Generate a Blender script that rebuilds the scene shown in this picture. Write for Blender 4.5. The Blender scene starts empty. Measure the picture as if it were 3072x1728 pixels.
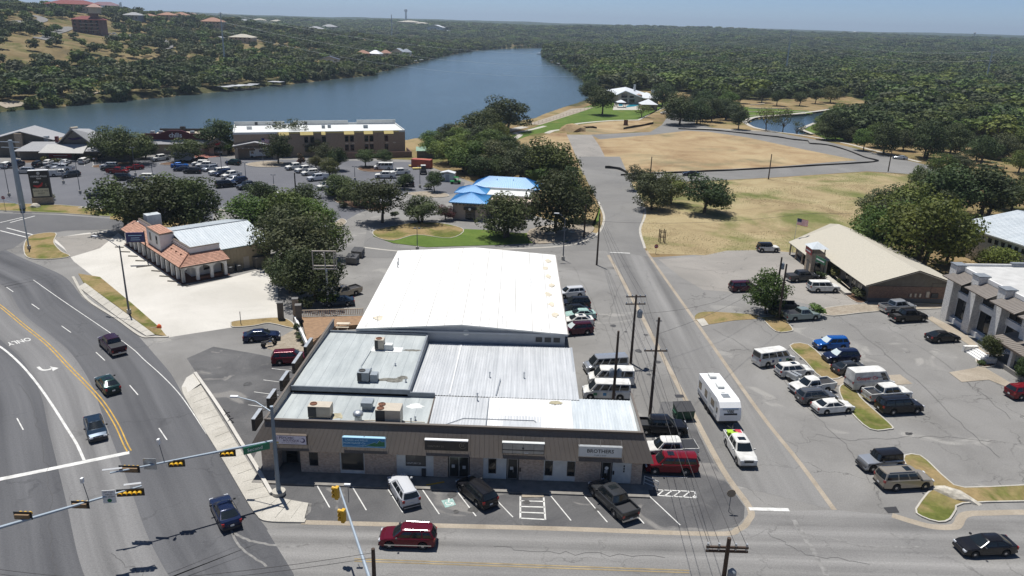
import bpy,bmesh,math,random
import numpy as np
from mathutils import Vector,Matrix
random.seed(7);np.random.seed(7)
R=math.radians
SC=bpy.context.scene
COL=SC.collection
# ------------------------------------------------------------------ camera (pixel units of a 3072 x 1728 frame)
FPX,HORIZON,ROLL,CAMH=2300.0,70.0,1.6,42.0
PITCH=math.atan((864-HORIZON)/FPX*math.cos(R(ROLL)))
cam=bpy.data.cameras.new('camera');cam_o=bpy.data.objects.new('camera',cam);COL.objects.link(cam_o)
cam.sensor_width=36.0;cam.lens=36.0*FPX/3072;cam.clip_start=1.0;cam.clip_end=60000
cam_o.location=(0,0,CAMH)
cam_o.rotation_mode='QUATERNION'
CAM_Q=(Matrix.Rotation(math.pi/2-PITCH,4,'X')@Matrix.Rotation(R(ROLL),4,'Z')).to_quaternion()
cam_o.rotation_quaternion=CAM_Q
SC.camera=cam_o
_rt=CAM_Q@Vector((1,0,0));_up=CAM_Q@Vector((0,1,0));_fw=CAM_Q@Vector((0,0,-1))
def G(px,py,z=0.0):
    """the place on the level z that is seen at this spot of the photograph"""
    d=_fw+_rt*((px-1536)/FPX)+_up*((864-py)/FPX)
    t=(z-CAMH)/d.z
    return Vector((d.x*t,d.y*t,z))
def scale_at(p):
    return FPX/((Vector(p)-Vector((0,0,CAMH))).dot(_fw))
# ------------------------------------------------------------------ world, sun, exposure
SUN_EL,SUN_AZ=73.0,122.0
w=bpy.data.worlds.new('World');SC.world=w;w.use_nodes=True
nt=w.node_tree;nt.nodes.clear()
sky=nt.nodes.new('ShaderNodeTexSky');sky.sky_type='NISHITA';sky.sun_disc=False
sky.sun_elevation=R(SUN_EL);sky.sun_rotation=R(90-SUN_AZ)
sky.air_density=0.6;sky.dust_density=0.05;sky.ozone_density=7.0;sky.altitude=1200
bg=nt.nodes.new('ShaderNodeBackground');bg.inputs[1].default_value=0.085
wo=nt.nodes.new('ShaderNodeOutputWorld')
nt.links.new(sky.outputs[0],bg.inputs[0]);nt.links.new(bg.outputs[0],wo.inputs[0])
sl=bpy.data.lights.new('sun','SUN');sl.energy=4.8;sl.angle=R(0.5);sl.color=(1.0,0.975,0.94)
so=bpy.data.objects.new('sun',sl);COL.objects.link(so)
_sd=Vector((math.cos(R(SUN_AZ))*math.cos(R(SUN_EL)),math.sin(R(SUN_AZ))*math.cos(R(SUN_EL)),math.sin(R(SUN_EL))))
so.rotation_mode='QUATERNION';so.rotation_quaternion=_sd.to_track_quat('Z','Y');so.location=(0,100,300)
vs=SC.view_settings;vs.view_transform='Standard';vs.look='None';vs.exposure=0.15;vs.gamma=1.0;vs.use_curve_mapping=False
SC.cycles.use_denoising=True;SC.cycles.max_bounces=5;SC.cycles.diffuse_bounces=2;SC.cycles.glossy_bounces=3
SC.cycles.transparent_max_bounces=8;SC.cycles.volume_bounces=0;SC.cycles.transmission_bounces=3
SC.cycles.caustics_reflective=False;SC.cycles.caustics_refractive=False;SC.cycles.use_adaptive_sampling=True
# ------------------------------------------------------------------ materials
MATS={}
def _new(name):
    m=bpy.data.materials.new(name);m.use_nodes=True
    n=m.node_tree.nodes;b=n['Principled BSDF']
    return m,m.node_tree,b
def mat(name,col,rough=0.6,metal=0.0,var=0.0,scale=1.0,spec=None,coat=0.0,bump=0.0,bscale=None,emit=None,alpha=None):
    """plain colour with a little noise of its own"""
    if name in MATS:return MATS[name]
    m,t,b=_new(name)
    b.inputs['Roughness'].default_value=rough;b.inputs['Metallic'].default_value=metal
    b.inputs['Base Color'].default_value=(*col,1)
    if spec is not None:b.inputs['Specular IOR Level'].default_value=spec
    if coat:b.inputs['Coat Weight'].default_value=coat;b.inputs['Coat Roughness'].default_value=0.05
    if var or bump:
        tc=t.nodes.new('ShaderNodeTexCoord')
    if var:
        nz=t.nodes.new('ShaderNodeTexNoise');nz.inputs['Scale'].default_value=scale;nz.inputs['Detail'].default_value=5
        t.links.new(tc.outputs['Object'],nz.inputs['Vector'])
        mx=t.nodes.new('ShaderNodeMix');mx.data_type='RGBA'
        rp=t.nodes.new('ShaderNodeValToRGB');rp.color_ramp.elements[0].position=0.3;rp.color_ramp.elements[1].position=0.7
        t.links.new(nz.outputs['Fac'],rp.inputs[0]);t.links.new(rp.outputs[0],mx.inputs[0])
        mx.inputs[6].default_value=(*[c*(1-var)for c in col],1);mx.inputs[7].default_value=(*[min(1,c*(1+var))for c in col],1)
        t.links.new(mx.outputs[2],b.inputs['Base Color'])
    if bump:
        n2=t.nodes.new('ShaderNodeTexNoise');n2.inputs['Scale'].default_value=bscale or scale*6;n2.inputs['Detail'].default_value=4
        t.links.new(tc.outputs['Object'],n2.inputs['Vector'])
        bp=t.nodes.new('ShaderNodeBump');bp.inputs['Strength'].default_value=bump;bp.inputs['Distance'].default_value=0.05
        t.links.new(n2.outputs['Fac'],bp.inputs['Height']);t.links.new(bp.outputs[0],b.inputs['Normal'])
    MATS[name]=m
    return m
def nodes_noise(t,vec,scale,detail=5,rough=0.6,dist=0.0):
    n=t.nodes.new('ShaderNodeTexNoise');n.inputs['Scale'].default_value=scale;n.inputs['Detail'].default_value=detail
    n.inputs['Roughness'].default_value=rough;n.inputs['Distortion'].default_value=dist
    t.links.new(vec,n.inputs['Vector']);return n.outputs['Fac']
def ramp(t,fac,stops):
    r=t.nodes.new('ShaderNodeValToRGB');e=r.color_ramp.elements
    while len(e)<len(stops):e.new(0.5)
    for k,(p,c)in enumerate(stops):
        e[k].position=p;e[k].color=(*c,1)if len(c)==3 else c
    t.links.new(fac,r.inputs[0]);return r.outputs[0]
def mixc(t,fac,a,b,mode='MIX'):
    m=t.nodes.new('ShaderNodeMix');m.data_type='RGBA';m.blend_type=mode
    for k,v in((0,fac),(6,a),(7,b)):
        if hasattr(v,'is_output'):t.links.new(v,m.inputs[k])
        elif k==0:m.inputs[0].default_value=v
        else:m.inputs[k].default_value=(*v,1)
    return m.outputs[2]
def mapping(t,out,scale=(1,1,1),rot=0.0):
    m=t.nodes.new('ShaderNodeMapping');m.inputs['Scale'].default_value=scale;m.inputs['Rotation'].default_value=(0,0,rot)
    t.links.new(out,m.inputs['Vector']);return m.outputs[0]
def asphalt(name,dark,light,big=0.06,cracks=0.5,streak=None,crack_scale=0.16,patch=None):
    m,t,b=_new(name)
    tc=t.nodes.new('ShaderNodeTexCoord');P=tc.outputs['Object']
    f1=nodes_noise(t,P,big,6,0.62,0.6)
    c=ramp(t,f1,[(0.32,dark),(0.68,light)])
    if patch:
        f3=nodes_noise(t,P,patch[1],3,0.5,1.2)
        k=ramp(t,f3,[(patch[2],(0,0,0)),(patch[2]+0.07,(1,1,1))])
        c=mixc(t,k,c,patch[0])
    if streak:
        uv=mapping(t,tc.outputs['UV'],(streak,0.012,1))
        f2=nodes_noise(t,uv,1.0,3,0.55)
        c=mixc(t,ramp(t,f2,[(0.32,(0,0,0)),(0.7,(1,1,1))]),c,tuple(x*1.5 for x in light),'MIX')
    f4=nodes_noise(t,P,7.0,4,0.7)
    c=mixc(t,0.5,c,ramp(t,f4,[(0.3,(0.62,0.62,0.62)),(0.7,(1.3,1.3,1.3))]),'MULTIPLY')
    if cracks:
        vo=t.nodes.new('ShaderNodeTexVoronoi');vo.feature='DISTANCE_TO_EDGE';vo.inputs['Scale'].default_value=crack_scale
        nd=t.nodes.new('ShaderNodeTexNoise');nd.inputs['Scale'].default_value=0.6;nd.inputs['Detail'].default_value=4;t.links.new(P,nd.inputs['Vector'])
        ad=t.nodes.new('ShaderNodeVectorMath');ad.operation='MULTIPLY_ADD';ad.inputs[1].default_value=(3.2,3.2,0)
        t.links.new(nd.outputs['Color'],ad.inputs[0]);t.links.new(P,ad.inputs[2]);t.links.new(ad.outputs[0],vo.inputs['Vector'])
        k=ramp(t,vo.outputs['Distance'],[(0.0,(1,1,1)),(0.011,(0,0,0))])
        f5=nodes_noise(t,P,0.11,2)
        k2=ramp(t,f5,[(0.42,(0,0,0)),(0.6,(cracks,)*3)])
        c=mixc(t,mixc(t,1.0,k,k2,'MULTIPLY'),c,tuple(x*0.4 for x in dark))
    t.links.new(c,b.inputs['Base Color']);b.inputs['Roughness'].default_value=0.9;b.inputs['Specular IOR Level'].default_value=0.25
    MATS[name]=m;return m
def ground_mat(name,stops,scale,stops2=None,scale2=0.5,mixpos=(0.45,0.6),fine=0.35):
    m,t,b=_new(name)
    tc=t.nodes.new('ShaderNodeTexCoord');P=tc.outputs['Object']
    c=ramp(t,nodes_noise(t,P,scale,7,0.66,0.8),stops)
    if stops2:
        c2=ramp(t,nodes_noise(t,P,scale2*3,6,0.7),stops2)
        k=ramp(t,nodes_noise(t,P,scale2,5,0.6,0.5),[(mixpos[0],(0,0,0)),(mixpos[1],(1,1,1))])
        c=mixc(t,k,c,c2)
    c=mixc(t,fine,c,ramp(t,nodes_noise(t,P,2.4,6,0.75),[(0.3,(0.45,0.45,0.45)),(0.7,(1.5,1.5,1.5))]),'MULTIPLY')
    t.links.new(c,b.inputs['Base Color']);b.inputs['Roughness'].default_value=1.0;b.inputs['Specular IOR Level'].default_value=0.1
    MATS[name]=m;return m
def leaf_mat(name,stops,var_scale=6.0):
    m,t,b=_new(name)
    oi=t.nodes.new('ShaderNodeObjectInfo');tc=t.nodes.new('ShaderNodeTexCoord');geo=t.nodes.new('ShaderNodeNewGeometry')
    f=nodes_noise(t,tc.outputs['Object'],var_scale,3,0.6)
    c=ramp(t,f,stops)
    hs=t.nodes.new('ShaderNodeHueSaturation');t.links.new(c,hs.inputs['Color'])
    mr=t.nodes.new('ShaderNodeMapRange');mr.inputs[3].default_value=0.7;mr.inputs[4].default_value=1.32;t.links.new(oi.outputs['Random'],mr.inputs[0]);t.links.new(mr.outputs[0],hs.inputs['Value'])
    ml=t.nodes.new('ShaderNodeMath');ml.operation='MULTIPLY';ml.inputs[1].default_value=7.31;t.links.new(oi.outputs['Random'],ml.inputs[0])
    fr=t.nodes.new('ShaderNodeMath');fr.operation='FRACT';t.links.new(ml.outputs[0],fr.inputs[0])
    mh=t.nodes.new('ShaderNodeMapRange');mh.inputs[3].default_value=0.466;mh.inputs[4].default_value=0.522;t.links.new(fr.outputs[0],mh.inputs[0]);t.links.new(mh.outputs[0],hs.inputs['Hue'])
    t.links.new(hs.outputs[0],b.inputs['Base Color']);b.inputs['Roughness'].default_value=0.65;b.inputs['Specular IOR Level'].default_value=0.25
    tr=t.nodes.new('ShaderNodeBsdfTranslucent');t.links.new(hs.outputs[0],tr.inputs['Color'])
    ms=t.nodes.new('ShaderNodeMixShader');ms.inputs[0].default_value=0.22
    t.links.new(b.outputs[0],ms.inputs[1]);t.links.new(tr.outputs[0],ms.inputs[2])
    t.links.new(ms.outputs[0],t.nodes['Material Output'].inputs['Surface'])
    MATS[name]=m;return m
def stretch_mat(name,c1,c2,sx,sy,sz,rough=0.5,metal=0.0,lo=0.35,hi=0.65,bump=0.0):
    """noise stretched along an axis: streaked metal sheet, grain"""
    m,t,b=_new(name);tc=t.nodes.new('ShaderNodeTexCoord')
    f=nodes_noise(t,mapping(t,tc.outputs['Object'],(sx,sy,sz)),1.0,6,0.65)
    c=ramp(t,f,[(lo,c1),(hi,c2)])
    c=mixc(t,0.3,c,ramp(t,nodes_noise(t,tc.outputs['Object'],0.35,5,0.7),[(0.3,(0.7,0.7,0.7)),(0.7,(1.15,1.15,1.15))]),'MULTIPLY')
    t.links.new(c,b.inputs['Base Color']);b.inputs['Roughness'].default_value=rough;b.inputs['Metallic'].default_value=metal
    MATS[name]=m;return m
# ------------------------------------------------------------------ mesh helpers
class MB:
    """collects faces; build() links them as ONE mesh object"""
    def __init__(s):s.v=[];s.f=[];s.uv=None
    def add(s,vs,fs):
        k=len(s.v);s.v+=[tuple(p)for p in vs];s.f+=[tuple(i+k for i in f)for f in fs];return s
    def quad(s,a,b,c,d):return s.add((a,b,c,d),((0,1,2,3),))
    def box(s,c,d,rz=0.0,tilt=None):
        x,y,z=d[0]/2,d[1]/2,d[2]/2
        P=[Vector(p)for p in((-x,-y,-z),(x,-y,-z),(x,y,-z),(-x,y,-z),(-x,-y,z),(x,-y,z),(x,y,z),(-x,y,z))]
        M=Matrix.Rotation(rz,3,'Z')
        if tilt:M=M@Matrix.Rotation(tilt[1],3,tilt[0])
        return s.add([M@p+Vector(c)for p in P],((0,3,2,1),(4,5,6,7),(0,1,5,4),(1,2,6,5),(2,3,7,6),(3,0,4,7)))
    def prism(s,poly,z0,z1,bottom=True):
        n=len(poly);z0s=z0 if hasattr(z0,'__len__')else[z0]*n;z1s=z1 if hasattr(z1,'__len__')else[z1]*n
        vs=[(p[0],p[1],z)for p,z in zip(poly,z0s)]+[(p[0],p[1],z)for p,z in zip(poly,z1s)]
        area=sum(poly[i][0]*poly[(i+1)%n][1]-poly[(i+1)%n][0]*poly[i][1]for i in range(n))
        fs=[(i,(i+1)%n,n+(i+1)%n,n+i)for i in range(n)]+[tuple(range(n,2*n))]
        if bottom:fs.append(tuple(range(n-1,-1,-1)))
        if area<0:fs=[f[::-1]for f in fs]
        return s.add(vs,fs)
    def sheet(s,poly,z):
        n=len(poly);area=sum(poly[i][0]*poly[(i+1)%n][1]-poly[(i+1)%n][0]*poly[i][1]for i in range(n))
        f=tuple(range(n));return s.add([(p[0],p[1],z)for p in poly],(f if area>0 else f[::-1],))
    def tube(s,pts,r,n=8,caps=True):
        pts=[Vector(p)for p in pts];rs=r if hasattr(r,'__len__')else[r]*len(pts)
        k0=len(s.v);ref=None
        for i,p in enumerate(pts):
            d=(pts[min(i+1,len(pts)-1)]-pts[max(i-1,0)]).normalized()
            a=Vector((0,0,1))if abs(d.z)<0.95 else Vector((1,0,0))
            u=d.cross(a).normalized();v=d.cross(u).normalized()
            for j in range(n):
                t=2*math.pi*j/n;s.v.append(tuple(p+(u*math.cos(t)+v*math.sin(t))*rs[i]))
        for i in range(len(pts)-1):
            for j in range(n):
                a,b2=k0+i*n+j,k0+i*n+(j+1)%n
                s.f.append((a,a+n,b2+n,b2))
        if caps:
            s.f.append(tuple(range(k0,k0+n)));s.f.append(tuple(range(k0+(len(pts)-1)*n+n-1,k0+(len(pts)-1)*n-1,-1)))
        return s
    def lathe(s,prof,c=(0,0,0),n=16,axis='Z'):
        k0=len(s.v)
        for(r,z)in prof:
            for j in range(n):
                t=2*math.pi*j/n;a,b2=r*math.cos(t),r*math.sin(t)
                p=(a,b2,z)if axis=='Z' else(a,z,b2)if axis=='Y' else(z,a,b2)
                s.v.append((p[0]+c[0],p[1]+c[1],p[2]+c[2]))
        for i in range(len(prof)-1):
            for j in range(n):
                a,b2=k0+i*n+j,k0+i*n+(j+1)%n
                s.f.append((a,b2,b2+n,a+n))
        s.f.append(tuple(range(k0+n-1,k0-1,-1)));s.f.append(tuple(range(k0+(len(prof)-1)*n,k0+len(prof)*n)))
        return s
    def mesh(s,name,smooth=None):
        me=bpy.data.meshes.new(name);me.from_pydata(s.v,[],s.f)
        if s.uv is not None:
            u=me.uv_layers.new(name='UVMap')
            u.data.foreach_set('uv',np.array([c for f in s.f for i in f for c in s.uv[i]],dtype=np.float32))
        if smooth:
            me.shade_smooth();me.set_sharp_from_angle(angle=R(smooth))
        return me
    def build(s,name,m,parent=None,smooth=None,world=False,loc=None):
        if world and parent is not None:
            l=parent.location;s.v=[(p[0]-l[0],p[1]-l[1],p[2]-l[2])for p in s.v]
        return put(name,s.mesh(name,smooth),m,parent,loc)
def put(name,me,m,parent=None,loc=None,rz=0.0):
    o=bpy.data.objects.new(name,me);COL.objects.link(o)
    if m is not None:
        m=MATS[m]if isinstance(m,str)else m
        if not me.materials:me.materials.append(m)
        elif me.materials[0]!=m:
            o.material_slots[0].link='OBJECT';o.material_slots[0].material=m
    if parent is not None:o.parent=parent
    if loc is not None:o.location=loc
    if rz:o.rotation_euler=(0,0,rz)
    return o
def tag(o,label=None,cat=None,group=None,kind=None):
    for k,v in(('label',label),('category',cat),('group',group),('kind',kind)):
        if v:o[k]=v
    return o
def empty(name,loc,rz=0.0,label=None,cat=None,group=None):
    o=bpy.data.objects.new(name,None);COL.objects.link(o);o.location=loc;o.rotation_euler=(0,0,rz);o.empty_display_size=0.5
    return tag(o,label,cat,group)
def struct(o):o['kind']='structure';return o
def poly_px(pts,z=0.0):return[tuple(G(x,y,z))for x,y in pts]
def smooth_line(pts,n=6,closed=False):
    P=[Vector(p)for p in pts];out=[];N=len(P);rng=range(N if closed else N-1)
    for i in rng:
        p0=P[(i-1)%N]if closed or i>0 else P[0]*2-P[1];p1=P[i];p2=P[(i+1)%N]
        p3=P[(i+2)%N]if closed or i+2<N else P[-1]*2-P[-2]
        for k in range(n):
            t=k/n;out.append(0.5*((2*p1)+(-p0+p2)*t+(2*p0-5*p1+4*p2-p3)*t*t+(-p0+3*p1-3*p2+p3)*t**3))
    if not closed:out.append(P[-1])
    return out
def offset_line(pts,d):
    out=[]
    for i,p in enumerate(pts):
        a=pts[max(i-1,0)];b=pts[min(i+1,len(pts)-1)]
        t=Vector((b[0]-a[0],b[1]-a[1])).normalized();out.append(Vector((p[0]-t.y*d,p[1]+t.x*d,p[2]if len(p)>2 else 0)))
    return out
def ribbon(pts,w,z,mb=None,w0=0.0):
    """a painted or paved band that follows a line, from w0 to w0 + w on its left side, with UV along it"""
    mb=mb or MB();a=offset_line(pts,w0);b=offset_line(pts,w0+w);k=len(mb.v)
    if mb.uv is None:mb.uv=[]
    L=0.0
    for i in range(len(pts)):
        if i:L+=(Vector(pts[i])-Vector(pts[i-1])).length
        mb.v+=[(a[i].x,a[i].y,z),(b[i].x,b[i].y,z)];mb.uv+=[(w0,L),(w0+w,L)]
    for i in range(len(pts)-1):mb.f.append((k+2*i,k+2*i+2,k+2*i+3,k+2*i+1))
    return mb
def kerb(pts,w,h,mb=None,z=0.0,w0=0.0):
    """a raised strip of concrete along a line"""
    mb=mb or MB();a=offset_line(pts,w0);b=offset_line(pts,w0+w);k=len(mb.v);n=len(pts)
    for i in range(n):mb.v+=[(a[i].x,a[i].y,z-0.05),(a[i].x,a[i].y,z+h),(b[i].x,b[i].y,z+h),(b[i].x,b[i].y,z-0.05)]
    for i in range(n-1):
        q=k+4*i
        mb.f+=[(q,q+4,q+5,q+1),(q+1,q+5,q+6,q+2),(q+2,q+6,q+7,q+3)]
    e=k+4*(n-1);mb.f+=[(k,k+1,k+2,k+3),(e+3,e+2,e+1,e)]
    return mb
def text_mesh(body,size,depth=0.0,align='CENTER',bold=False,spacing=1.0):
    c=bpy.data.curves.new('lettering','FONT');c.body=body;c.size=size;c.align_x=align;c.align_y='CENTER';c.extrude=depth;c.space_character=spacing
    c.resolution_u=2
    if bold:c.offset=size*0.02
    o=bpy.data.objects.new('lettering',c);COL.objects.link(o)
    dg=bpy.context.evaluated_depsgraph_get();me=bpy.data.meshes.new_from_object(o.evaluated_get(dg))
    bpy.data.objects.remove(o);bpy.data.curves.remove(c);me.materials.clear()
    return me
def lettering(body,size,m,parent,M,name='lettering',**k):
    """flat letters; M places the text plane (x right, y up) in the parent's frame"""
    me=text_mesh(body,size,**k);me.transform(M);return put(name,me,m,parent)
def plane_M(o,xdir,ydir):
    x=Vector(xdir).normalized();y=Vector(ydir).normalized();z=x.cross(y)
    return Matrix(((x.x,y.x,z.x,o[0]),(x.y,y.y,z.y,o[1]),(x.z,y.z,z.z,o[2]),(0,0,0,1)))
HAZE=1.1e-4
# ================================================================== terrain, lake, woods
def vnoise(x,y,seed=0):
    xi=np.floor(x).astype(np.int64);yi=np.floor(y).astype(np.int64);xf=x-xi;yf=y-yi
    def h(a,b):
        n=(a*374761393+b*668265263+seed*1442695)&0x7fffffff;n=((n^(n>>13))*1274126177)&0x7fffffff
        return((n^(n>>16))&0xffff)/65535.0
    u=xf*xf*(3-2*xf);v=yf*yf*(3-2*yf)
    return(h(xi,yi)*(1-u)+h(xi+1,yi)*u)*(1-v)+(h(xi,yi+1)*(1-u)+h(xi+1,yi+1)*u)*v
def fbm(x,y,s,oct=4,seed=0):
    t=0;a=0.5;f=1.0/s
    for k in range(oct):t=t+a*vnoise(x*f,y*f,seed+k);a*=0.5;f*=2
    return t
def sstep(a,b,x):t=np.clip((x-a)/(b-a),0,1);return t*t*(3-2*t)
WATER_Z=-5.0
near_bank=[(-420,470),(0,440),(300,442),(700,452),(1200,446),(1270,438),(1310,405),(1365,392),(1450,400),(1560,380),(1590,366),(1680,335),(1759,306),(1772,286),(1766,255),(1735,222),(1694,205),(1660,190),(1638,176),(1632,158),(1650,146)]
far_bank=[(1636,143),(1501,146),(1420,152),(1382,159),(1318,171),(1266,185),(1223,195),(1175,209),(1139,215),(1119,227),(1024,235),(930,246),(846,255),(775,264),(720,270),(636,279),(530,288),(437,297),(318,309),(190,319),(80,329),(0,338),(-420,372)]
LAKE=np.array([tuple(G(x,y,WATER_Z))[:2]for x,y in near_bank+far_bank])
N_NEAR=len(near_bank)
POND=np.array([tuple(G(x,y,0))[:2]for x,y in[(2232,366),(2262,352),(2330,346),(2430,336),(2530,322),(2545,312),(2600,318),(2580,335),(2500,352),(2440,372),(2405,388),(2440,402),(2400,402),(2330,394),(2262,382)]])
def sdist(X,Y,poly):
    n=len(poly);best=np.full(X.shape,1e18);idx=np.zeros(X.shape,int);inside=np.zeros(X.shape,bool)
    for i in range(n):
        ax,ay=poly[i];bx,by=poly[(i+1)%n];dx,dy=bx-ax,by-ay
        t=np.clip(((X-ax)*dx+(Y-ay)*dy)/(dx*dx+dy*dy+1e-9),0,1)
        d2=(X-ax-t*dx)**2+(Y-ay-t*dy)**2
        m=d2<best;best[m]=d2[m];idx[m]=i
        c=((ay>Y)!=(by>Y))&(X<(bx-ax)*(Y-ay)/(by-ay+1e-12)+ax);inside^=c
    return np.where(inside,-1,1)*np.sqrt(best),idx
def terrain(X,Y):
    X=np.asarray(X,float);Y=np.asarray(Y,float)
    wob=(fbm(X,Y,22,3,5)-0.45)*7*sstep(380,520,np.hypot(X,Y))
    d,idx=sdist(X,Y,LAKE);d=d+wob
    left=(idx>=N_NEAR)|(idx==len(LAKE)-1)
    r=np.hypot(X,Y)
    bank=np.where(d<0,WATER_Z-np.clip(-d,0,8)*0.5,WATER_Z+5.0*sstep(0,9,d))
    hill=WATER_Z+3.0*sstep(0,10,d)+(46-14*sstep(700,1500,Y))*sstep(8,470,d)**0.85
    hill=hill+(fbm(X,Y,190,4,11)-0.47)*26*sstep(40,260,d)
    hill=np.where(d<0,bank,hill)
    right=bank+(fbm(X,Y,260,3,3)-0.40)*9*sstep(430,800,r)
    h=np.where(left,hill,right)
    far=34*sstep(1500,3600,r)+16*sstep(3600,6500,r)+(fbm(X,Y,900,4,21)-0.47)*36*sstep(1500,3000,r)+(fbm(X,Y,260,3,8)-0.47)*12
    far=np.where(d<0,bank,WATER_Z+4*sstep(0,15,d)+(far+1)*sstep(10,420,d))
    k=sstep(1150,1900,Y)
    h=h*(1-k)+far*k
    dp,_=sdist(X,Y,POND)
    h=np.where(dp<0,-1.2,h)
    return h
def height(x,y):return float(terrain(np.array([x]),np.array([y]))[0])
# the ground: one sheet on a fan of rays that thins out with distance and reaches past the horizon
az=np.concatenate([np.linspace(-180,-62,24)[:-1],np.linspace(-62,52,390),np.linspace(52,180,24)[1:-1]])
rad=np.concatenate([np.linspace(2,300,60),np.geomspace(305,1800,190),np.geomspace(1830,16000,90)])
A,D=np.meshgrid(np.radians(az),rad);TX=np.sin(A)*D;TY=np.cos(A)*D
TZ=terrain(TX,TY);TZ=TZ-0.02
n_az,n_r=len(az),len(rad)
verts=np.stack([TX.ravel(),TY.ravel(),TZ.ravel()],1)
ii,jj=np.meshgrid(np.arange(n_r-1),np.arange(n_az));j2=(jj+1)%n_az
quads=np.stack([ii*n_az+jj,ii*n_az+j2,(ii+1)*n_az+j2,(ii+1)*n_az+jj],-1).reshape(-1,4)[:,::-1]
me=bpy.data.meshes.new('ground');me.from_pydata(verts.tolist(),[],quads.tolist());me.shade_smooth()
wood=np.clip(sstep(1300,2300,D)*(0.35+1.1*fbm(TX,TY,420,4,31))+sstep(2400,3400,D)*0.55,0,1)
_d,_i=sdist(TX,TY,LAKE);_lf=((_i>=N_NEAR)|(_i==len(LAKE)-1))&(_d>0)
wood=np.maximum(wood,np.where(_lf,0.28+0.55*(1-sstep(3,30,_d)),0));wood=np.maximum(wood,np.where((_d>0)&(_d<14)&(TY>430),0.75,0))
FOREST_R=[tuple(G(x,y,0))[:2]for x,y in[(1662,178),(1705,205),(1745,226),(1790,256),(1850,270),(2040,274),(2130,304),(2200,300),(2545,290),(2610,312),(2630,345),(2545,372),(2480,398),(2560,420),(2640,430),(2800,428),(2900,430),(3072,455),(3500,520),(3500,150),(1650,150)]]
wood=np.where(sdist(TX,TY,np.array(FOREST_R))[0]<0,np.maximum(wood,0.85),wood)
at=me.attributes.new('wood','FLOAT','POINT');at.data.foreach_set('value',wood.ravel().astype(np.float32))
def make_ground_mat():
    m,t,b=_new('dry_ground');tc=t.nodes.new('ShaderNodeTexCoord');P=tc.outputs['Object']
    c=ramp(t,nodes_noise(t,P,0.035,8,0.68,0.7),[(0.28,(0.125,0.10,0.058)),(0.45,(0.23,0.165,0.085)),(0.6,(0.31,0.235,0.125)),(0.75,(0.21,0.15,0.088))])
    g=ramp(t,nodes_noise(t,P,0.5,6,0.7),[(0.3,(0.06,0.075,0.022)),(0.7,(0.15,0.15,0.05))])
    k=ramp(t,nodes_noise(t,P,0.05,7,0.62,0.4),[(0.5,(0,0,0)),(0.62,(0.8,0.8,0.8))])
    c=mixc(t,k,c,g)
    at=t.nodes.new('ShaderNodeAttribute');at.attribute_name='wood'
    wd=ramp(t,nodes_noise(t,P,0.03,8,0.8),[(0.32,(0.016,0.026,0.012)),(0.55,(0.036,0.052,0.022)),(0.68,(0.06,0.07,0.03))])
    c=mixc(t,at.outputs['Fac'],c,wd)
    t.links.new(c,b.inputs['Base Color']);b.inputs['Roughness'].default_value=1;b.inputs['Specular IOR Level'].default_value=0.05
    MATS['dry_ground']=m;return m
struct(put('ground',me,make_ground_mat()))
# the lake
def water_mat(name,base,s1,rough,strength):
    m,t,b=_new(name);tc=t.nodes.new('ShaderNodeTexCoord');P=tc.outputs['Object']
    b.inputs['Base Color'].default_value=(*base,1);b.inputs['IOR'].default_value=1.33
    f=nodes_noise(t,mapping(t,P,(1,0.55,1),R(20)),s1,6,0.7)
    f2=nodes_noise(t,mapping(t,P,(1,0.35,1),R(-14)),0.006,4,0.6)
    rr=t.nodes.new('ShaderNodeMapRange');rr.inputs[1].default_value=0.35;rr.inputs[2].default_value=0.65;rr.inputs[3].default_value=rough*0.75;rr.inputs[4].default_value=rough*1.3
    t.links.new(f2,rr.inputs[0]);t.links.new(rr.outputs[0],b.inputs['Roughness'])
    bp=t.nodes.new('ShaderNodeBump');bp.inputs['Strength'].default_value=strength;bp.inputs['Distance'].default_value=0.35
    t.links.new(f,bp.inputs['Height']);t.links.new(bp.outputs[0],b.inputs['Normal'])
    MATS[name]=m;return m
water_mat('lake_water',(0.055,0.085,0.092),0.9,0.16,0.45)
water_mat('pond_water',(0.03,0.05,0.05),0.6,0.1,0.15)
hull=[(LAKE[i][0],LAKE[i][1])for i in range(len(LAKE))]
lc=LAKE.mean(0)
mb=MB();mb.quad((-700,250,WATER_Z),(400,250,WATER_Z),(400,2300,WATER_Z),(-700,2300,WATER_Z))
struct(mb.build('lake','lake_water'))
mb=MB();mb.sheet([tuple(p)for p in POND],-0.75);struct(mb.build('pond','pond_water'))
# ================================================================== roads, lots, kerbs, paint
asphalt('asphalt_lot',(0.185,0.178,0.165),(0.265,0.256,0.238),0.09,0.8,patch=((0.30,0.288,0.262),0.13,0.62))
asphalt('asphalt_highway',(0.060,0.061,0.066),(0.098,0.098,0.100),0.03,0.35,streak=0.42,crack_scale=0.09)
asphalt('asphalt_avenue',(0.118,0.115,0.110),(0.175,0.170,0.160),0.05,0.35,streak=0.35,crack_scale=0.1)
asphalt('asphalt_plain',(0.17,0.165,0.155),(0.235,0.228,0.212),0.05,0.4,crack_scale=0.1);asphalt('asphalt_dark',(0.105,0.104,0.106),(0.15,0.148,0.146),0.05,0.3)
asphalt('asphalt_sealed',(0.078,0.077,0.078),(0.145,0.142,0.138),0.16,0.35,patch=((0.21,0.20,0.185),0.22,0.60))
asphalt('asphalt_hotel',(0.115,0.117,0.128),(0.155,0.156,0.165),0.05,0.3)
asphalt('asphalt_street',(0.115,0.112,0.107),(0.190,0.184,0.173),0.12,0.45,streak=0.5)
asphalt('pale_paving',(0.24,0.225,0.20),(0.33,0.305,0.27),0.06,0.9,crack_scale=0.13)
asphalt('concrete_white',(0.50,0.475,0.42),(0.62,0.59,0.53),0.08,0.12)
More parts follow.
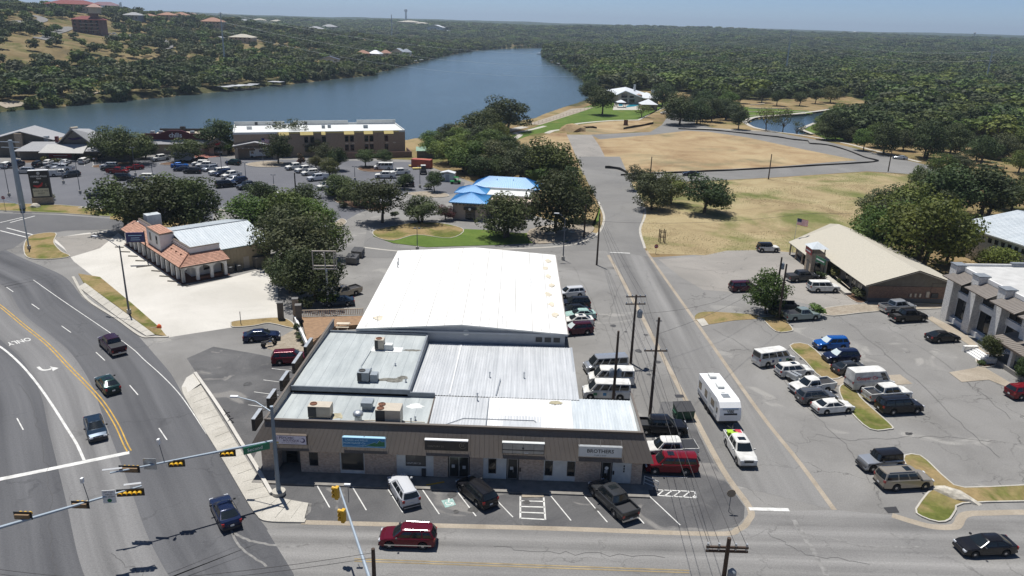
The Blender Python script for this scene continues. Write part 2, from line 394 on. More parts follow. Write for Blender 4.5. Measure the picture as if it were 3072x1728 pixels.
asphalt('concrete_beige',(0.29,0.245,0.185),(0.40,0.345,0.27),0.3,0.1)
asphalt('concrete_walk',(0.40,0.375,0.32),(0.52,0.49,0.425),0.4,0.1)
mat('paint_white',(0.62,0.61,0.57),0.8,var=0.22,scale=1.3);mat('paint_yellow',(0.50,0.30,0.045),0.8,var=0.25,scale=1.0);mat('paint_faint',(0.30,0.23,0.12),0.9,var=0.3,scale=0.8)
mat('paint_teal',(0.28,0.42,0.38),0.8,var=0.3,scale=4)
ground_mat('dry_grass',[(0.3,(0.17,0.125,0.06)),(0.5,(0.29,0.215,0.105)),(0.7,(0.24,0.18,0.09))],0.25,[(0.3,(0.075,0.09,0.022)),(0.7,(0.16,0.17,0.045))],0.16,(0.46,0.6))
ground_mat('green_lawn',[(0.3,(0.065,0.115,0.022)),(0.7,(0.13,0.18,0.04))],0.12,[(0.3,(0.16,0.15,0.05)),(0.7,(0.2,0.17,0.065))],0.06,(0.58,0.7))
ground_mat('mulch',[(0.3,(0.09,0.055,0.035)),(0.7,(0.17,0.11,0.075))],0.6)
ground_mat('gravel',[(0.3,(0.24,0.20,0.15)),(0.7,(0.38,0.33,0.26))],0.9)
def sheet(name,m,px,z,sm=0):
    pts=[G(x,y,0)for x,y in px]
    if sm:pts=smooth_line(pts,sm,True)
    mb=MB();mb.sheet(pts,z);mb.uv=[(v[1],v[0])if name=='street' else(v[0],v[1])for v in mb.v]
    return struct(mb.build(name,m))
def island(name,m,px,sm=4,h=0.13,kw=0.16,km='concrete_walk',z=0.0,curb=True):
    """a planted bed inside a raised kerb"""
    pts=smooth_line([G(x,y,0)for x,y in px],sm,True)if sm else[G(x,y,0)for x,y in px]
    area=sum(pts[i].x*pts[(i+1)%len(pts)].y-pts[(i+1)%len(pts)].x*pts[i].y for i in range(len(pts)))
    if area<0:pts=pts[::-1]
    mb=MB();mb.prism([(p.x,p.y)for p in pts],z,z+h-0.02,False);o=struct(mb.build(name,m))
    if curb:
        mb=MB();kerb(pts+[pts[0]],kw,h,mb,z,-kw);mb.build('kerb',km,o)
    return o
# the paved town ground
sheet('pavement','asphalt_lot',[(-1500,2600),(-1500,470),(-300,470),(330,470),(620,452),(960,470),(1240,480),(1330,515),(1420,548),(1440,600),(1790,700),(1960,772),(2290,752),(2390,760),(2560,870),(2700,900),(2800,920),(3100,900),(3700,1000),(3900,2600)],0.0)
sheet('parking_lot','asphalt_hotel',[(-600,505),(60,492),(330,478),(620,462),(700,478),(960,480),(1230,486),(1325,525),(1395,548),(1385,575),(1330,588),(1235,575),(1150,610),(1075,640),(985,690),(900,640),(760,640),(640,635),(640,690),(330,625),(0,608),(-600,590)],0.006)
HW=smooth_line([G(x,y,0)for x,y in[(1180,2300),(960,1850),(850,1650),(790,1572),(739,1502),(671,1385),(617,1296),(555,1195),(497,1098),(417,1010),(343,957),(256,900),(200,835),(130,800),(62,772),(-120,690),(-420,610)]],5)
struct(ribbon(HW,46,0.010).build('highway','asphalt_highway'))
mbk=MB();ribbon(HW,5.2,0.0135,mbk,8.5);struct(mbk.build('worn_lane',asphalt('asphalt_lane',(0.115,0.113,0.112),(0.165,0.162,0.157),0.03,0.3,streak=0.55)))
sheet('cross_road','asphalt_dark',[(-600,612),(0,640),(180,645),(330,656),(420,668),(420,700),(330,688),(200,692),(90,708),(40,745),(-300,820),(-700,760)],0.0165,0)
AVL=[G(x,y,0)for x,y in[(1815,745),(1838,788),(1905,910),(1985,1063),(2062,1209),(2166,1405),(2190,1452)]]
AVR=[G(x,y,0)for x,y in[(1935,748),(1948,767),(2000,842),(2105,990),(2268,1223),(2400,1390),(2503,1530)]]
mb=MB();mb.sheet(AVL+AVR[::-1],0.008);mb.uv=[((v[0]-18)*1.0,v[1])for v in mb.v];struct(mb.build('avenue','asphalt_avenue'))
sheet('street','asphalt_street',[(800,1590),(860,1580),(914,1574),(1500,1586),(2139,1608),(2215,1590),(2250,1560),(2252,1535),(2505,1530),(2680,1546),(2796,1580),(2850,1583),(2894,1545),(3072,1538),(3700,1530),(3900,2500),(1100,2500),(880,1720)],0.013)
sheet('street_back','asphalt_plain',[(1090,740),(1100,690),(1180,742),(1280,748),(1500,738),(1700,730),(1770,712),(1805,690),(1815,645),(1790,600),(1760,540),(1735,470),(1860,470),(1905,570),(1935,625),(1918,690),(1935,748),(1945,770),(1820,752),(1700,752),(1500,760),(1200,775),(1010,772),(960,745)],0.016)
sheet('parking_lot','asphalt_sealed',[(905,1560),(1500,1574),(2133,1594),(2210,1580),(2232,1555),(2234,1520),(2150,1405),(2045,1205),(1985,1205),(1955,1300),(1960,1470),(780,1425),(830,1490),(935,1510),(932,1535)],0.006)
sheet('parking_lot','asphalt_sealed',[(588,1118),(560,1075),(640,1040),(760,1060),(880,1085),(975,985),(800,1300),(760,1375),(720,1310),(686,1255),(641,1190)],0.004)
sheet('parking_lot','pale_paving',[(1975,778),(2080,770),(2120,765),(2180,752),(2290,750),(2385,758),(2545,862),(2600,910),(2520,932),(2260,880),(2110,870),(2040,830)],0.007)
sheet('concrete_lot','concrete_white',[(150,716),(250,700),(345,690),(420,755),(560,862),(680,836),(790,806),(834,868),(834,960),(700,982),(506,1012),(330,868),(222,785),(195,750)],0.012)
sheet('apron','pale_paving',[(160,712),(290,700),(365,690),(300,745),(210,772),(192,742)],0.018)
sheet('driveway','asphalt_lot',[(417,1010),(500,1008),(560,1075),(588,1118),(543,1160),(500,1105)],0.0145)
# pale paving up the avenue, past the construction field
NORTH=[(1735,475),(1720,440),(1705,405),(1740,404),(1960,392),(1975,372),(1960,362),(2030,345),(2045,300),(2075,300),(2105,372),(2080,395),(2000,398),(1900,415),(1790,420),(1775,440),(1850,520),(1735,520)]
sheet('side_street','pale_paving',[(1700,404),(1775,404),(1800,440),(1830,500),(1860,525),(1750,525),(1720,450)],0.012)
sheet('park_road','asphalt_plain',[(1770,404),(1950,396),(1985,375),(2010,340),(2042,300),(2070,296),(2090,330),(2085,370),(2140,384),(2330,398),(2480,425),(2620,458),(2760,490),(2900,520),(3100,560),(3100,600),(2900,560),(2780,525),(2690,512),(2560,478),(2400,446),(2240,412),(2130,396),(2060,392),(1960,404),(1800,418)],0.008)
sheet('lower_road','asphalt_plain',[(1760,515),(1850,520),(2080,512),(2330,500),(2520,484),(2640,478),(2760,500),(2800,528),(2700,520),(2600,514),(2330,532),(2080,545),(1880,545),(1770,540)],0.010)
sheet('park_walk','concrete_walk',[(1905,362),(1920,360),(2030,298),(2045,285),(2062,285),(2050,300)],0.014)
# sidewalks built slab by slab
def slabs(name,left,right,n,m='concrete_walk',z=0.10,first=None):
    L=smooth_line([G(x,y,0)for x,y in left],8);Rr=smooth_line([G(x,y,0)for x,y in right],8)
    def at(P,t):
        q=t*(len(P)-1);i=min(int(q),len(P)-2);return P[i].lerp(P[i+1],q-i)
    o=None
    for k in range(n):
        a,b,c,d=at(L,(k+0.012)/n),at(L,(k+0.988)/n),at(Rr,(k+0.988)/n),at(Rr,(k+0.012)/n)
        mb=MB();mb.prism([(p.x,p.y)for p in(a,b,c,d)],-0.04,z+0.004*math.sin(k*2.1))
        if o is None:o=struct(mb.build(name,m))
        else:mb.build('slab',m,o)
    return o
slabs('sidewalk',[(560,1180),(600,1250),(645,1325),(690,1400),(752,1503)],[(603,1158),(650,1235),(693,1305),(740,1380),(812,1490)],17,z=0.12)
slabs('sidewalk',[(752,1503),(785,1560),(850,1568),(912,1566)],[(812,1490),(845,1498),(900,1508),(926,1512)],4,z=0.12)
slabs('sidewalk',[(235,862),(290,905),(370,965),(440,1010)],[(255,850),(312,893),(390,950),(465,1006)],12,z=0.12)
mb=MB();K1=smooth_line([G(x,y,0)for x,y in[(545,1165),(556,1196),(617,1298),(671,1386),(739,1503),(768,1546),(800,1566),(914,1570)]],5);kerb(K1,0.5,0.13,mb,0,0.0);struct(mb.build('kerb','concrete_walk'))
mb=MB();kerb(smooth_line([G(x,y,0)for x,y in[(590,1122),(641,1194),(686,1262),(730,1334),(772,1400),(820,1484)]],4),0.35,0.32,mb,0,-0.35);struct(mb.build('kerb','concrete_white'))
mb=MB();mb.sheet([G(x,y,0)for x,y in[(545,1163),(560,1135),(588,1118),(606,1150),(562,1182)]],0.125);struct(mb.build('sidewalk_ramp','concrete_white'))
mb=MB();kerb(smooth_line([G(x,y,0)for x,y in[(215,832),(256,898),(343,956),(417,1009),(455,1014),(505,1013)]],4),0.4,0.13,mb,0,0.0);struct(mb.build('kerb','concrete_walk'))
def gutter(px,w,m='concrete_beige',side=1,z=0.019,sm=5):
    L=smooth_line([G(x,y,0)for x,y in px],sm);mb=MB();ribbon(L,w,z,mb,-w/2)
    o=struct(mb.build('gutter',m));return o
gutter([(905,1567),(1300,1577),(1700,1587),(2139,1602),(2215,1588),(2244,1562),(2248,1522),(2166,1405),(2062,1209),(1985,1063),(1905,910),(1838,788),(1825,765)],0.62)
gutter([(1940,752),(1948,767),(2000,842),(2105,990),(2268,1223),(2400,1390),(2503,1530)],0.5)
gutter([(2676,1546),(2740,1566),(2796,1580),(2850,1582),(2872,1576),(2896,1544),(2980,1539),(3072,1537),(3400,1535)],0.8)
gutter([(1090,742),(1180,752),(1280,757),(1500,748),(1690,738),(1765,718),(1800,692),(1812,650),(1795,605)],0.5,'concrete_walk')
gutter([(1905,570),(1932,618),(1934,650),(1920,690),(1935,745)],0.5,'concrete_walk')
gutter([(2090,384),(2330,396),(2500,422),(2640,456),(2760,486)],1.8,'concrete_walk',z=0.022)
# beds and verges
island('verge','dry_grass',[(-600,592),(0,610),(180,616),(330,628),(330,650),(180,640),(0,632),(-600,610)],0)
island('verge','dry_grass',[(100,706),(165,700),(160,728),(182,755),(208,770),(150,778),(90,775),(74,755),(78,725)],4)
island('verge','dry_grass',[(235,822),(300,832),(400,915),(480,985),(500,1010),(462,1004),(390,948),(310,890),(250,848)],0,curb=False,h=0.12)
island('verge','dry_grass',[(330,658),(420,668),(560,690),(640,700),(640,685),(540,640),(330,640)],0,curb=False,h=0.1)
island('planting_bed','dry_grass',[(2371,1039),(2423,1036),(2488,1096),(2524,1131),(2467,1134),(2417,1085)],3)
island('planting_bed','dry_grass',[(2525,1158),(2555,1156),(2579,1194),(2627,1238),(2674,1281),(2664,1288),(2611,1288),(2555,1238),(2522,1184)],3)
island('planting_bed','dry_grass',[(2716,1369),(2759,1369),(2800,1404),(2843,1444),(2894,1466),(3072,1459),(3400,1452),(3400,1500),(3072,1504),(2886,1510),(2864,1530),(2846,1558),(2815,1566),(2765,1550),(2750,1530),(2785,1482),(2795,1462),(2722,1400)],2)
island('planting_bed','dry_grass',[(2276,955),(2338,950),(2352,960),(2376,988),(2366,995),(2328,995),(2290,960)],3)
island('verge','dry_grass',[(2085,948),(2110,936),(2180,938),(2270,946),(2276,956),(2200,962),(2120,974),(2092,965)],3,h=0.06,curb=False)
island('verge','gravel',[(2480,925),(2620,912),(2810,915),(2830,925),(2700,930),(2590,938),(2500,948),(2470,940)],3)
island('lawn','green_lawn',[(1130,690),(1240,690),(1300,685),(1450,690),(1560,700),(1700,700),(1770,690),(1800,660),(1800,620),(1795,640),(1780,690),(1700,725),(1500,735),(1280,742),(1180,730),(1120,710)],0,curb=False,h=0.10)
island('planting_bed','dry_grass',[(1125,692),(1200,676),(1260,668),(1330,672),(1390,690),(1350,715),(1250,705),(1180,722),(1130,712)],4,h=0.14)
island('planting_bed','gravel',[(1590,690),(1700,672),(1780,680),(1760,708),(1690,725),(1600,730)],4,h=0.16,curb=False)
island('planting_bed','gravel',[(1005,672),(1022,658),(1034,660),(1038,668),(1026,678),(1010,680)],4)
island('planting_bed','mulch',[(760,630),(840,618),(960,625),(985,650),(930,660),(800,655)],3,curb=False,h=0.05)
island('planting_bed','mulch',[(1000,600),(1040,590),(1110,600),(1160,625),(1120,632),(1050,622)],4)
island('planting_bed','mulch',[(1075,505),(1110,498),(1150,505),(1140,516),(1090,514)],4)
island('planting_bed','gravel',[(1225,580),(1300,575),(1345,585),(1330,592),(1270,592)],4)
island('planting_bed','gravel',[(740,492),(800,484),(850,488),(870,496),(820,502),(760,500)],4)
island('planting_bed','mulch',[(280,498),(340,490),(400,488),(400,496),(300,504)],3)
island('planting_bed','mulch',[(480,492),(540,484),(590,482),(580,490),(510,496)],3)
island('planting_bed','mulch',[(64,478),(140,468),(300,462),(330,468),(200,478),(70,490)],0)
island('planting_bed','mulch',[(2390,768),(2400,752),(2450,800),(2480,850),(2470,862),(2430,822)],3,h=0.1)
island('planting_bed','mulch',[(2500,850),(2530,850),(2590,885),(2600,905),(2570,908),(2530,880)],3,h=0.1)
island('planting_bed','mulch',[(2930,1075),(2950,1060),(2990,1070),(2985,1095),(2955,1102),(2935,1095)],4)
island('verge','dry_grass',[(695,973),(702,966),(760,960),(834,955),(870,965),(880,985),(810,970),(760,978),(702,982)],3)
island('gravel_strip','gravel',[(790,1040),(890,985),(925,1045),(905,1065),(840,1062)],0,h=0.05,curb=False)
sheet('walkway','concrete_beige',[(2780,955),(2797,950),(2852,978),(2896,1001),(2942,1044),(2980,1080),(2965,1085),(2931,1052),(2876,1015),(2823,984)],0.05)
sheet('walkway','concrete_beige',[(2847,1118),(2925,1104),(2945,1095),(2962,1108),(3050,1160),(3072,1180),(3040,1170),(2966,1140),(2885,1147)],0.05)
sheet('walkway','concrete_beige',[(2467,1136),(2555,1132),(2700,1124),(2738,1152),(2690,1155),(2525,1157),(2472,1150)],0.03)
sheet('walkway',mat('red_brick_paving',(0.36,0.15,0.11),0.9,var=0.2,scale=2),[(580,466),(650,462),(660,470),(590,476)],0.05)
sheet('storm_drain',mat('drain_iron',(0.03,0.03,0.032),0.6),[(2650,1523),(2688,1520),(2698,1538),(2664,1540)],0.025)
sheet('storm_drain','drain_iron',[(2023,1184),(2048,1184),(2054,1193),(2028,1193)],0.025)
sheet('drain_slab','concrete_walk',[(2088,958),(2112,956),(2126,975),(2106,980)],0.06)
ground_mat('field_grass',[(0.3,(0.22,0.165,0.09)),(0.5,(0.34,0.27,0.15)),(0.7,(0.40,0.33,0.19))],0.07,[(0.3,(0.10,0.12,0.035)),(0.7,(0.20,0.20,0.075))],0.045,(0.47,0.62),0.5)
FIELD=[(1905,570),(1935,620),(1920,690),(1945,760),(2120,766),(2290,753),(2390,757),(2560,866),(2640,800),(2600,700),(2650,620),(2760,560),(2800,530),(2700,522),(2600,516),(2330,534),(2080,547),(1880,548)]
sheet('field','field_grass',FIELD,0.002)
# dry field inside the black silt fence, the park lawns
sheet('dirt_field',ground_mat('field_dirt',[(0.28,(0.22,0.14,0.075)),(0.5,(0.36,0.265,0.15)),(0.7,(0.43,0.34,0.20))],0.055,[(0.3,(0.16,0.14,0.085)),(0.7,(0.25,0.215,0.12))],0.035,(0.52,0.66)),[(1778,420),(1900,405),(2080,390),(2130,392),(2340,410),(2440,425),(2500,442),(2560,460),(2640,485),(2560,492),(2330,507),(2080,518),(1880,525),(1830,490),(1800,450)],0.004)
sheet('dirt_field','field_dirt',[(1530,470),(1580,425),(1650,400),(1700,398),(1716,440),(1735,500),(1740,560),(1620,540),(1540,520)],0.005)
sheet('dirt_field','field_dirt',[(1690,392),(1740,375),(1830,364),(1960,362),(1950,380),(1900,396),(1780,402)],0.005)
sheet('lawn','green_lawn',[(1500,425),(1560,395),(1600,382),(1680,350),(1770,316),(1800,302),(1860,305),(1960,318),(2010,300),(2020,310),(1920,358),(1830,363),(1740,373),(1690,392),(1600,402),(1540,424)],0.003)
sheet('lawn','green_lawn',[(2160,300),(2270,300),(2330,320),(2420,330),(2440,340),(2330,346),(2262,352),(2225,366),(2170,350)],0.003)
sheet('lawn','green_lawn',[(2412,388),(2450,370),(2520,366),(2560,400),(2560,430),(2480,420),(2445,403)],0.003)
sheet('dirt_field','field_dirt',[(2270,300),(2400,296),(2545,312),(2530,320),(2430,333),(2330,318)],0.004)
def path_px(name,px,w,m='concrete_walk',z=0.02,sm=6):
    L=smooth_line([G(x,y,0)for x,y in px],sm);return struct(ribbon(L,w,z,None,-w/2).build(name,m))
path_px('park_path',[(1915,360),(1830,362),(1740,370),(1715,377),(1705,386),(1660,392),(1640,400)],2.4)
path_px('park_path',[(1635,378),(1605,386),(1570,394),(1545,400),(1560,405),(1530,425)],2.2)
path_px('park_path',[(1575,380),(1540,388),(1520,394)],4.0)
path_px('park_path',[(2232,366),(2262,352),(2330,346),(2430,336),(2530,322)],2.6,'concrete_walk',0.03)
path_px('park_path',[(2232,366),(2262,382),(2330,396)],2.0,'concrete_walk',0.03)
path_px('park_path',[(2440,402),(2405,388),(2412,382),(2445,369)],2.0,'concrete_walk',0.03)
sheet('lake_walk','concrete_beige',[(1583,372),(1675,342),(1715,326),(1780,322),(1760,330),(1620,375)],0.02)
# ---- paint
def stripe(name,px,w,m='paint_white',z=0.024,sm=1,parent=None):
    P=[G(x,y,0)for x,y in px]
    if sm>1:P=smooth_line(P,sm)
    return struct(ribbon(P,w,z,None,-w/2).build(name,m))
Y1=[(-60,878),(0,918),(72,977),(143,1034),(209,1103),(256,1150),(307,1207),(349,1273),(376,1332),(388,1354)]
L=smooth_line([G(x,y,0)for x,y in Y1],5)
for d in(-0.18,0.18):struct(ribbon(offset_line(L,d),0.13,0.024,None,-0.065).build('yellow_line','paint_yellow'))
stripe('yellow_line',[(0,921),(-40,915),(-120,905)],0.13,'paint_yellow')
stripe('lane_line',[(-60,1010),(0,1040),(60,1091),(113,1153),(161,1222),(197,1279),(230,1332),(253,1382)],0.26,sm=5)
stripe('edge_line',[(100,840),(185,900),(328,997),(397,1046),(432,1079),(489,1130),(546,1192),(620,1302)],0.11,sm=5)
stripe('stop_line',[(-60,1451),(0,1438),(134,1411),(253,1386),(388,1358)],0.62)
for a,b in(((95,912),(118,928)),((185,978),(213,998)),((288,1057),(315,1082)),((389,1156),(414,1185)),((477,1285),(501,1320)),((51,1255),(70,1290)),((20,862),(40,876))):
    stripe('lane_dash',[a,b],0.12)
stripe('stop_line',[(2247,1527),(2367,1530)],0.5,z=0.03)
stripe('stop_line',[(1828,757),(1890,760)],0.4,z=0.03)
stripe('yellow_line',[(1063,1677),(1500,1692),(2068,1712)],0.13,'paint_faint',z=0.026);stripe('yellow_line',[(1063,1684),(1500,1699),(2068,1719)],0.13,'paint_faint',z=0.026)
for a,b in(((0,668),(70,652)),((-30,672),(-90,690)),((30,668),(105,648)),((0,692),(80,712)),((20,684),(105,706))):stripe('cross_line',[a,b],0.3)
for a,b in(((938,1434),(989,1523)),((1044,1439),(1099,1531)),((1148,1443),(1208,1537)),((1252,1447),(1318,1543)),((1357,1456),(1428,1549)),((1450,1460),(1539,1552)),((1631,1462),(1713,1562)),((1736,1468),(1822,1567)),((1860,1490),(1932,1571)),((1941,1482),(2041,1576)),((1956,1428),(2062,1433)),((1944,1323),(2010,1327))):
    stripe('stall_line',[a,b],0.11)
for a,b in(((815,1106),(872,1112)),((790,1140),(852,1148)),((762,1176),(836,1186)),((745,1215),(800,1222))):stripe('stall_line',[a,b],0.1)
for a,b in(((1561,1490),(1561,1556)),((1631,1493),(1636,1560)),((1561,1503),(1633,1505)),((1561,1520),(1634,1522)),((1560,1537),(1635,1540)),((1560,1555),(1636,1559))):stripe('ramp_line',[a,b],0.16)
for a,b in(((1974,1470),(2084,1475)),((2084,1475),(2089,1494)),((2089,1494),(1976,1487)),((1972,1487),(1992,1470)),((1994,1488),(2016,1472)),((2020,1490),(2042,1473)),((2048,1492),(2070,1474)),((2078,1493),(2088,1484))):stripe('hatching',[a,b],0.13)
sheet('ramp_slab','concrete_beige',[(1564,1467),(1632,1470),(1631,1492),(1566,1493)],0.05)
sheet('symbol_patch','paint_teal',[(1324,1502),(1358,1496),(1368,1515),(1336,1524)],0.024)
def flat_poly(name,pts,m,z):mb=MB();mb.sheet(pts,z);return struct(mb.build(name,m))
# wheelchair mark: head, seat, wheel
c=G(1346,1510,0)
mb=MB()
for k in range(8):
    a0,a1=R(150+k*30),R(180+k*30)
    mb.quad(*[(c.x+rr*math.cos(a),c.y+rr*math.sin(a),0.029)for rr,a in((0.34,a0),(0.24,a0),(0.24,a1),(0.34,a1))])
mb.box((c.x-0.02,c.y+0.33,0.029),(0.1,0.5,0.002));mb.box((c.x+0.2,c.y+0.1,0.029),(0.44,0.09,0.002));mb.box((c.x-0.04,c.y+0.66,0.029),(0.18,0.18,0.002));mb.box((c.x+0.42,c.y-0.1,0.029),(0.08,0.4,0.002))
struct(mb.build('wheelchair_mark','paint_white'))
# arrow and ONLY for the traffic that comes towards the stop line
a=G(113,1102,0);b=G(175,1105,0)
mb=MB();P=smooth_line([G(114,1101,0),G(126,1110,0),G(143,1110,0),G(156,1106,0)],5);ribbon(P,0.34,0.026,mb,-0.17)
k=len(mb.v);mb.v+=[tuple(G(150,1099,0.026)),tuple(G(176,1104,0.026)),tuple(G(159,1113,0.026))];mb.uv+=[(0,0)]*3;mb.f.append((k+2,k+1,k))
struct(mb.build('turn_arrow','paint_white'))
o0=G(57,1024,0.027);ex=(G(33,1030,0.027)-G(86,1017,0.027)).normalized()
me=text_mesh('ONLY',1.25,bold=True);me.transform(Matrix.Diagonal((0.82,1.55,1,1)));me.transform(plane_M(o0,ex,Vector((-ex.y,ex.x,0))));struct(put('road_lettering',me,'paint_white'))
for k in range(9):stripe('stall_line',[(735+k*3,572+7.2*k),(792+k*3,562+7.2*k)],0.1)
for k in range(4):stripe('stall_line',[(660+26*k,628+6*k),(684+26*k,612+6*k)],0.12)
for k in range(10):stripe('stall_line',[(70+26*k,494-1.3*k),(72+26*k,506-1.3*k)],0.12)
# wear: sealed cracks, oil spots, tyre scuffs
mat('tar',(0.06,0.058,0.056),0.7);mat('oil',(0.055,0.053,0.05),0.6,var=0.4,scale=3);mat('scuff',(0.215,0.208,0.194),0.9,var=0.3,scale=2)
rw_=random.Random(4)
def crack(px,w=0.035,m='tar',z=0.03,jit=0.25):
    P=smooth_line([G(x,y)for x,y in px],9);P=[p+Vector((rw_.uniform(-jit,jit),rw_.uniform(-jit,jit),0))for p in P];struct(ribbon(P,w,z,None,-w/2).build('sealed_crack' if m=='tar' else 'tyre_scuff',m))
for px in([(2140,985),(2300,1085),(2390,1190),(2530,1330),(2610,1440),(2640,1500)],[(2230,940),(2320,1010)],[(2520,950),(2680,1080),(2880,1270),(2990,1370)],[(2660,980),(2830,1090),(3040,1260)],[(2440,1300),(2560,1320),(2800,1310),(2990,1330)],[(1720,800),(1790,930),(1850,1080),(1900,1200)],[(1860,850),(1830,960),(1880,1040)],[(60,1150),(110,1260),(140,1400),(150,1600),(160,1728)],[(330,1660),(430,1728)],[(1010,1010),(900,900)],[(2020,800),(2120,812),(2260,806)],[(2040,850),(2200,870),(2420,900)],[(1480,1640),(1700,1660),(2000,1668)],[(2300,1600),(2420,1660),(2600,1690)]):crack(px)
for px,w in(([(700,1600),(760,1625),(860,1640),(930,1632)],0.25),([(690,1580),(720,1640),(800,1700)],0.2),([(2480,1610),(2600,1640),(2760,1640)],0.2),([(2380,1560),(2420,1620),(2480,1728)],0.45),([(2670,1600),(2720,1615),(2760,1604)],0.3)):crack(px,w,'scuff',0.021,0.06)
for k in range(34):
    c=G(*rw_.choice([(rw_.uniform(960,1900),rw_.uniform(1450,1540)),(rw_.uniform(1780,2000),rw_.uniform(900,1340)),(rw_.uniform(2300,2950),rw_.uniform(1030,1420)),(rw_.uniform(600,850),rw_.uniform(1080,1250)),(rw_.uniform(280,760),rw_.uniform(500,600))]));r=rw_.uniform(0.2,0.6)
    flat_poly('oil_stain',[(c.x+r*math.cos(a*0.7)*rw_.uniform(0.6,1.1),c.y+r*math.sin(a*0.7)*rw_.uniform(0.6,1.2))for a in range(9)],'oil',0.0275)
# dry tufts in the fields and on the verges: nobody could count them
mat('tuft_dry',(0.36,0.29,0.16),1.0,var=0.3,scale=0.5);mat('tuft_green',(0.19,0.20,0.075),1.0,var=0.3,scale=0.5)
def tufts(name,px,n,m,label,size=0.35,z=0.0):
    P=np.array([tuple(G(x,y))[:2]for x,y in px]);lo,hi=P.min(0),P.max(0);X=np.random.uniform(lo[0],hi[0],n*3);Y=np.random.uniform(lo[1],hi[1],n*3);k=(sdist(X,Y,P)[0]<-0.3)&(fbm(X,Y,14,3,77)>0.43);mb=MB()
    for x,y in list(zip(X[k],Y[k]))[:n]:
        for q in range(3):
            a=random.random()*6.28;r=size*random.uniform(0.4,1.1);h=size*random.uniform(0.5,1.2);i=len(mb.v);mb.v+=[(x-r*math.cos(a)*0.4,y-r*math.sin(a)*0.4,z),(x+r*math.cos(a)*0.4,y+r*math.sin(a)*0.4,z),(x+r*math.sin(a)*0.5,y-r*math.cos(a)*0.5,z+h)];mb.f.append((i,i+1,i+2))
    o=mb.build(name,m);tag(o,label,'grass',kind='stuff')
tufts('grass',FIELD,5000,'tuft_green','low green weeds in the field right of the avenue',0.13);tufts('grass',FIELD,5000,'tuft_dry','straw coloured grass tufts in the field right of the avenue',0.14)
# ================================================================== buildings
def brick_mat(name,c1,c2,mortar,scale=1.0,vertical='XZ'):
    m,t,b=_new(name);tc=t.nodes.new('ShaderNodeTexCoord');sp=t.nodes.new('ShaderNodeSeparateXYZ');cb=t.nodes.new('ShaderNodeCombineXYZ')
    t.links.new(tc.outputs['Object'],sp.inputs[0])
    ad=t.nodes.new('ShaderNodeMath');ad.operation='ADD';t.links.new(sp.outputs[0],ad.inputs[0]);t.links.new(sp.outputs[1],ad.inputs[1])
    t.links.new(ad.outputs[0],cb.inputs[0]);t.links.new(sp.outputs[2],cb.inputs[1])
    br=t.nodes.new('ShaderNodeTexBrick');br.inputs['Scale'].default_value=1.0/scale;br.inputs['Brick Width'].default_value=0.22;br.inputs['Row Height'].default_value=0.085
    br.inputs['Mortar Size'].default_value=0.009;br.inputs['Color1'].default_value=(*c1,1);br.inputs['Color2'].default_value=(*c2,1);br.inputs['Mortar'].default_value=(*mortar,1);br.inputs['Bias'].default_value=0.1
    t.links.new(cb.outputs[0],br.inputs['Vector'])
    c=mixc(t,0.6,br.outputs['Color'],ramp(t,nodes_noise(t,tc.outputs['Object'],3.5,5,0.7),[(0.3,(0.5,0.5,0.5)),(0.7,(1.35,1.3,1.25))]),'MULTIPLY')
    t.links.new(c,b.inputs['Base Color']);b.inputs['Roughness'].default_value=0.95
    bp=t.nodes.new('ShaderNodeBump');bp.inputs['Strength'].default_value=0.6;bp.inputs['Distance'].default_value=0.02;bp.invert=True
    t.links.new(br.outputs['Fac'],bp.inputs['Height']);t.links.new(bp.outputs[0],b.inputs['Normal'])
    MATS[name]=m;return m
brick_mat('brick_blend',(0.42,0.30,0.23),(0.58,0.48,0.40),(0.52,0.47,0.40))
brick_mat('brick_brown',(0.17,0.10,0.075),(0.22,0.14,0.105),(0.25,0.20,0.16))
brick_mat('stone_white',(0.72,0.71,0.67),(0.80,0.79,0.75),(0.62,0.61,0.57),2.2)
brick_mat('stone_tan',(0.40,0.32,0.23),(0.50,0.41,0.30),(0.36,0.30,0.23),1.6)
brick_mat('wall_hotel',(0.36,0.27,0.195),(0.41,0.31,0.225),(0.38,0.29,0.21),1.4)
mat('fascia_brown',(0.145,0.124,0.105),0.85,var=0.06,scale=0.8)
stretch_mat('roof_gray',(0.34,0.37,0.365),(0.47,0.50,0.485),0.9,0.12,1,0.75)
stretch_mat('roof_white',(0.74,0.72,0.66),(0.84,0.83,0.79),1.2,0.06,1,0.7)
stretch_mat('metal_pale',(0.44,0.455,0.46),(0.60,0.61,0.61),3.0,0.10,1,0.5)
stretch_mat('metal_white',(0.66,0.66,0.65),(0.80,0.80,0.78),3.0,0.10,1,0.5)
stretch_mat('metal_blue_grey',(0.50,0.545,0.56),(0.62,0.655,0.66),2.0,0.2,1,0.45)
mat('stucco_white',(0.74,0.73,0.70),0.9,var=0.06,scale=1.5);mat('stucco_cream',(0.60,0.52,0.40),0.9,var=0.1,scale=2);mat('panel_white',(0.62,0.63,0.60),0.8,var=0.08,scale=2)
mat('parapet_tan',(0.47,0.42,0.36),0.85,var=0.12,scale=1.2);mat('trim_brown',(0.11,0.085,0.065),0.7);mat('trim_grey',(0.20,0.22,0.24),0.7,var=0.15,scale=2)
mat('wall_grey',(0.34,0.36,0.38),0.8,var=0.06,scale=1.0);mat('wall_grey_dark',(0.17,0.165,0.155),0.9,var=0.12,scale=1.5);mat('wall_board',(0.15,0.135,0.11),0.9,var=0.15,scale=1.5)
mat('glass_dark',(0.012,0.014,0.016),0.08,spec=0.6);mat('glass_shop',(0.03,0.032,0.03),0.12,spec=0.6);mat('frame_dark',(0.06,0.055,0.05),0.5);mat('frame_metal',(0.30,0.30,0.30),0.4,metal=0.6)
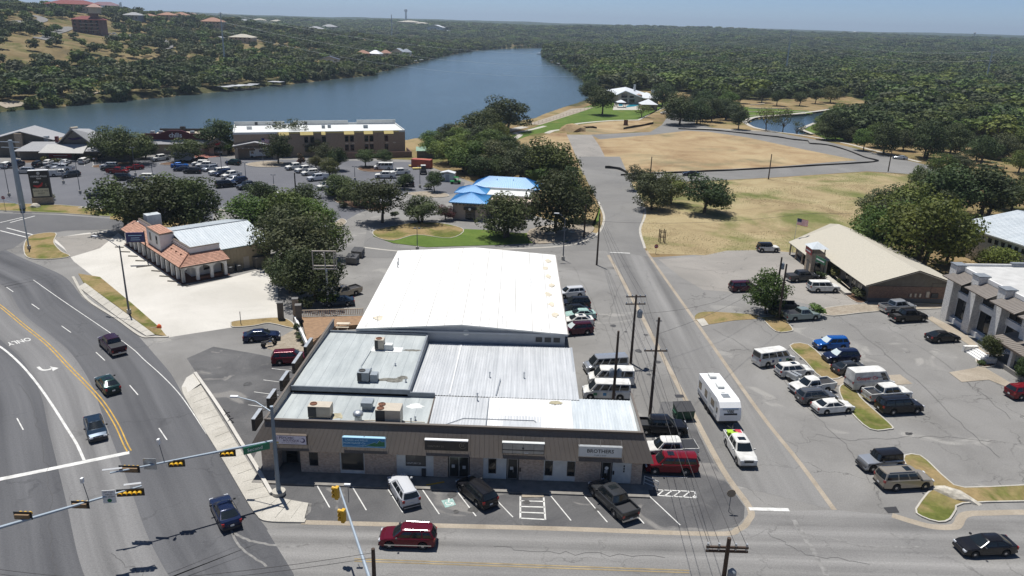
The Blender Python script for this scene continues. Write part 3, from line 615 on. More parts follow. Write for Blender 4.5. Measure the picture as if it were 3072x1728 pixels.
mat('tile_clay',(0.44,0.245,0.17),0.85,var=0.28,scale=2.2);mat('tan_metal',(0.42,0.34,0.22),0.7,var=0.06,scale=2);mat('shingle_tan',(0.46,0.425,0.345),0.95,var=0.10,scale=5)
mat('shingle_grey',(0.33,0.33,0.33),0.95,var=0.12,scale=3);mat('blue_metal',(0.075,0.30,0.58),0.45,var=0.06,scale=1);mat('black_metal',(0.018,0.018,0.02),0.5)
mat('unit_beige',(0.50,0.44,0.35),0.6,var=0.06,scale=2);mat('unit_grey',(0.26,0.29,0.31),0.5,var=0.1,scale=2);mat('unit_dark',(0.05,0.05,0.05),0.7);mat('galvanised',(0.48,0.50,0.51),0.45,metal=0.7,var=0.1,scale=3);mat('rust',(0.16,0.07,0.04),0.9,var=0.4,scale=5)
mat('sign_white',(0.80,0.80,0.78),0.5);mat('sign_lilac',(0.66,0.63,0.72),0.5,var=0.06,scale=3);mat('ink_purple',(0.06,0.04,0.12),0.6);mat('sign_blue',(0.03,0.20,0.42),0.5);mat('sign_cyan',(0.35,0.58,0.72),0.5);mat('sign_green',(0.015,0.14,0.06),0.5);mat('sign_charcoal',(0.028,0.026,0.024),0.5);mat('ink_gold',(0.22,0.20,0.15),0.5);mat('ink_black',(0.02,0.02,0.02),0.6);mat('sign_navy',(0.012,0.016,0.10),0.5);mat('maroon',(0.105,0.012,0.018),0.5,var=0.08,scale=1);mat('chili_red',(0.55,0.03,0.03),0.4);mat('yellow_board',(0.66,0.53,0.20),0.85,var=0.06,scale=1)
def bx(name,x0,x1,y0,y1,z0,z1,m,e):
    mb=MB();mb.box(((x0+x1)/2,(y0+y1)/2,(z0+z1)/2),(abs(x1-x0),abs(y1-y0),abs(z1-z0)));return mb.build(name,m,e)
def quadpart(name,pts,m,e,thick=0.06):
    """a sloping slab: four corners, given thickness downwards"""
    n=(Vector(pts[1])-Vector(pts[0])).cross(Vector(pts[-1])-Vector(pts[0])).normalized()*thick
    if n.z<0:n=-n
    k=len(pts);mb=MB();top=[Vector(p)for p in pts];bot=[p-n for p in top]
    f=[tuple(range(k)),tuple(range(2*k-1,k-1,-1))]+[(i,i+k,(i+1)%k+k,(i+1)%k)for i in range(k)]
    if(top[1]-top[0]).cross(top[2]-top[0]).z<0:f=[q[::-1]for q in f]
    mb.add(top+bot,f);return mb.build(name,m,e)
def window(e,P,d,w,h,m='glass_dark',fm='frame_dark',nx=1,nz=1,name='window',proud=0.05,rail=0.07,sub='pane'):
    """frame with its panes on a wall: P lower left corner, d direction along the wall seen from outside"""
    d=Vector((d[0],d[1],0)).normalized();n=Vector((d.y,-d.x,0));P=Vector(P);rz=math.atan2(d.y,d.x)
    def b(mb,x0,x1,z0,z1,y0,y1):
        c=P+d*((x0+x1)/2)+n*((y0+y1)/2);mb.box((c.x,c.y,P.z+(z0+z1)/2),(x1-x0,y1-y0,z1-z0),rz)
    mb=MB()
    for x in range(nx+1):q=x*(w-rail)/nx;b(mb,q,q+rail,0,h,-0.02,proud)
    for z in range(nz+1):q=z*(h-rail)/nz;b(mb,rail*0.5,w-rail*0.5,q,q+rail,-0.02,proud-0.004)
    f=mb.build(name,fm,e)
    for x in range(nx):
        for z in range(nz):
            mb=MB();b(mb,x*(w-rail)/nx+rail*0.6,(x+1)*(w-rail)/nx+rail*0.4,z*(h-rail)/nz+rail*0.6,(z+1)*(h-rail)/nz+rail*0.4,-0.01,proud*0.35);mb.build(sub,m,f)
    return f
def corrugated(name,x0,x1,y0,y1,z0,z1,m,e,period=0.30,hgt=0.035,along='y',xf=None):
    """ribbed sheet metal; ribs run along y (or x)"""
    mb=MB();n=max(2,int(round(abs((x1-x0)if along=='y' else(y1-y0))/period)));k=0
    prof=[(0.0,0),(0.55,0),(0.65,1),(0.9,1)]
    us=[(i+a,b)for i in range(n)for a,b in prof]+[(n,0)]
    for u,b in us:
        if along=='y':x=x0+(x1-x0)*u/n;mb.v+=[(x,y0,z0+b*hgt),(x,y1,z1+b*hgt)]
        else:y=y0+(y1-y0)*u/n;z=z0+(z1-z0)*u/n;mb.v+=[(x0,y,z+b*hgt),(x1,y,z+b*hgt)]
    for i in range(len(us)-1):mb.f.append((2*i,2*i+2,2*i+3,2*i+1)if along=='y' else(2*i,2*i+1,2*i+3,2*i+2))
    if xf:mb.v=[xf(*p)for p in mb.v]
    return mb.build(name,m,e)
def ribbed_quad(name,a,b,c,d,m,e,period=0.45,hgt=0.05,rw=0.05):
    """standing-seam roof plane: eave a-b, ridge d-c; seams run up the slope"""
    a,b,c,d=map(Vector,(a,b,c,d));n=(b-a).cross(d-a).normalized()
    if n.z<0:n=-n
    mb=MB();mb.quad(a,b,c,d)if(b-a).cross(c-a).z>0 else mb.quad(d,c,b,a)
    k=max(2,int((b-a).length/period));o=mb.build(name,m,e)
    mb=MB();w=(b-a).normalized()*rw/2
    for i in range(k+1):
        p=a.lerp(b,i/k);q=d.lerp(c,i/k)
        if(q-p).length<0.15:continue
        mb.add((p-w,p+w,p+n*hgt,q-w,q+w,q+n*hgt),((0,2,5,3),(2,1,4,5),(0,1,2),(3,5,4)))
    s=mb.build('seam',m,o);s['kind']='stuff';return o
def hvac(e,x,y,z,w,d,h,m='unit_beige',fans=1,name='air_conditioner',dark_side=True,feet=True):
    u=bx(name,x,x+w,y,y+d,z+0.15,z+0.15+h,m,e)
    if feet:
        for k,xx in enumerate((x+0.1,x+w-0.1)):bx('foot',xx-0.06,xx+0.06,y+0.05,y+d-0.05,z,z+0.15,'unit_dark',u)
    for i in range(fans):
        mb=MB();mb.lathe([(0.33,0),(0.36,0.02),(0.36,0.07),(0.30,0.07),(0.29,0.02)],(x+0.45,y+d/2+(i-(fans-1)/2)*0.8,z+0.15+h),14);mb.build('fan_guard','rust' if m=='unit_beige' else 'unit_dark',u)
    if dark_side:bx('coil_grille',x+0.04,x+w*0.38,y-0.02,y,z+0.2,z+0.1+h,'unit_dark',u)
    bx('access_panel',x+w*0.5,x+w*0.85,y-0.015,y,z+0.25,z+0.12+h*0.8,m,u)
    return u
# ---------------------------------------------------------------- the brown strip of shops in front
MX,MY,MRZ=-23.8,64.7,R(-0.93)
E1=empty('shop_building',(MX,MY,0),MRZ,'long strip of shops with a brown board fascia and grey roofs','building')
W=36.8
FB,FT=(-0.95,3.02),(0.35,5.45)
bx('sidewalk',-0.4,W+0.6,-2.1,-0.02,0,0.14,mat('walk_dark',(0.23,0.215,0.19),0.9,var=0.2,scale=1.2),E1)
bays=[('b',0,1.35),('o',1.35,3.8),('b',3.8,4.62),('w',4.62,5.5),('b',5.5,7.6),('p',7.6,10.0),('b',10.0,13.1),('p',13.1,16.7),('b',16.7,18.1),('d',18.1,20.2),('b',20.2,21.5),('p',21.5,23.75),('d',23.75,24.95),('b',24.95,27.35),('p',27.35,30.4),('b',30.4,32.85),('d',32.85,33.95),('p',33.95,35.8),('b',35.8,W)]
for k,x0,x1 in bays:
    if k=='b':bx('brick_wall',x0,x1,0,0.25,0.14,3.1,'brick_blend',E1)
    elif k=='p':bx('panel_wall',x0,x1,0.05,0.25,0.14,3.1,'panel_white',E1)
    elif k=='w':bx('brick_wall',x0,x1,0,0.25,0.14,0.85,'brick_blend',E1);bx('brick_wall',x0,x1,0,0.25,2.35,2.9,'brick_blend',E1);window(E1,(x0,0.1,0.85),(1,0),x1-x0,1.5,'glass_dark')
    elif k=='o':
        bx('entry_wall',x0,x1,1.6,1.75,0.14,2.9,'wall_grey_dark',E1);bx('entry_side',x0-0.0,x0+0.12,0.26,1.6,0.14,2.9,'brick_blend',E1);bx('entry_side',x1-0.12,x1,0.26,1.6,0.14,2.9,'brick_blend',E1)
        window(E1,(x0+0.5,1.6,0.14),(1,0),1.2,2.2,'glass_dark','frame_dark',name='door',sub='door_glass')
    elif k=='d':
        bx('transom',x0,x1,0.02,0.25,2.45,2.9,'frame_dark',E1)
        d=window(E1,(x0+0.08,0.12,0.14),(1,0),x1-x0-0.16,2.3,'glass_shop','frame_metal',nx=2 if x1-x0>1.8 else 1,name='door',rail=0.09,sub='door_glass')
        bx('door_handle',(x0+x1)/2+0.03,(x0+x1)/2+0.07,0.0,0.06,0.95,1.45,'galvanised',d)
        for q in range(2 if x1-x0>1.8 else 1):bx('notice',x0+0.35+q*1.05,x0+0.65+q*1.05,0.045,0.05,1.2-0.1*q,1.55-0.1*q,mat('paper',(0.5,0.5,0.48),0.8),d)
window(E1,(7.75,0.05,0.55),(1,0),2.15,1.9,'glass_shop','frame_dark',rail=0.1)
w1=window(E1,(14.0,0.05,1.25),(1,0),1.95,1.2,mat('film_grey',(0.10,0.095,0.085),0.4),'frame_dark')
lettering('CENTURY 21',0.26,'sign_white',w1,plane_M((14.75,0.0,1.55),(1,0,0),(0,0,1)))
for x0 in(22.0,27.45,29.6):window(E1,(x0,0.05,0.75),(1,0),0.75,1.6,'glass_dark')
bx('meter',15.55,15.95,-0.15,0.05,0.25,1.0,'unit_dark',E1);bx('mail_box',25.0,25.15,-0.08,0.0,1.1,1.5,'black_metal',E1);bx('mail_box',34.0,34.15,-0.03,0.05,1.1,1.5,'black_metal',E1)
for k in range(3):bx('house_number',35.0,35.14,0.03,0.05,1.95-0.28*k,2.15-0.28*k,'ink_black',E1)
mb=MB();mb.lathe([(0.19,0),(0.19,0.01)],(33.4,0.07,1.75),16,'Y');mb.build('door_emblem','sign_white',E1)
# fascia boards, one by one, leaning back; the ends are mitred
xl0,xl1,xr0,xr1=-0.85,0.5,W+0.9,W-0.2
nb=84
soff=bx('soffit',xl0+0.1,xr0-0.1,FB[0]+0.05,0.3,FB[1]+0.0,FB[1]+0.06,'trim_brown',E1)
for k in range(nb):
    t0,t1=k/nb,(k+1)/nb;g=0.011
    a0,a1=xl0+(xr0-xl0)*t0+g,xl0+(xr0-xl0)*t1-g;b0,b1=xl1+(xr1-xl1)*t0+g*0.9,xl1+(xr1-xl1)*t1-g*0.9
    off=0.004*math.sin(k*12.9)
    mb=MB();F=[(a0,FB[0]+off,FB[1]),(a1,FB[0]+off,FB[1]),(b1,FT[0]+off,FT[1]),(b0,FT[0]+off,FT[1])]
    Bk=[(p[0],p[1]+0.05,p[2]+0.02)for p in F];mb.add(F+Bk,((0,1,2,3),(7,6,5,4),(0,4,5,1),(1,5,6,2),(2,6,7,3),(3,7,4,0)));mb.build('fascia_board','fascia_brown',E1)
mb=MB();mb.add([(xl0,FB[0]+0.05,FB[1]),(xr0,FB[0]+0.05,FB[1]),(xr1,FT[0]+0.04,FT[1]),(xl1,FT[0]+0.04,FT[1])],((0,1,2,3),));mb.build('fascia_backing','trim_brown',E1)
bx('ridge_cap',xl1-0.05,xr1+0.05,FT[0]-0.05,FT[0]+0.16,FT[1]-0.02,FT[1]+0.14,'trim_brown',E1)
bx('cap_flashing',xl1-0.08,xr1+0.08,FT[0]-0.10,FT[0]+0.2,FT[1]+0.14,FT[1]+0.2,'fascia_brown',E1)
# left mansard, right mansard
Ld=25.0
mb=MB();mb.add([(xl0,FB[0],FB[1]),(xl1,FT[0],FT[1]),(1.0,Ld,6.15),(-0.4,Ld,3.2)],((0,1,2,3),));mb.build('side_fascia','fascia_brown',E1)
quadpart('parapet',[(xl1-0.06,0.3,5.68),(xl1+0.16,0.3,5.68),(1.2,Ld,6.3),(0.95,Ld,6.3)],'fascia_brown',E1,0.08)
mb=MB();mb.add([(xl1+0.1,0.5,4.7),(xl1+0.1,0.5,5.62),(1.12,Ld,6.24),(1.12,Ld,5.3)],((0,3,2,1),));mb.build('parapet_face','parapet_tan',E1)
mb=MB();mb.add([(xr0,FB[0],FB[1]),(xr1,FT[0],FT[1]),(xr1-0.1,8.4,5.5),(xr0-0.2,9.4,3.0)],((3,2,1,0),));mb.build('side_fascia','fascia_brown',E1)
quadpart('parapet',[(xr1-0.14,0.3,5.66),(xr1+0.08,0.3,5.66),(xr1-0.02,8.4,5.7),(xr1-0.24,8.4,5.7)],'fascia_brown',E1,0.08)
mb=MB();mb.add([(xr1-0.12,0.5,4.5),(xr1-0.12,0.5,5.6),(xr1-0.22,8.35,5.62),(xr1-0.22,8.35,4.5)],((0,1,2,3),));mb.build('parapet_face',mat('parapet_white',(0.66,0.63,0.56),0.85,var=0.1,scale=1.5),E1)
bx('side_wall',0.0,0.25,0.25,Ld,0,4.6,'stucco_cream',E1);bx('side_wall',W-0.25,W,0.25,8.2,0,4.4,'wall_board',E1);bx('back_wall',31.0,W,8.0,8.2,0,4.4,'wall_grey',E1);bx('side_wall',30.8,31.0,8.2,22.2,0,4.7,'wall_grey',E1)
# roofs
bx('roof',xl1+0.1,15.9,0.5,7.6,4.55,4.8,'roof_gray',E1)
bx('roof',1.0,13.1,7.62,22.6,5.2,5.5,'roof_gray',E1)
bx('roof_edge',0.9,13.3,7.45,7.62,5.1,5.62,'trim_grey',E1);bx('roof_edge',13.1,15.95,7.45,7.62,4.9,5.35,'trim_grey',E1);bx('roof_edge',1.0,13.3,22.45,22.62,5.5,5.75,'trim_grey',E1);bx('roof_edge',13.1,13.32,7.64,22.4,4.3,5.6,'trim_grey',E1)
corrugated('metal_roof',13.35,31.05,7.9,22.6,4.9,4.5,'metal_pale',E1)
corrugated('metal_roof',15.95,21.6,0.5,7.85,4.62,4.85,'metal_pale',E1);corrugated('metal_roof',21.6,30.2,0.5,7.88,4.62,4.86,'metal_white',E1);corrugated('metal_roof',30.2,36.45,0.5,8.3,4.6,4.85,'metal_blue_grey',E1)
bx('roof_patch',23.2,27.0,0.6,5.6,4.66,4.745,'metal_pale',E1)
bx('roof_seam',15.86,15.98,0.5,7.6,4.8,4.9,'trim_brown',E1);bx('roof_seam',21.55,21.63,0.5,7.8,4.7,4.95,'trim_grey',E1);quadpart('roof_seam',[(17.35,8.2,4.97),(17.5,8.2,4.97),(17.5,22.4,4.58),(17.35,22.4,4.58)],'metal_white',E1)
for x0,x1,y0,y1,z in((1.9,13.0,8.4,8.46,5.505),):
    pass
for k in range(10):bx('roof_lap',1.6+1.42*k,1.63+1.42*k,0.6,7.4,4.80,4.806,'trim_grey',E1)
for k in range(9):bx('roof_lap',2.2+1.2*k,2.225+1.2*k,7.7,22.3,5.50,5.506,'trim_grey',E1)
mat('stain',(0.17,0.165,0.14),0.95,var=0.5,scale=2.5);mat('stain_rust',(0.40,0.36,0.24),0.95,var=0.3,scale=2)
hvac(E1,4.1,2.2,4.8,2.2,1.2,1.15);hvac(E1,11.0,0.95,4.8,2.4,1.6,1.7,fans=2);hvac(E1,7.5,9.0,5.5,1.25,1.1,1.0,'unit_grey');bx('duct_unit',8.85,9.6,9.1,10.0,5.5,6.4,'unit_grey',E1)
hvac(E1,7.7,17.5,5.5,1.05,1.0,1.15);bx('duct_unit',8.8,9.75,17.55,18.3,5.5,6.2,'panel_white',E1);bx('curb_pad',7.3,10.9,17.1,18.6,5.5,5.53,'panel_white',E1)
v=MB();v.lathe([(0.36,0),(0.36,0.55),(0.30,0.6),(0.5,0.68),(0.52,0.86),(0.40,1.05),(0.15,1.15)],(9.1,2.0,4.8),16);v.build('roof_vent','galvanised',E1,40)
v=bx('vent_hood',9.0,9.95,4.2,5.1,4.8,5.3,'unit_grey',E1);bx('hood_top',8.9,10.05,4.05,5.25,5.3,5.7,'unit_grey',v)
mb=MB();mb.tube([(5.6,1.6,4.84),(7.8,1.9,4.84),(11.2,2.3,4.84),(15.6,2.2,4.84)],0.04,6);mb.build('roof_pipe','stucco_cream',E1)
mb=MB();mb.tube([(8.0,10.3,5.55),(7.1,13.0,5.55),(7.3,17.2,5.55)],0.05,6);mb.build('roof_pipe','unit_grey',E1)
mb=MB();mb.tube([(16.6,1.3,4.72),(19.3,3.4,4.78),(26.3,3.4,4.8),(26.5,3.1,4.8)],0.035,6);mb.build('roof_pipe','galvanised',E1)
mb=MB();mb.tube([(22.3,8.2,5.0),(22.6,12.2,4.95)],0.07,6);mb.build('roof_pipe','galvanised',E1)
for x,y,z,h in((20.4,7.2,4.8,0.8),(21.4,12.9,4.75,0.6),(25.2,13.0,4.75,0.65),(8.5,11.5,5.5,0.5),(10.8,13.5,5.5,0.25),(14.3,1.8,4.8,0.6),(14.6,2.6,4.8,0.35),(12.6,9.5,5.5,0.3)):
    mb=MB();mb.tube([(x,y,z),(x,y,z+h)],0.07,8);mb.lathe([(0.16,0),(0.08,0.06)],(x,y,z),10);mb.lathe([(0.12,0),(0.04,0.1)],(x,y,z+h),10);mb.build('vent_pipe','galvanised',E1)
def blotch(name,e,cx,cy,rx,ry,z,m,seed,n=18):
    rnd=random.Random(seed);mb=MB();mb.sheet([(cx+rx*math.cos(6.283*k/n)*rnd.uniform(0.55,1.1),cy+ry*math.sin(6.283*k/n)*rnd.uniform(0.55,1.1))for k in range(n)],z);return mb.build(name,m,e)
blotch('stain',E1,11.0,9.9,1.7,0.6,5.508,'stain',3);blotch('stain',E1,11.9,17.9,1.3,0.35,5.508,'stain',5);blotch('stain',E1,12.1,10.6,0.8,0.5,5.512,'stain',8);blotch('stain',E1,6.6,2.9,1.0,0.8,4.808,'stain_rust',4);blotch('stain',E1,14.2,5.5,1.0,0.7,4.808,'panel_white',6);blotch('stain',E1,28.6,7.2,0.9,0.5,4.892,'stain_rust',9)
# signs on the fascia: boxes that stand out from the sloping boards
def shop_sign(x0,x1,z0,z1,face,frame,label,y=-1.05,d=0.35,brackets=True):
    e=empty('shop_sign',E1.matrix_basis@Vector((x0,y,z0)),MRZ,label,'sign','signs on the brown fascia');w,h=x1-x0,z1-z0
    bx('cabinet',0,w,0,d,0,h,frame,e);bx('face',0.06,w-0.06,-0.02,0,0.06,h-0.06,face,e)
    if brackets:
        for xx in(0.05,w/2,w-0.05):
            mb=MB();mb.tube([(xx,0.1,h),(xx,0.75,h+0.3)],0.02,5);mb.build('bracket','frame_dark',e)
            mb=MB();mb.tube([(xx,d,0.05),(xx,d+0.15,-0.5)],0.02,5);mb.build('bracket','frame_dark',e)
    return e,w,h
TM=lambda x,z,y=-0.024:plane_M((x,y,z),(1,0,0),(0,0,1))
e,w,h=shop_sign(1.6,4.85,3.75,4.75,'sign_lilac','trim_brown','lilac sign reading PSYCHIC BOUTIQUE')
lettering('PSYCHIC',0.36,'ink_purple',e,TM(1.35,0.72),bold=True);lettering('BOUTIQUE',0.30,'ink_purple',e,TM(1.75,0.44),bold=True);lettering('LOVE  TAROT  READINGS',0.13,'ink_purple',e,TM(1.6,0.21));
mb=MB();mb.lathe([(0.24,0),(0.24,0.006)],(2.85,-0.03,0.5),18,'Y');mb.build('emblem','ink_purple',e);mb=MB();mb.lathe([(0.17,0),(0.17,0.006)],(2.79,-0.038,0.54),18,'Y');mb.build('emblem','sign_lilac',e);mb=MB();mb.lathe([(0.19,0),(0.19,0.006)],(0.34,-0.03,0.66),16,'Y');mb.build('emblem',mat('sign_pink',(0.5,0.42,0.5),0.5),e);bx('emblem',0.14,0.56,-0.035,-0.02,0.12,0.3,mat('sign_gold',(0.45,0.36,0.1),0.5),e)
e,w,h=shop_sign(8.2,12.3,3.72,4.75,'sign_blue','sign_cyan','blue sign reading LAKES and HILLS MORTGAGE Co with a green hill')
lettering('LAKES and HILLS',0.30,'sign_cyan',e,TM(1.35,0.78),bold=True);lettering('MORTGAGE Co',0.30,'sign_cyan',e,TM(1.15,0.46),bold=True)
mb=MB();P=[(1.9,0.16),(2.6,0.42),(3.05,0.62),(3.3,0.52),(3.55,0.86),(3.75,0.7),(4.02,0.72),(4.02,0.16)];mb.add([(p[0],-0.03,p[1])for p in P],(tuple(range(len(P))),));mb.build('painted_hill',mat('hill_green',(0.02,0.16,0.07),0.5),e)
mb=MB();mb.tube([(0.1,-0.034,0.2),(1.2,-0.034,0.14),(2.0,-0.034,0.24),(3.1,-0.034,0.14),(4.0,-0.034,0.17)],0.03,4);mb.build('painted_wave','sign_cyan',e);mb=MB();mb.tube([(1.9,-0.034,0.16),(2.6,-0.034,0.42),(3.05,-0.034,0.62),(3.3,-0.034,0.52),(3.55,-0.034,0.86),(3.75,-0.034,0.7),(4.02,-0.034,0.72)],0.022,4);mb.build('painted_outline','sign_cyan',e)
e,w,h=shop_sign(16.0,20.1,3.72,4.75,'sign_charcoal','sign_charcoal','charcoal sign reading CENTURY 21 in thin letters');bx('lamp_bar',0,w,-0.06,0.3,h,h+0.09,'sign_white',e)
lettering('CENTURY 21',0.27,'ink_gold',e,TM(1.05,0.42));lettering('21',0.36,'ink_gold',e,TM(3.6,0.62));mb=MB()
for k in range(13):
    a0,a1=R(40+22*k),R(62+22*k);mb.quad(*[(3.6+r*math.cos(a),-0.03,0.6+r*math.sin(a))for r,a in((0.30,a0),(0.34,a0),(0.34,a1),(0.30,a1))])
mb.build('ring','ink_gold',e)
e,w,h=shop_sign(23.3,27.3,3.65,4.75,mat('blank_board',(0.42,0.40,0.35),0.7,var=0.12,scale=2),'frame_dark','empty sign box with its pale backing panels bare');bx('lamp_bar',0,w,-0.06,0.3,h,h+0.09,'panel_white',e)
for k in(1,2,3):bx('backing_joint',w*k/4-0.015,w*k/4+0.015,-0.03,-0.018,0.06,h-0.06,'frame_dark',e)
bx('backing_joint',0.06,w-0.06,-0.032,-0.019,h*0.33,h*0.33+0.1,'frame_dark',e);bx('junction_box',w/2-0.1,w/2+0.08,-0.06,-0.02,h*0.5,h*0.5+0.15,'unit_dark',e);bx('lamp_tube',w/2+0.1,w/2+0.5,-0.05,-0.01,0.1,0.16,'sign_white',e)
e,w,h=shop_sign(30.5,34.6,3.62,4.7,mat('sign_pale',(0.66,0.68,0.66),0.5,var=0.04,scale=1),'galvanised','pale sign reading BROTHERS in black letters')
lettering('BROTHERS',0.52,'ink_black',e,TM(w/2,0.62),bold=True);lettering('BARBER  &  BLADE',0.14,'ink_black',e,TM(w/2,0.2))
# sign boards along the left side, seen on edge
for k,(y,ln)in enumerate(((1.0,2.2),(5.2,2.2),(9.2,2.4),(13.4,3.2),(17.8,2.8))):
    lab=['lowest dark sign box on the left side of the shops','second dark sign box from the front on the left side','third dark sign box from the front on the left side','fourth dark sign box from the front, above the red SUV','rearmost dark sign box on the left side of the shops'][k]
    e=empty('side_sign',E1.matrix_basis@Vector((-0.75+0.02*y,y,3.85+0.02*y)),MRZ,lab,'sign','sign boxes on the left side');bx('cabinet',-0.35,0,0,ln,0,1.25,'black_metal',e);bx('top_edge',-0.36,0.01,-0.01,ln+0.01,1.25,1.31,'galvanised',e);bx('face',-0.37,-0.35,0.08,ln-0.08,0.08,1.17,'sign_white',e)
    for yy in(0.2,ln-0.2):mb=MB();mb.tube([(0,yy,1.1),(0.9,yy,1.5)],0.03,5);mb.build('bracket','frame_dark',e)
# steps and rail at the right-hand corner, steps of the vans' loading door
e=empty('handrail',G(1930,1452,0),MRZ,'low white pipe rail at the right end of the shop walk','railing')
for z in(0.35,0.75,1.05):mb=MB();mb.tube([(0,-0.2,z),(1.2,-1.1,z)],0.035,6);mb.build('rail','panel_white',e)
for q in(0,1):mb=MB();mb.tube([(1.2*q,-0.2-0.9*q,0),(1.2*q,-0.2-0.9*q,1.05)],0.035,6);mb.build('post','panel_white',e)
e=empty('stairs',E1.matrix_basis@Vector((31.1,10.0,0)),MRZ,'narrow open metal stairs against the grey side wall by the vans','stairs')
for k in range(6):bx('step',0,1.0,0.3*k,0.3*k+0.26,0.18*k+0.1,0.18*k+0.15,'panel_white',e)
bx('landing',0,1.0,1.8,3.4,1.1,1.16,'trim_grey',e)
for y0 in(0.0,1.8,3.3):mb=MB();mb.tube([(1.0,y0,0),(1.0,y0,1.1+1.0*(y0>1))],0.03,6);mb.build('post','rust',e)
mb=MB();mb.tube([(1.0,0,1.1),(1.0,1.8,2.1),(1.0,3.3,2.1)],0.03,6);mb.build('rail','rust',e)
# ---------------------------------------------------------------- the white-roofed hall behind
E2=empty('metal_hall',(-18.7,87.4,0),0,'large hall with a bright white membrane roof behind the shops','building')
wx,wd,ze,zr=25.4,33.6,6.1,7.0
bx('wall',0,0.2,0.2,wd,0,ze-0.1,'wall_grey',E2);bx('wall',wx-0.2,wx,0.2,wd,0,ze-0.1,mat('wall_tan_grey',(0.30,0.275,0.25),0.85,var=0.08,scale=1),E2)
mb=MB();mb.add([(0,0,0),(wx,0,0),(wx,0,ze-0.1),(wx/2,0,zr-0.1),(0,0,ze-0.1)],((0,1,2,3,4),));mb.build('gable_wall','wall_grey',E2);mb=MB();mb.add([(0,wd,0),(wx,wd,0),(wx,wd,ze-0.1),(wx/2,wd,zr-0.1),(0,wd,ze-0.1)],((4,3,2,1,0),));mb.build('gable_wall','wall_grey',E2)
npan=12
for k in range(npan):
    x0,x1=-0.3+(wx+0.6)*k/npan+0.02,-0.3+(wx+0.6)*(k+1)/npan-0.02
    zf=lambda x:ze+(zr-ze)*(1-abs(x-wx/2)/(wx/2+0.3))
    mb=MB();pts=[(x0,-0.25),(x1,-0.25),(x1,wd+0.3),(x0,wd+0.3)];dz=0.012*(k%2)
    mb.prism(pts,[zf(p[0])-0.12 for p in pts],[zf(p[0])+dz for p in pts]);mb.build('roof_panel','roof_white',E2)
    bx('roof_strip',(x0+x1)/2-0.12,(x0+x1)/2+0.12,0.3,2.8,zf((x0+x1)/2)-0.05,zf((x0+x1)/2)+0.035,mat('membrane_grey',(0.62,0.61,0.57),0.8,var=0.12,scale=1),E2)
bx('fascia',-0.32,wx+0.32,-0.32,-0.26,ze-0.25,ze-0.02,'wall_grey',E2)
mb=MB();mb.add([(-0.32,-0.3,ze-0.15),(wx/2,-0.3,zr-0.15),(wx/2,-0.3,zr+0.02),(-0.32,-0.3,ze+0.02)],((0,1,2,3),));mb.add([(wx/2,-0.3,zr-0.15),(wx+0.32,-0.3,ze-0.15),(wx+0.32,-0.3,ze+0.02),(wx/2,-0.3,zr+0.02)],((0,1,2,3),));mb.build('rake_trim','panel_white',E2)
bx('roof_gutter',wx+0.3,wx+0.42,-0.25,wd+0.3,ze-0.2,ze-0.03,'wall_tan_grey',E2)
for x,y,h in((1.0,26.0,0.7),(1.1,24.6,0.5),(14.0,22,0.35),(17.6,1.2,1.2),(2.2,0.9,0.7),(21.5,18,0.3)):mb=MB();mb.tube([(x,y,6.1),(x,y,6.6+h)],0.09 if y>20 else 0.03,8);mb.build('vent_pipe','galvanised',E2)
mb=MB();mb.lathe([(0.4,0),(0.38,0.05),(0.3,0.2),(0.1,0.28)],(13.2,-0.05,5.9),16,'Y');mb.build('wall_lamp','panel_white',E2)
for k in range(3):bx('louvre',wx-3.6+1.1*k,wx-2.8+1.1*k,-0.06,-0.01,4.9,5.5,'unit_dark',E2)
for k in range(4):bx('bollard_guard',wx+0.25,wx+0.6,-1.6-3.2*k,-1.2-3.2*k,0,0.9,'paint_yellow',E2)
blotch('stain',E2,2.0,3.0,0.9,0.9,6.30,mat('stain_pale',(0.6,0.54,0.42),0.9,var=0.15,scale=1),11)
for k in range(7):blotch('stain',E2,wx-1.0-0.3*(k%3),6+4*k,0.5,1.1,zf(wx-1.2)+0.06,'stain_pale',20+k)
# ---------------------------------------------------------------- white arcade building with clay tiles and a metal hall behind it
def frame_px(o,x):a=G(*o);b=G(*x);return a,math.atan2(b.y-a.y,b.x-a.x)
def tile_plane(name,a,b,c,d,m,e,period=0.30,row=0.42,amp=0.05):
    """clay barrel tiles: eave a-b, top d-c, every course stepped"""
    a,b,c,d=map(Vector,(a,b,c,d));n=(b-a).cross(d-a).normalized()
    if n.z<0:n=-n
    wd=max((b-a).length,0.1);rows=max(2,int((d-a).length/row));cols=int(wd/period*4);mb=MB();w=cols+1
    for r in range(rows):
        for q,lift in((r/rows,0.05),((r+1)/rows,0.0)):
            l,rr=a.lerp(d,q),b.lerp(c,q)
            for k in range(w):mb.v.append(tuple(l.lerp(rr,k/cols)+n*(lift+amp*(0.5+0.5*math.sin(2*math.pi*k/4))*(1 if k%4!=3 else 1))))
    for r in range(rows*2-1):
        for k in range(cols):i=r*w+k;mb.f.append((i,i+1,i+w+1,i+w))
    if(b-a).cross(d-a).z<0:mb.f=[f[::-1]for f in mb.f]
    o=mb.build(name,m,e,50);return o
O3,A3=frame_px((552.0,849.0),(680.2,825.7));A3+=R(1.9)
E3=empty('arcade_building',O3,A3,'white arcade building with clay tile roof and grey metal hall behind','building')
bx('porch_floor',-0.5,7.6,-0.5,29.6,0,0.12,mat('porch_brick',(0.10,0.04,0.025),0.9,var=0.2,scale=3),E3)
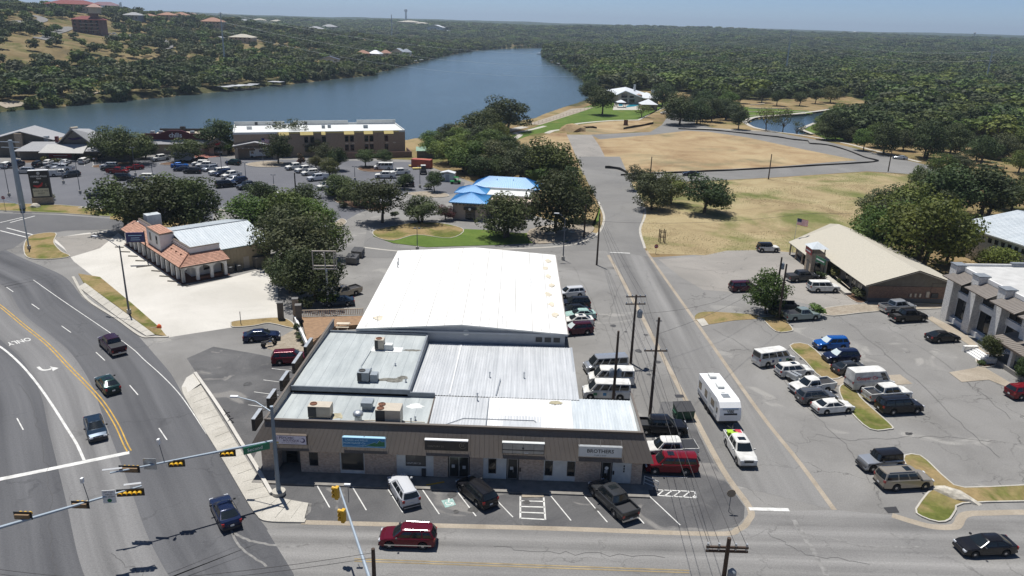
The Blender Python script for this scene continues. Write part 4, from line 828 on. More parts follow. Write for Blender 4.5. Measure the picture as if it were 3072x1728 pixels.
def arch_run(e,x0,y0,dx,dy,n,span,name='arch'):
    """pillars with a flat wall of segmental arches between them"""
    rz=math.atan2(dy,dx)
    for k in range(n+1):
        mb=MB();mb.box((x0+dx*span*k,y0+dy*span*k,1.4),(0.46,0.46,2.56),rz);mb.build('pillar','stucco_white',e)
        if k==n:break
        mb=MB();N=8;a,b=0.23,span-0.23;top=2.95;pts=[]
        for i in range(N+1):
            t=i/N;pts.append((a+(b-a)*t,2.05+0.5*math.sin(math.pi*t)))
        for y in(-0.17,0.17):mb.v+=[(p[0],y,p[1])for p in pts]+[(p[0],y,top)for p in pts]
        M=N+1
        for i in range(N):
            mb.f+=[(i,i+1,M+i+1,M+i),(2*M+i+1,2*M+i,3*M+i,3*M+i+1),(i+1,i,2*M+i,2*M+i+1)]
        c,s=math.cos(rz),math.sin(rz);X,Y=x0+dx*span*k,y0+dy*span*k
        mb.v=[(X+p[0]*c-p[1]*s,Y+p[0]*s+p[1]*c,p[2])for p in mb.v];mb.build(name,'stucco_white',e)
arch_run(E3,0,0,1,0,3,7.1/3);arch_run(E3,0,29.2,0,-1,12,29.2/12)
bx('wall',2.1,2.3,2.2,29,0.12,4.3,'stucco_white',E3);bx('wall',2.3,7.2,2.2,2.4,0.12,4.3,'stucco_white',E3)
for k in range(6):window(E3,(2.1,6+4*k,0.5),(0,-1),1.6,1.8,'glass_dark','frame_dark',nx=2)
window(E3,(4.2,2.2,0.9),(1,0),1.2,1.3,'glass_dark','frame_dark')
tile_plane('tile_roof',(-0.7,29.8,2.95),(-0.7,-0.8,2.95),(2.0,1.9,4.35),(2.0,29.8,4.35),'tile_clay',E3)
tile_plane('tile_roof',(-0.7,-0.8,2.95),(7.7,-0.8,2.95),(7.2,1.9,4.35),(2.0,1.9,4.35),'tile_clay',E3)
mb=MB();mb.tube([(-0.72,-0.82,3.05),(2.0,1.9,4.45)],0.09,6);mb.build('hip_tile','rust',E3)
bx('eave_board',-0.72,-0.66,-0.8,29.7,2.78,2.95,'trim_brown',E3);bx('eave_board',-0.7,7.7,-0.84,-0.78,2.78,2.95,'trim_brown',E3)
bx('parapet',2.0,2.3,1.7,9.3,4.3,5.2,'stucco_white',E3);bx('parapet',2.3,7.1,1.7,2.0,4.3,5.2,'stucco_white',E3);bx('parapet',2.0,2.3,16.2,27.5,4.3,5.1,'stucco_white',E3)
bx('parapet_cap',1.94,2.36,1.64,9.3,5.2,5.28,'trim_brown',E3);bx('parapet_cap',2.36,7.16,1.64,2.06,5.2,5.28,'trim_brown',E3);bx('parapet_cap',1.94,2.36,16.2,27.5,5.1,5.18,'trim_brown',E3)
t=bx('tower',-0.1,2.3,9.4,16.1,3.3,6.1,'stucco_white',E3);bx('tower_cap',-0.18,2.38,9.32,16.18,6.1,6.2,'trim_brown',t)
tile_plane('tower_roof',(0.0,16.0,6.22),(0.0,9.5,6.22),(2.3,9.5,6.35),(2.3,16.0,6.35),'tile_clay',E3)
for y0 in(14.6,11.4):window(E3,(-0.1,y0,4.2),(0,-1),0.75,1.4,'glass_dark','frame_dark')
for k in range(9):mb=MB();mb.tube([(2.0,2.6+0.85*k,4.7),(1.75,2.6+0.85*k,4.62)],0.05,6);mb.build('scupper','trim_brown',E3)
for k in range(5):bx('vent_cap',0.9,1.2,3.0+2.2*k,3.15+2.2*k,3.95,4.12,'rust',E3)
# the hall
yr,zr3=10.9,6.1
ribbed_quad('metal_roof',(1.9+5.2,1.35,4.2),(16.2,1.35,4.2),(16.2,yr,zr3),(7.1,yr,zr3),'metal_blue_grey',E3)
ribbed_quad('metal_roof',(2.35,2.1,4.35),(7.1,2.1,4.35),(7.1,yr,zr3),(2.35,yr,zr3),'metal_blue_grey',E3)
ribbed_quad('metal_roof',(16.2,21.0,4.2),(2.35,21.0,4.2),(2.35,yr,zr3),(16.2,yr,zr3),'metal_blue_grey',E3)
bx('ridge_cap',2.3,16.2,yr-0.12,yr+0.12,zr3-0.02,zr3+0.09,'trim_grey',E3)
bx('hall_wall',7.2,16.0,1.6,1.75,0,4.1,'tan_metal',E3);bx('hall_wall',15.85,16.0,1.75,20.8,0,4.1,'tan_metal',E3);bx('hall_wall',2.4,16.0,20.65,20.8,0,4.1,'tan_metal',E3)
mb=MB();mb.add([(16.0,1.6,4.1),(16.0,20.8,4.1),(16.0,yr,zr3-0.08)],((0,1,2),));mb.build('gable','tan_metal',E3)
bx('roof_gutter',7.1,16.2,1.22,1.36,4.05,4.2,mat('gutter_teal',(0.16,0.21,0.20),0.5),E3)
for k in range(14):bx('wall_rib',7.5+0.6*k,7.54+0.6*k,1.56,1.6,0.1,4.05,'tan_metal',E3)
bx('service_door',11.0,12.0,1.55,1.6,0,2.1,'unit_beige',E3);bx('wood_screen',12.6,14.6,0.2,1.55,0,1.9,'wall_board',E3)
bx('roof_box',3.0,5.6,25.5,27.6,3.2,5.9,'metal_blue_grey',E3)
for k,x in enumerate((8.1,9.6)):
    e=empty('condenser',E3.matrix_basis@Vector((x,0.6,0)),A3,['dark condenser next to the arcade end','dark condenser beside the service door'][k],'air conditioner');bx('housing',-0.45,0.45,-0.4,0.4,0.05,1.1,'unit_dark',e);bx('base',-0.5,0.5,-0.45,0.45,0,0.05,'concrete_walk',e);mb=MB();mb.lathe([(0.4,0),(0.42,0.04),(0.1,0.08)],(0,0,1.1),14);mb.build('fan_guard','galvanised',e)
WS=['first','second','third','fourth','fifth','sixth','seventh','eighth','ninth']
for k,(a,b)in enumerate((((533,856),(565,857)),((503,844),(533,846)),((479,829),(509,831)),((455,813),(482,815)),((409,803),(458,797)),((407,783),(435,784)),((385,769),(413,770)),((363,756),(390,757)),((346,742),(371,743)))):
    p,q=G(*a),G(*b);e=empty('wheel_stop',(p+q)/2,math.atan2(q.y-p.y,q.x-p.x),WS[k]+' grey wheel stop counted from the arcade corner','wheel stop','wheel stops along the arcade');bx('block',-(q-p).length/2,(q-p).length/2,-0.12,0.12,0.01,0.16,'wall_board',e)
# shade sails
for k,(pts,lab)in enumerate(((((775,690,4.2),(805,686,5.2),(822,697,3.6),(790,701,3.8)),'upper white shade sail beside the metal hall'),(((792,706,3.8),(824,703,4.6),(826,716,3.2),(806,714,3.2)),'lower white shade sail beside the metal hall'))):
    P=[G(*p)for p in pts];e=empty('shade_sail',(P[0].x,P[0].y,0),0,lab,'shade sail');mb=MB();c=sum(P,Vector())/4-Vector((0,0,0.35));mb.add(P+[c],((0,1,4),(1,2,4),(2,3,4),(3,0,4)));mb.build('canvas','sign_white',e,world=True)
    for p in P:mb=MB();mb.tube([(p.x,p.y,0),tuple(p)],0.06,6);mb.build('post','frame_dark',e,world=True)
# ---------------------------------------------------------------- white two-storey office
O4=G(2832.2,960.1);E4=empty('office_building',O4,R(-87),'white two storey office with stone piers and brown metal awnings','building')
XS=[-1.3,4.2,10.1,16.0,22.0]
mb=MB();mb.prism([(-1.1,1.4),(26,1.4),(26,26),(-1.1,26)],8.2,8.5);mb.build('roof',mat('roof_grey_white',(0.50,0.495,0.47),0.9,var=0.12,scale=0.6),E4)
bx('parapet',-1.35,-1.1,1.6,26,7.6,8.85,'stucco_white',E4);bx('end_wall',-1.3,-1.1,1.5,26,0,8.2,'stone_white',E4);bx('parapet',-1.1,26,1.15,1.4,8.2,8.75,'stucco_white',E4)
for k,x in enumerate(XS):
    w0=1.6;bx('stone_pier',x,x+w0,0,1.5,0,8.9,'stone_white',E4);bx('pier_cap',x-0.1,x+w0+0.1,-0.1,1.7,8.9,9.06,'trim_grey',E4)
    if k==4:break
    x0,x1=x+w0,XS[k+1]
    bx('wall',x0,x1,1.2,1.4,0,8.2,'stucco_white',E4);bx('spandrel',x0,x1,0.95,1.2,4.0,4.9,'stucco_white',E4);bx('sill_wall',x0,x1,0.5,1.2,0,0.8,'stucco_white',E4)
    window(E4,(x0+0.2,1.2,0.9),(1,0),x1-x0-0.4,3.0,'glass_dark','black_metal',nx=3,nz=1);window(E4,(x0+0.2,1.2,5.0),(1,0),x1-x0-0.4,2.6,'glass_dark','black_metal',nx=3,nz=2)
    ribbed_quad('awning',(x0-0.9,-1.4,7.15),(x1+0.1,-1.4,7.15),(x1-0.02,1.1,8.1),(x0+0.02,1.1,8.1),mat('awning_brown',(0.20,0.175,0.15),0.5,var=0.06,scale=1),E4,0.42,0.04);bx('awning_edge',x0-0.92,x1+0.12,-1.43,-1.38,7.02,7.16,'trim_brown',E4)
for k,y in enumerate((9.5,17)):bx('roof_vent',-1.6,-0.9,y,y+3,8.75,9.1,'trim_grey',E4)
mb=MB();mb.tube([(6.0,8,8.5),(6.0,8,10.4)],0.03,5);mb.build('antenna','frame_dark',E4)
ribbed_quad('entrance_canopy',(14.2,-2.6,3.2),(24,-2.6,3.2),(24,2.0,4.1),(14.2,2.0,4.1),'awning_brown',E4,0.5,0.05);bx('canopy_fascia',14.15,24,-2.66,-2.58,2.95,3.22,'trim_brown',E4)
for x in(14.6,18.2,22):bx('canopy_pier',x,x+0.5,-2.3,-1.8,0.6,3.1,'stone_white',E4)
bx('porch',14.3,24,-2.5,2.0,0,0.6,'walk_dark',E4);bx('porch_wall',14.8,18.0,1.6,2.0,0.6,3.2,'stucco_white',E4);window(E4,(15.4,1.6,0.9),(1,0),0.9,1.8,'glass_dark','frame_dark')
e=empty('office_sign',E4.matrix_basis@Vector((16.8,1.2,4.2)),R(-87),'white and blue sign board above the office entrance canopy','sign');bx('board',0,5,0,0.25,0,1.8,'sign_white',e);bx('blue_band',0.02,4.98,-0.02,0,0.1,0.85,'sign_blue',e);mb=MB();mb.lathe([(0.25,0),(0.25,0.02)],(0.45,-0.05,0.48),14,'Y');mb.build('emblem','sign_white',e)
e=empty('stairs',E4.matrix_basis@Vector((12.0,-2.6,0)),R(-87),'broad white concrete steps to the office entrance','stairs')
for k in range(4):bx('step',0.4,4.0,-1.7+0.42*k,-1.28+0.42*k,0,0.15*(k+1),'stucco_white',e)
bx('cheek_wall',-0.1,0.4,-1.9,0.1,0,0.85,'stone_white',e);bx('cheek_wall',4.0,4.5,-1.9,0.1,0,0.85,'stone_white',e)
# ---------------------------------------------------------------- long tan-roofed office with the brick gable
O5=G(2599.7,904.6);E5=empty('tan_office',O5,R(1.8),'long low office with a tan shingle roof and brown brick gable','building')
quadpart('roof',[(-1.1,-1.0,3.0),(7.3,-1.0,5.7),(7.3,30,5.7),(-1.1,13.4,3.0)],'shingle_tan',E5,0.14);quadpart('roof',[(-1.1,13.4,3.0),(7.3,30.0,5.7),(5.8,30.6,5.6),(-3.4,27.4,2.5),(-3.4,13.6,2.45)],'shingle_tan',E5,0.14)
quadpart('roof',[(7.3,-1.0,5.7),(15.6,-1.0,3.0),(15.6,29,3.0),(7.3,30,5.7)],'shingle_tan',E5,0.14)
mb=MB();mb.add([(0,0,0),(14.6,0,0),(14.6,0,3.0),(7.3,0,5.5),(0,0,3.0)],((0,1,2,3,4),));mb.build('gable_boards','wall_board',E5)
bx('brick_wall',0.0,14.6,-0.12,-0.01,0.7,2.75,'brick_brown',E5);bx('base_course',-0.02,14.62,-0.16,-0.01,0,0.7,mat('base_grey',(0.10,0.11,0.12),0.9),E5)
mb=MB();mb.add([(-1.15,-1.02,2.98),(7.3,-1.02,5.68),(7.3,-1.02,5.86),(-1.15,-1.02,3.14)],((0,1,2,3),));mb.add([(7.3,-1.02,5.68),(15.65,-1.02,2.98),(15.65,-1.02,3.14),(7.3,-1.02,5.86)],((0,1,2,3),));mb.build('rake_board','trim_brown',E5)
bx('side_wall',0,0.15,0,13.2,0,3.0,'wall_board',E5);bx('side_wall',-1.4,-1.25,13.6,27,0,2.6,'stucco_cream',E5);bx('side_wall',14.45,14.6,0,29,0,3.0,'wall_board',E5)
for k in range(3):window(E5,(0.0,8.6-2.4*k,0.6),(0,-1),1.6,1.9,'glass_dark','frame_metal',nx=2)
for k in range(5):bx('porch_post',-3.1,-2.85,14.4+3.1*k,14.65+3.1*k,0,2.5,'stone_tan',E5)
for k in range(4):window(E5,(-1.4,26-2.4*k,0.6),(0,-1),1.5,1.6,'glass_dark','frame_metal',nx=2)
for k,x in enumerate((6.9,7.7,8.5)):bx('electric_meter',x,x+0.28,-0.28,-0.12,1.0,1.6,'stucco_cream',E5)
bx('electric_cabinet',9.6,10.1,-0.3,-0.12,1.0,2.0,'unit_beige',E5);bx('electric_cabinet',10.5,11.6,-0.35,-0.12,0.9,1.7,'unit_dark',E5);mb=MB();mb.tube([(10.3,-0.16,1.9),(10.3,-0.16,3.4),(13.8,-0.16,3.4)],0.03,5);mb.build('conduit','unit_dark',E5)
t=bx('entry_tower',-4.0,-1.6,14.2,17.0,0,4.0,'stone_tan',E5);bx('tower_opening',-4.03,-3.98,15.0,16.2,0.1,2.4,'glass_dark',t);bx('tower_opening',-3.3,-2.2,14.17,14.22,0.1,2.4,'glass_dark',t)
mb=MB();mb.add([(-4.4,13.8,4.9),(-1.2,13.8,4.9),(-1.2,17.4,4.9),(-4.4,17.4,4.9),(-2.8,15.6,5.9)],((0,1,4),(1,2,4),(2,3,4),(3,0,4)));mb.build('cupola_roof','metal_blue_grey',E5)
for x in(-3.9,-1.8):
    for y in(14.3,16.8):bx('cupola_post',x,x+0.15,y,y+0.15,4.0,4.95,'wall_board',E5)
e=empty('office_sign',E5.matrix_basis@Vector((-4.15,17.0,3.6)),R(1.8-90),'red sign board on the stone entry tower','sign');bx('board',0,2.8,-0.1,0,0,1.1,mat('sign_red',(0.30,0.03,0.04),0.5),e);bx('lettering_bar',0.4,2.4,-0.12,-0.1,0.4,0.65,'sign_white',e)
e=empty('office_sign',E5.matrix_basis@Vector((-3.6,13.4,2.9)),R(1.8-80),'dark green sign board above the porch rail','sign');bx('board',0,3.0,-0.1,0,0,1.0,'sign_green',e);bx('lettering_bar',0.3,2.7,-0.12,-0.1,0.4,0.6,'sign_white',e)
for k in range(2):mb=MB();mb.tube([(-0.6-0.1*k,12.8,0.9),(-0.9,4.5,0.7)],0.04,5);mb.build('porch_rail','stucco_cream',E5)
bx('access_ramp',-2.4,-1.2,3.0,12.5,0,0.45,'concrete_walk',E5)
# carport tent beside it
e=empty('carport',G(2800,905),R(1.8),'small white arched carport with a blue tented sign beside the brick gable','carport');mb=MB();N=8
for k in range(N+1):a=math.pi*k/N;mb.v+=[(1.6-1.9*math.cos(a),0,1.7+0.7*math.sin(a)),(1.6-1.9*math.cos(a),4.5,1.7+0.7*math.sin(a))]
for k in range(N):mb.f.append((2*k,2*k+2,2*k+3,2*k+1))
mb.build('roof','sign_white',e,60)
for x in(-0.25,3.4):
    for y in(0.1,4.4):mb=MB();mb.tube([(x,y,0),(x,y,1.75)],0.04,6);mb.build('post','galvanised',e)
bx('sign_panel',0.6,2.6,-0.05,0.0,0.1,1.5,'sign_white',e);bx('sign_motif',1.2,2.0,-0.07,-0.05,0.7,1.1,'sign_blue',e)
# ---------------------------------------------------------------- stone warehouse at the frame edge
O6=Vector((89.9,152.0,0));A6=math.atan2(-15.2,4.1);E6=empty('warehouse',O6,A6,'long pale stone warehouse with a ribbed white metal roof at the frame edge','building')
bx('stone_wall',0,34,0,0.3,0,5.9,'stone_white',E6);bx('end_wall',0,0.3,0.3,30,0,5.9,'stone_white',E6)
ribbed_quad('metal_roof',(34.5,-0.5,5.95),(-0.5,-0.5,5.95),(-0.5,15,8.2),(34.5,15,8.2),'metal_blue_grey',E6,0.6);ribbed_quad('metal_roof',(-0.5,30,5.95),(34.5,30,5.95),(34.5,15,8.2),(-0.5,15,8.2),'metal_blue_grey',E6,0.6)
for k in range(6):window(E6,(8.0+1.5*k,0.0,4.3),(1,0),0.8,0.9,'glass_dark','frame_dark')
bx('roof_trim',-0.6,34.6,-0.6,-0.5,5.75,6.0,'panel_white',E6)
# ---------------------------------------------------------------- bank with blue roofs
O7,A7=frame_px((1358.4,657.0),(1442.7,662.0));E7=empty('bank_building',O7,A7,'cream brick bank with three bright blue hipped metal roofs','building')
bx('wall',0,7.0,0,6.6,0,3.9,mat('brick_cream',(0.50,0.40,0.31),0.9,var=0.08,scale=4),E7);bx('wall',-0.6,6,6.6,13,0,3.6,'brick_cream',E7);bx('wall',5.5,17,4,20,0,3.9,'brick_cream',E7);bx('wall',1.8,17.5,13,20,0,4.2,'brick_cream',E7)
def hip(e,x0,x1,y0,y1,z0,z1,m,rid=None,name='hip_roof',ov=0.8):
    x0-=ov;x1+=ov;y0-=ov;y1+=ov;k=min(x1-x0,y1-y0)/2
    if x1-x0>=y1-y0:r0,r1=(x0+k,(y0+y1)/2,z1),(x1-k,(y0+y1)/2,z1)
    else:r0,r1=((x0+x1)/2,y0+k,z1),((x0+x1)/2,y1-k,z1)
    a,b,c,d=(x0,y0,z0),(x1,y0,z0),(x1,y1,z0),(x0,y1,z0)
    if x1-x0>=y1-y0:F=((a,b,r1,r0),(c,d,r0,r1),(b,c,r1,r1),(d,a,r0,r0))
    else:F=((b,c,r1,r0),(d,a,r0,r1),(a,b,r0,r0),(c,d,r1,r1))
    o=None
    for q in F:o2=ribbed_quad(name,*q,m,e,0.55,0.05)
    mb=MB();mb.prism([(x0+0.02,y0+0.02),(x1-0.02,y0+0.02),(x1-0.02,y1-0.02),(x0+0.02,y1-0.02)],z0-0.22,z0-0.02);mb.build('eave',m,e)
hip(E7,0,7.0,0,6.6,4.05,5.7,'blue_metal');hip(E7,-0.4,5.6,7.8,12.4,4.6,5.9,'blue_metal');hip(E7,2.4,17.2,14.2,20.2,4.9,6.9,'blue_metal')
bx('flat_roof',5.6,16.8,7.2,14.0,3.9,4.5,'panel_white',E7);bx('parapet',5.0,16.6,12.9,13.2,4.5,5.0,'panel_white',E7)
bx('awning',2.6,5.4,-0.8,-0.02,2.4,2.9,'black_metal',E7);window(E7,(2.9,0,0.1),(1,0),2.2,2.3,'glass_dark','black_metal',nx=2,nz=2);mb=MB();mb.lathe([(0.3,0),(0.3,0.02)],(4.0,-0.83,2.65),16,'Y');mb.build('round_emblem','sign_white',E7)
for k in range(9):bx('eave_bracket',-0.1+0.85*k,0.05+0.85*k,-0.5,0.0,3.4,3.8,'trim_brown',E7)
for x,y in((7.5,16.0),(11.5,16.0)):mb=MB();mb.tube([(x,y,5.6),(x,y,6.6)],0.08,6);mb.build('vent_pipe','blue_metal',E7)
# ---------------------------------------------------------------- things on the far ground are set where the line of sight meets it
_T=np.geomspace(60,9000,3000)
def HP(px,py,lift=0.0):
    d=_fw+_rt*((px-1536)/FPX)+_up*((864-py)/FPX)
    X,Y,Z=d.x*_T,d.y*_T,CAMH+d.z*_T
    h=np.maximum(terrain(X,Y),WATER_Z);k=np.argmax(Z<h+lift)
    return Vector((X[k],Y[k],h[k]))
CLEAR=[]
def clear(p,r,front=0.0):
    CLEAR.append((p.x,p.y,r))
    if front:
        u=Vector((p.x,p.y,0)).normalized()
        for k in(0.6,1.3,2.1):CLEAR.append((p.x-u.x*front*k,p.y-u.y*front*k,r*0.95))
# ---------------------------------------------------------------- hotel on the lake
ha,hb=G(698.5,397.8,7.9),G(1214.8,390.2,7.9);A8=math.atan2(hb.y-ha.y,hb.x-ha.x);O8=Vector((ha.x,ha.y,0));W8=(hb-ha).length
E8=empty('hotel',O8,A8,'long tan hotel under repair with white roof and yellow boarded eaves','building')
bx('wall',0,W8,0,19,-3.5,7.4,'wall_hotel',E8);bx('roof',0.3,W8-0.3,0.3,18.7,7.4,7.6,'panel_white',E8)
for x0,x1,y0,y1,z in((0,W8,-0.06,0.3,7.9),(0,0.3,0.3,18.7,8.1),(W8-0.3,W8,0.3,18.7,8.0),(0,16,18.7,19,8.9),(16,19,18.7,19,8.1),(19,37,18.7,19,9.0),(37,40,18.7,19,8.2),(40,W8,18.7,19,9.1)):bx('parapet',x0,x1,y0,y1,7.3,z,'panel_white',E8)
for x0,x1 in((13.5,16.6),(20,24),(26.5,27.8),(33.6,36.8),(39.9,42.8),(46.4,49.5)):quadpart('yellow_eave',[(x0,-0.08,7.85),(x1,-0.08,7.85),(x1,-0.9,6.9),(x0,-0.9,6.9)],'yellow_board',E8,0.1)
bx('eave_strip',13,W8-2,-0.14,-0.07,7.3,7.75,'yellow_board',E8)
for x in(21.2,23.0,26.7,33.8,35.5,40.1,41.8,46.6):
    for z in(1.6,4.4):window(E8,(x,0,z),(1,0),1.2,1.9,'glass_dark','frame_dark',nz=2)
for x in(2.5,6,10,29,31,38.2,44.2,50.6):bx('wall_recess_trim',x,x+0.5,-0.08,0,0,7.2,'wall_hotel',E8)
for x in(21.5,27,34,36,40.5,42,47,49.4):bx('exposed_lath',x,x+0.9,-0.05,0,3.75,4.1,'stucco_cream',E8)
bx('ground_floor',29,W8+0.05,-0.25,-0.02,-1.5,1.1,'brick_brown',E8);bx('retaining_wall',33,W8+1.0,-6.5,-6.2,0,1.9,'brick_brown',E8);bx('retaining_wall',W8+0.7,W8+1.0,-6.2,2,0,1.9,'brick_brown',E8)
for k,(x,y,w)in enumerate(((4,9,1.6),(12,14,1.0),(15,12,1.1),(27.5,9,1.0),(29.5,10,1.0),(41,8,1.4))):bx('roof_unit',x,x+w,y,y+1.2,7.6,8.6,'unit_grey' if k else 'panel_white',E8)
for k,x in enumerate((6.5,12.5,22.5,32.5,41.5)):bx('roof_hatch',x,x+0.9,18.6,18.69,7.8,8.7,'unit_dark' if k<3 else 'panel_white',E8)
mb=MB();
for k in range(14):bx('roof_sheeting',0.8+0.9*k,1.6+0.9*k,0.6+0.5*math.sin(k*2.2),3.4,7.62,7.66+0.18*abs(math.sin(k*3.1)),'panel_white',E8)
# drive-in canopy in front with its lettering
C8=G(735,478);e8=empty('hotel_canopy',C8,A8-R(6),'grey gabled drive-in canopy reading HIDDEN FALLS INN on stone piers','canopy')
quadpart('roof',[(-3.4,-0.4,4.1),(3.2,-0.4,5.3),(3.2,9,5.3),(-3.4,9,4.1)],'shingle_grey',e8,0.2);quadpart('roof',[(3.2,-0.4,5.3),(9.8,-0.4,4.1),(9.8,9,4.1),(3.2,9,5.3)],'shingle_grey',e8,0.2)
mb=MB();mb.add([(-3.0,-0.2,3.3),(9.4,-0.2,3.3),(9.4,-0.2,4.05),(3.2,-0.2,5.15),(-3.0,-0.2,4.05)],((0,1,2,3,4),));mb.build('gable',mat('gable_brown',(0.22,0.17,0.12),0.9),e8);lettering('HIDDEN FALLS INN',0.75,'ink_black',e8,plane_M((3.2,-0.24,3.85),(1,0,0),(0,0,1)),bold=True)
for x in(-2.8,8.4):
    for y in(0.0,7.6):bx('pier',x,x+0.9,y,y+0.9,0,3.3,'stone_tan',e8)
for k in range(7):bx('lamp',-2.2+1.75*k,-1.95+1.75*k,-0.34,-0.2,3.35,3.5,'sign_white',e8)
# delivery truck under the canopy
e=empty('box_truck',C8+Vector((2.2,3.6,0)),A8-R(2),'white delivery box truck parked under the hotel canopy','truck');bx('cargo_box',0,4.6,-1.1,1.1,0.7,3.0,'sign_white',e);bx('cab',-1.7,-0.05,-1.0,1.0,0.5,2.3,'sign_white',e);bx('windshield',-1.73,-1.68,-0.85,0.85,1.4,2.2,'glass_dark',e);bx('side_window',-1.3,-0.5,-1.02,-0.99,1.4,2.1,'glass_dark',e);bx('lettering_block',1.2,3.2,-1.12,-1.1,1.9,2.6,'ink_purple',e)
for x in(-1.1,3.4):
    for y in(-1.0,0.85):mb=MB();mb.lathe([(0.3,0),(0.42,0.02),(0.42,0.2),(0.3,0.22)],(x,y-0.05,0.42),14,'Y');mb.build('wheel','unit_dark',e)
# ---------------------------------------------------------------- maroon restaurant
O9,A9=G(432,462),R(10);E9=empty('restaurant',O9,A9,'restaurant with a maroon parapet reading chilis above stone walls','building')
bx('wall',-2,21,0,14,0,3.4,'stone_tan',E9);quadpart('skirt_roof',[(0,-1.0,3.2),(20,-1.0,3.2),(20,1.0,4.4),(0,1.0,4.4)],'shingle_grey',E9,0.15);bx('roof',-2,21,0.3,14,3.4,3.7,'stucco_cream',E9)
bx('parapet',0.2,19.5,0.9,1.3,4.3,6.3,'maroon',E9);mb=MB();mb.prism([(5.5,0.8),(14,0.8),(14,1.35),(5.5,1.35)],4.3,6.5);mb.add([(5.5,0.8,6.5),(14,0.8,6.5),(11.5,0.8,7.3),(8,0.8,7.3),(5.5,1.35,6.5),(14,1.35,6.5),(11.5,1.35,7.3),(8,1.35,7.3)],((0,1,2,3),(7,6,5,4),(1,5,6,2),(2,6,7,3),(3,7,4,0)));mb.build('parapet_centre','maroon',E9)
lettering('chilis',2.0,'sign_white',E9,plane_M((9.8,0.74,5.75),(1,0,0),(0,0,1)),bold=True)
bx('back_parapet',2,17,13.5,13.9,3.7,6.2,'black_metal',E9);bx('side_roof',2,17,3,13,5.0,5.3,'stucco_cream',E9)
for x in(1.5,4,13.5,16.5):bx('roof_unit',x,x+1.2,4,5.4,5.3,6.6,'unit_grey',E9)
for x in(8.6,9.5):bx('roof_unit',x,x+0.7,12.5,13.4,6.2,7.0,'black_metal',E9)
mb=MB();mb.add([(20,-2.2,0),(25.5,-2.2,0),(25.5,-2.2,3.6),(22.75,-2.2,5.0),(20,-2.2,3.6)],((0,1,2,3,4),));mb.build('porch_gable','stone_tan',E9);quadpart('porch_roof',[(19.4,-2.6,3.4),(22.75,-2.6,5.2),(22.75,6,5.2),(19.4,6,3.4)],'shingle_grey',E9,0.15);quadpart('porch_roof',[(22.75,-2.6,5.2),(26.1,-2.6,3.4),(26.1,6,3.4),(22.75,6,5.2)],'shingle_grey',E9,0.15)
bx('porch_wall',25.3,25.5,-2.1,6,0,3.6,'stone_tan',E9);bx('porch_opening',21.6,23.9,-2.25,-2.2,0,2.5,'glass_dark',E9);mb=MB();mb.tube([(21.7,-2.3,3.55),(22.4,-2.3,3.4),(23.2,-2.3,3.6),(23.8,-2.3,4.1)],[0.14,0.3,0.28,0.08],8);mb.build('pepper_emblem','chili_red',E9)
for x in(1,6.2,11.6,17):bx('wall_notice',x,x+0.5,-0.04,0,1.2,1.9,'sign_white',E9)
# ---------------------------------------------------------------- gabled restaurant at the left
O10,A10=G(62,478),R(6);E10=empty('restaurant',O10,A10,'grey roofed restaurant with a tall pointed prow gable at the left','building')
bx('wall',0,31,0,16,0,3.0,'wall_board',E10);quadpart('front_roof',[(-0.8,-1.8,2.7),(32,-1.8,3.0),(31,4.5,4.6),(2,4.5,4.6)],'shingle_grey',E10,0.2);quadpart('entry_roof',[(7,-3.6,2.6),(19.5,-3.6,2.6),(19.0,1.5,4.35),(7.5,1.5,4.35)],mat('shingle_pale',(0.47,0.46,0.43),0.95,var=0.08,scale=2),E10,0.18)
quadpart('rear_roof',[(1,4.5,4.6),(31,4.5,4.6),(33,17,3.2),(0,17,3.2)],'shingle_grey',E10,0.2)
ax,ay,az_=15.2,2.6,9.6
mb=MB();mb.add([(10.6,3.0,4.3),(19.8,3.0,4.3),(ax,2.4,8.4)],((0,1,2),));mb.build('gable_wall','wall_grey_dark',E10)
quadpart('prow_roof',[(9.6,1.8,4.0),(ax,0.6,9.2),(ax,13,7.5),(6.5,13,4.0)],'shingle_grey',E10,0.25);quadpart('prow_roof',[(ax,0.6,9.2),(20.8,1.8,4.0),(24,13,4.0),(ax,13,7.5)],'shingle_grey',E10,0.25)
mb=MB();mb.tube([(ax,0.5,9.3),(ax,5,9.0)],0.28,6);mb.build('ridge_beam','stucco_cream',E10)
mb=MB();mb.tube([(12.8,2.75,6.1),(14.4,2.75,5.7),(16,2.75,6.0),(17.6,2.75,6.3)],[0.1,0.35,0.35,0.1],6);mb.build('gable_emblem','ink_purple',E10)
bx('banner',8.2,14.6,-0.12,-0.02,0.6,2.2,mat('banner_red',(0.22,0.02,0.03),0.7,var=0.15,scale=2),E10);bx('banner_stripe',9.4,13.4,-0.15,-0.12,1.2,1.35,'sign_white',E10);window(E10,(15.4,0,0),(1,0),2.6,2.4,'glass_dark','frame_dark',nx=3,name='door',sub='door_glass')
for k in range(3):window(E10,(22+2.6*k,0,0.6),(1,0),2.0,1.7,'glass_dark','frame_dark',nx=2)
bx('roof_unit',4.6,5.8,6,7.2,4.3,6.0,'unit_grey',E10);bx('roof_unit',8.6,9.4,4.2,5.2,4.5,6.2,'maroon',E10)
E11=empty('restaurant_wing',G(-60,470),R(14),'weathered board wing with a pointed grey roof and square chimney','building');bx('wall',0,18,0,12,0,4.4,'wall_board',E11);quadpart('roof',[(-1,-1,3.8),(12,-1,7.6),(12,13,7.6),(-1,13,3.8)],'shingle_grey',E11,0.2);quadpart('roof',[(12,-1,7.6),(21,-1,5.0),(21,13,4.6),(12,13,7.6)],'shingle_grey',E11,0.2);bx('chimney',10.6,12.6,-1.6,0,0,7.0,'stone_tan',E11)
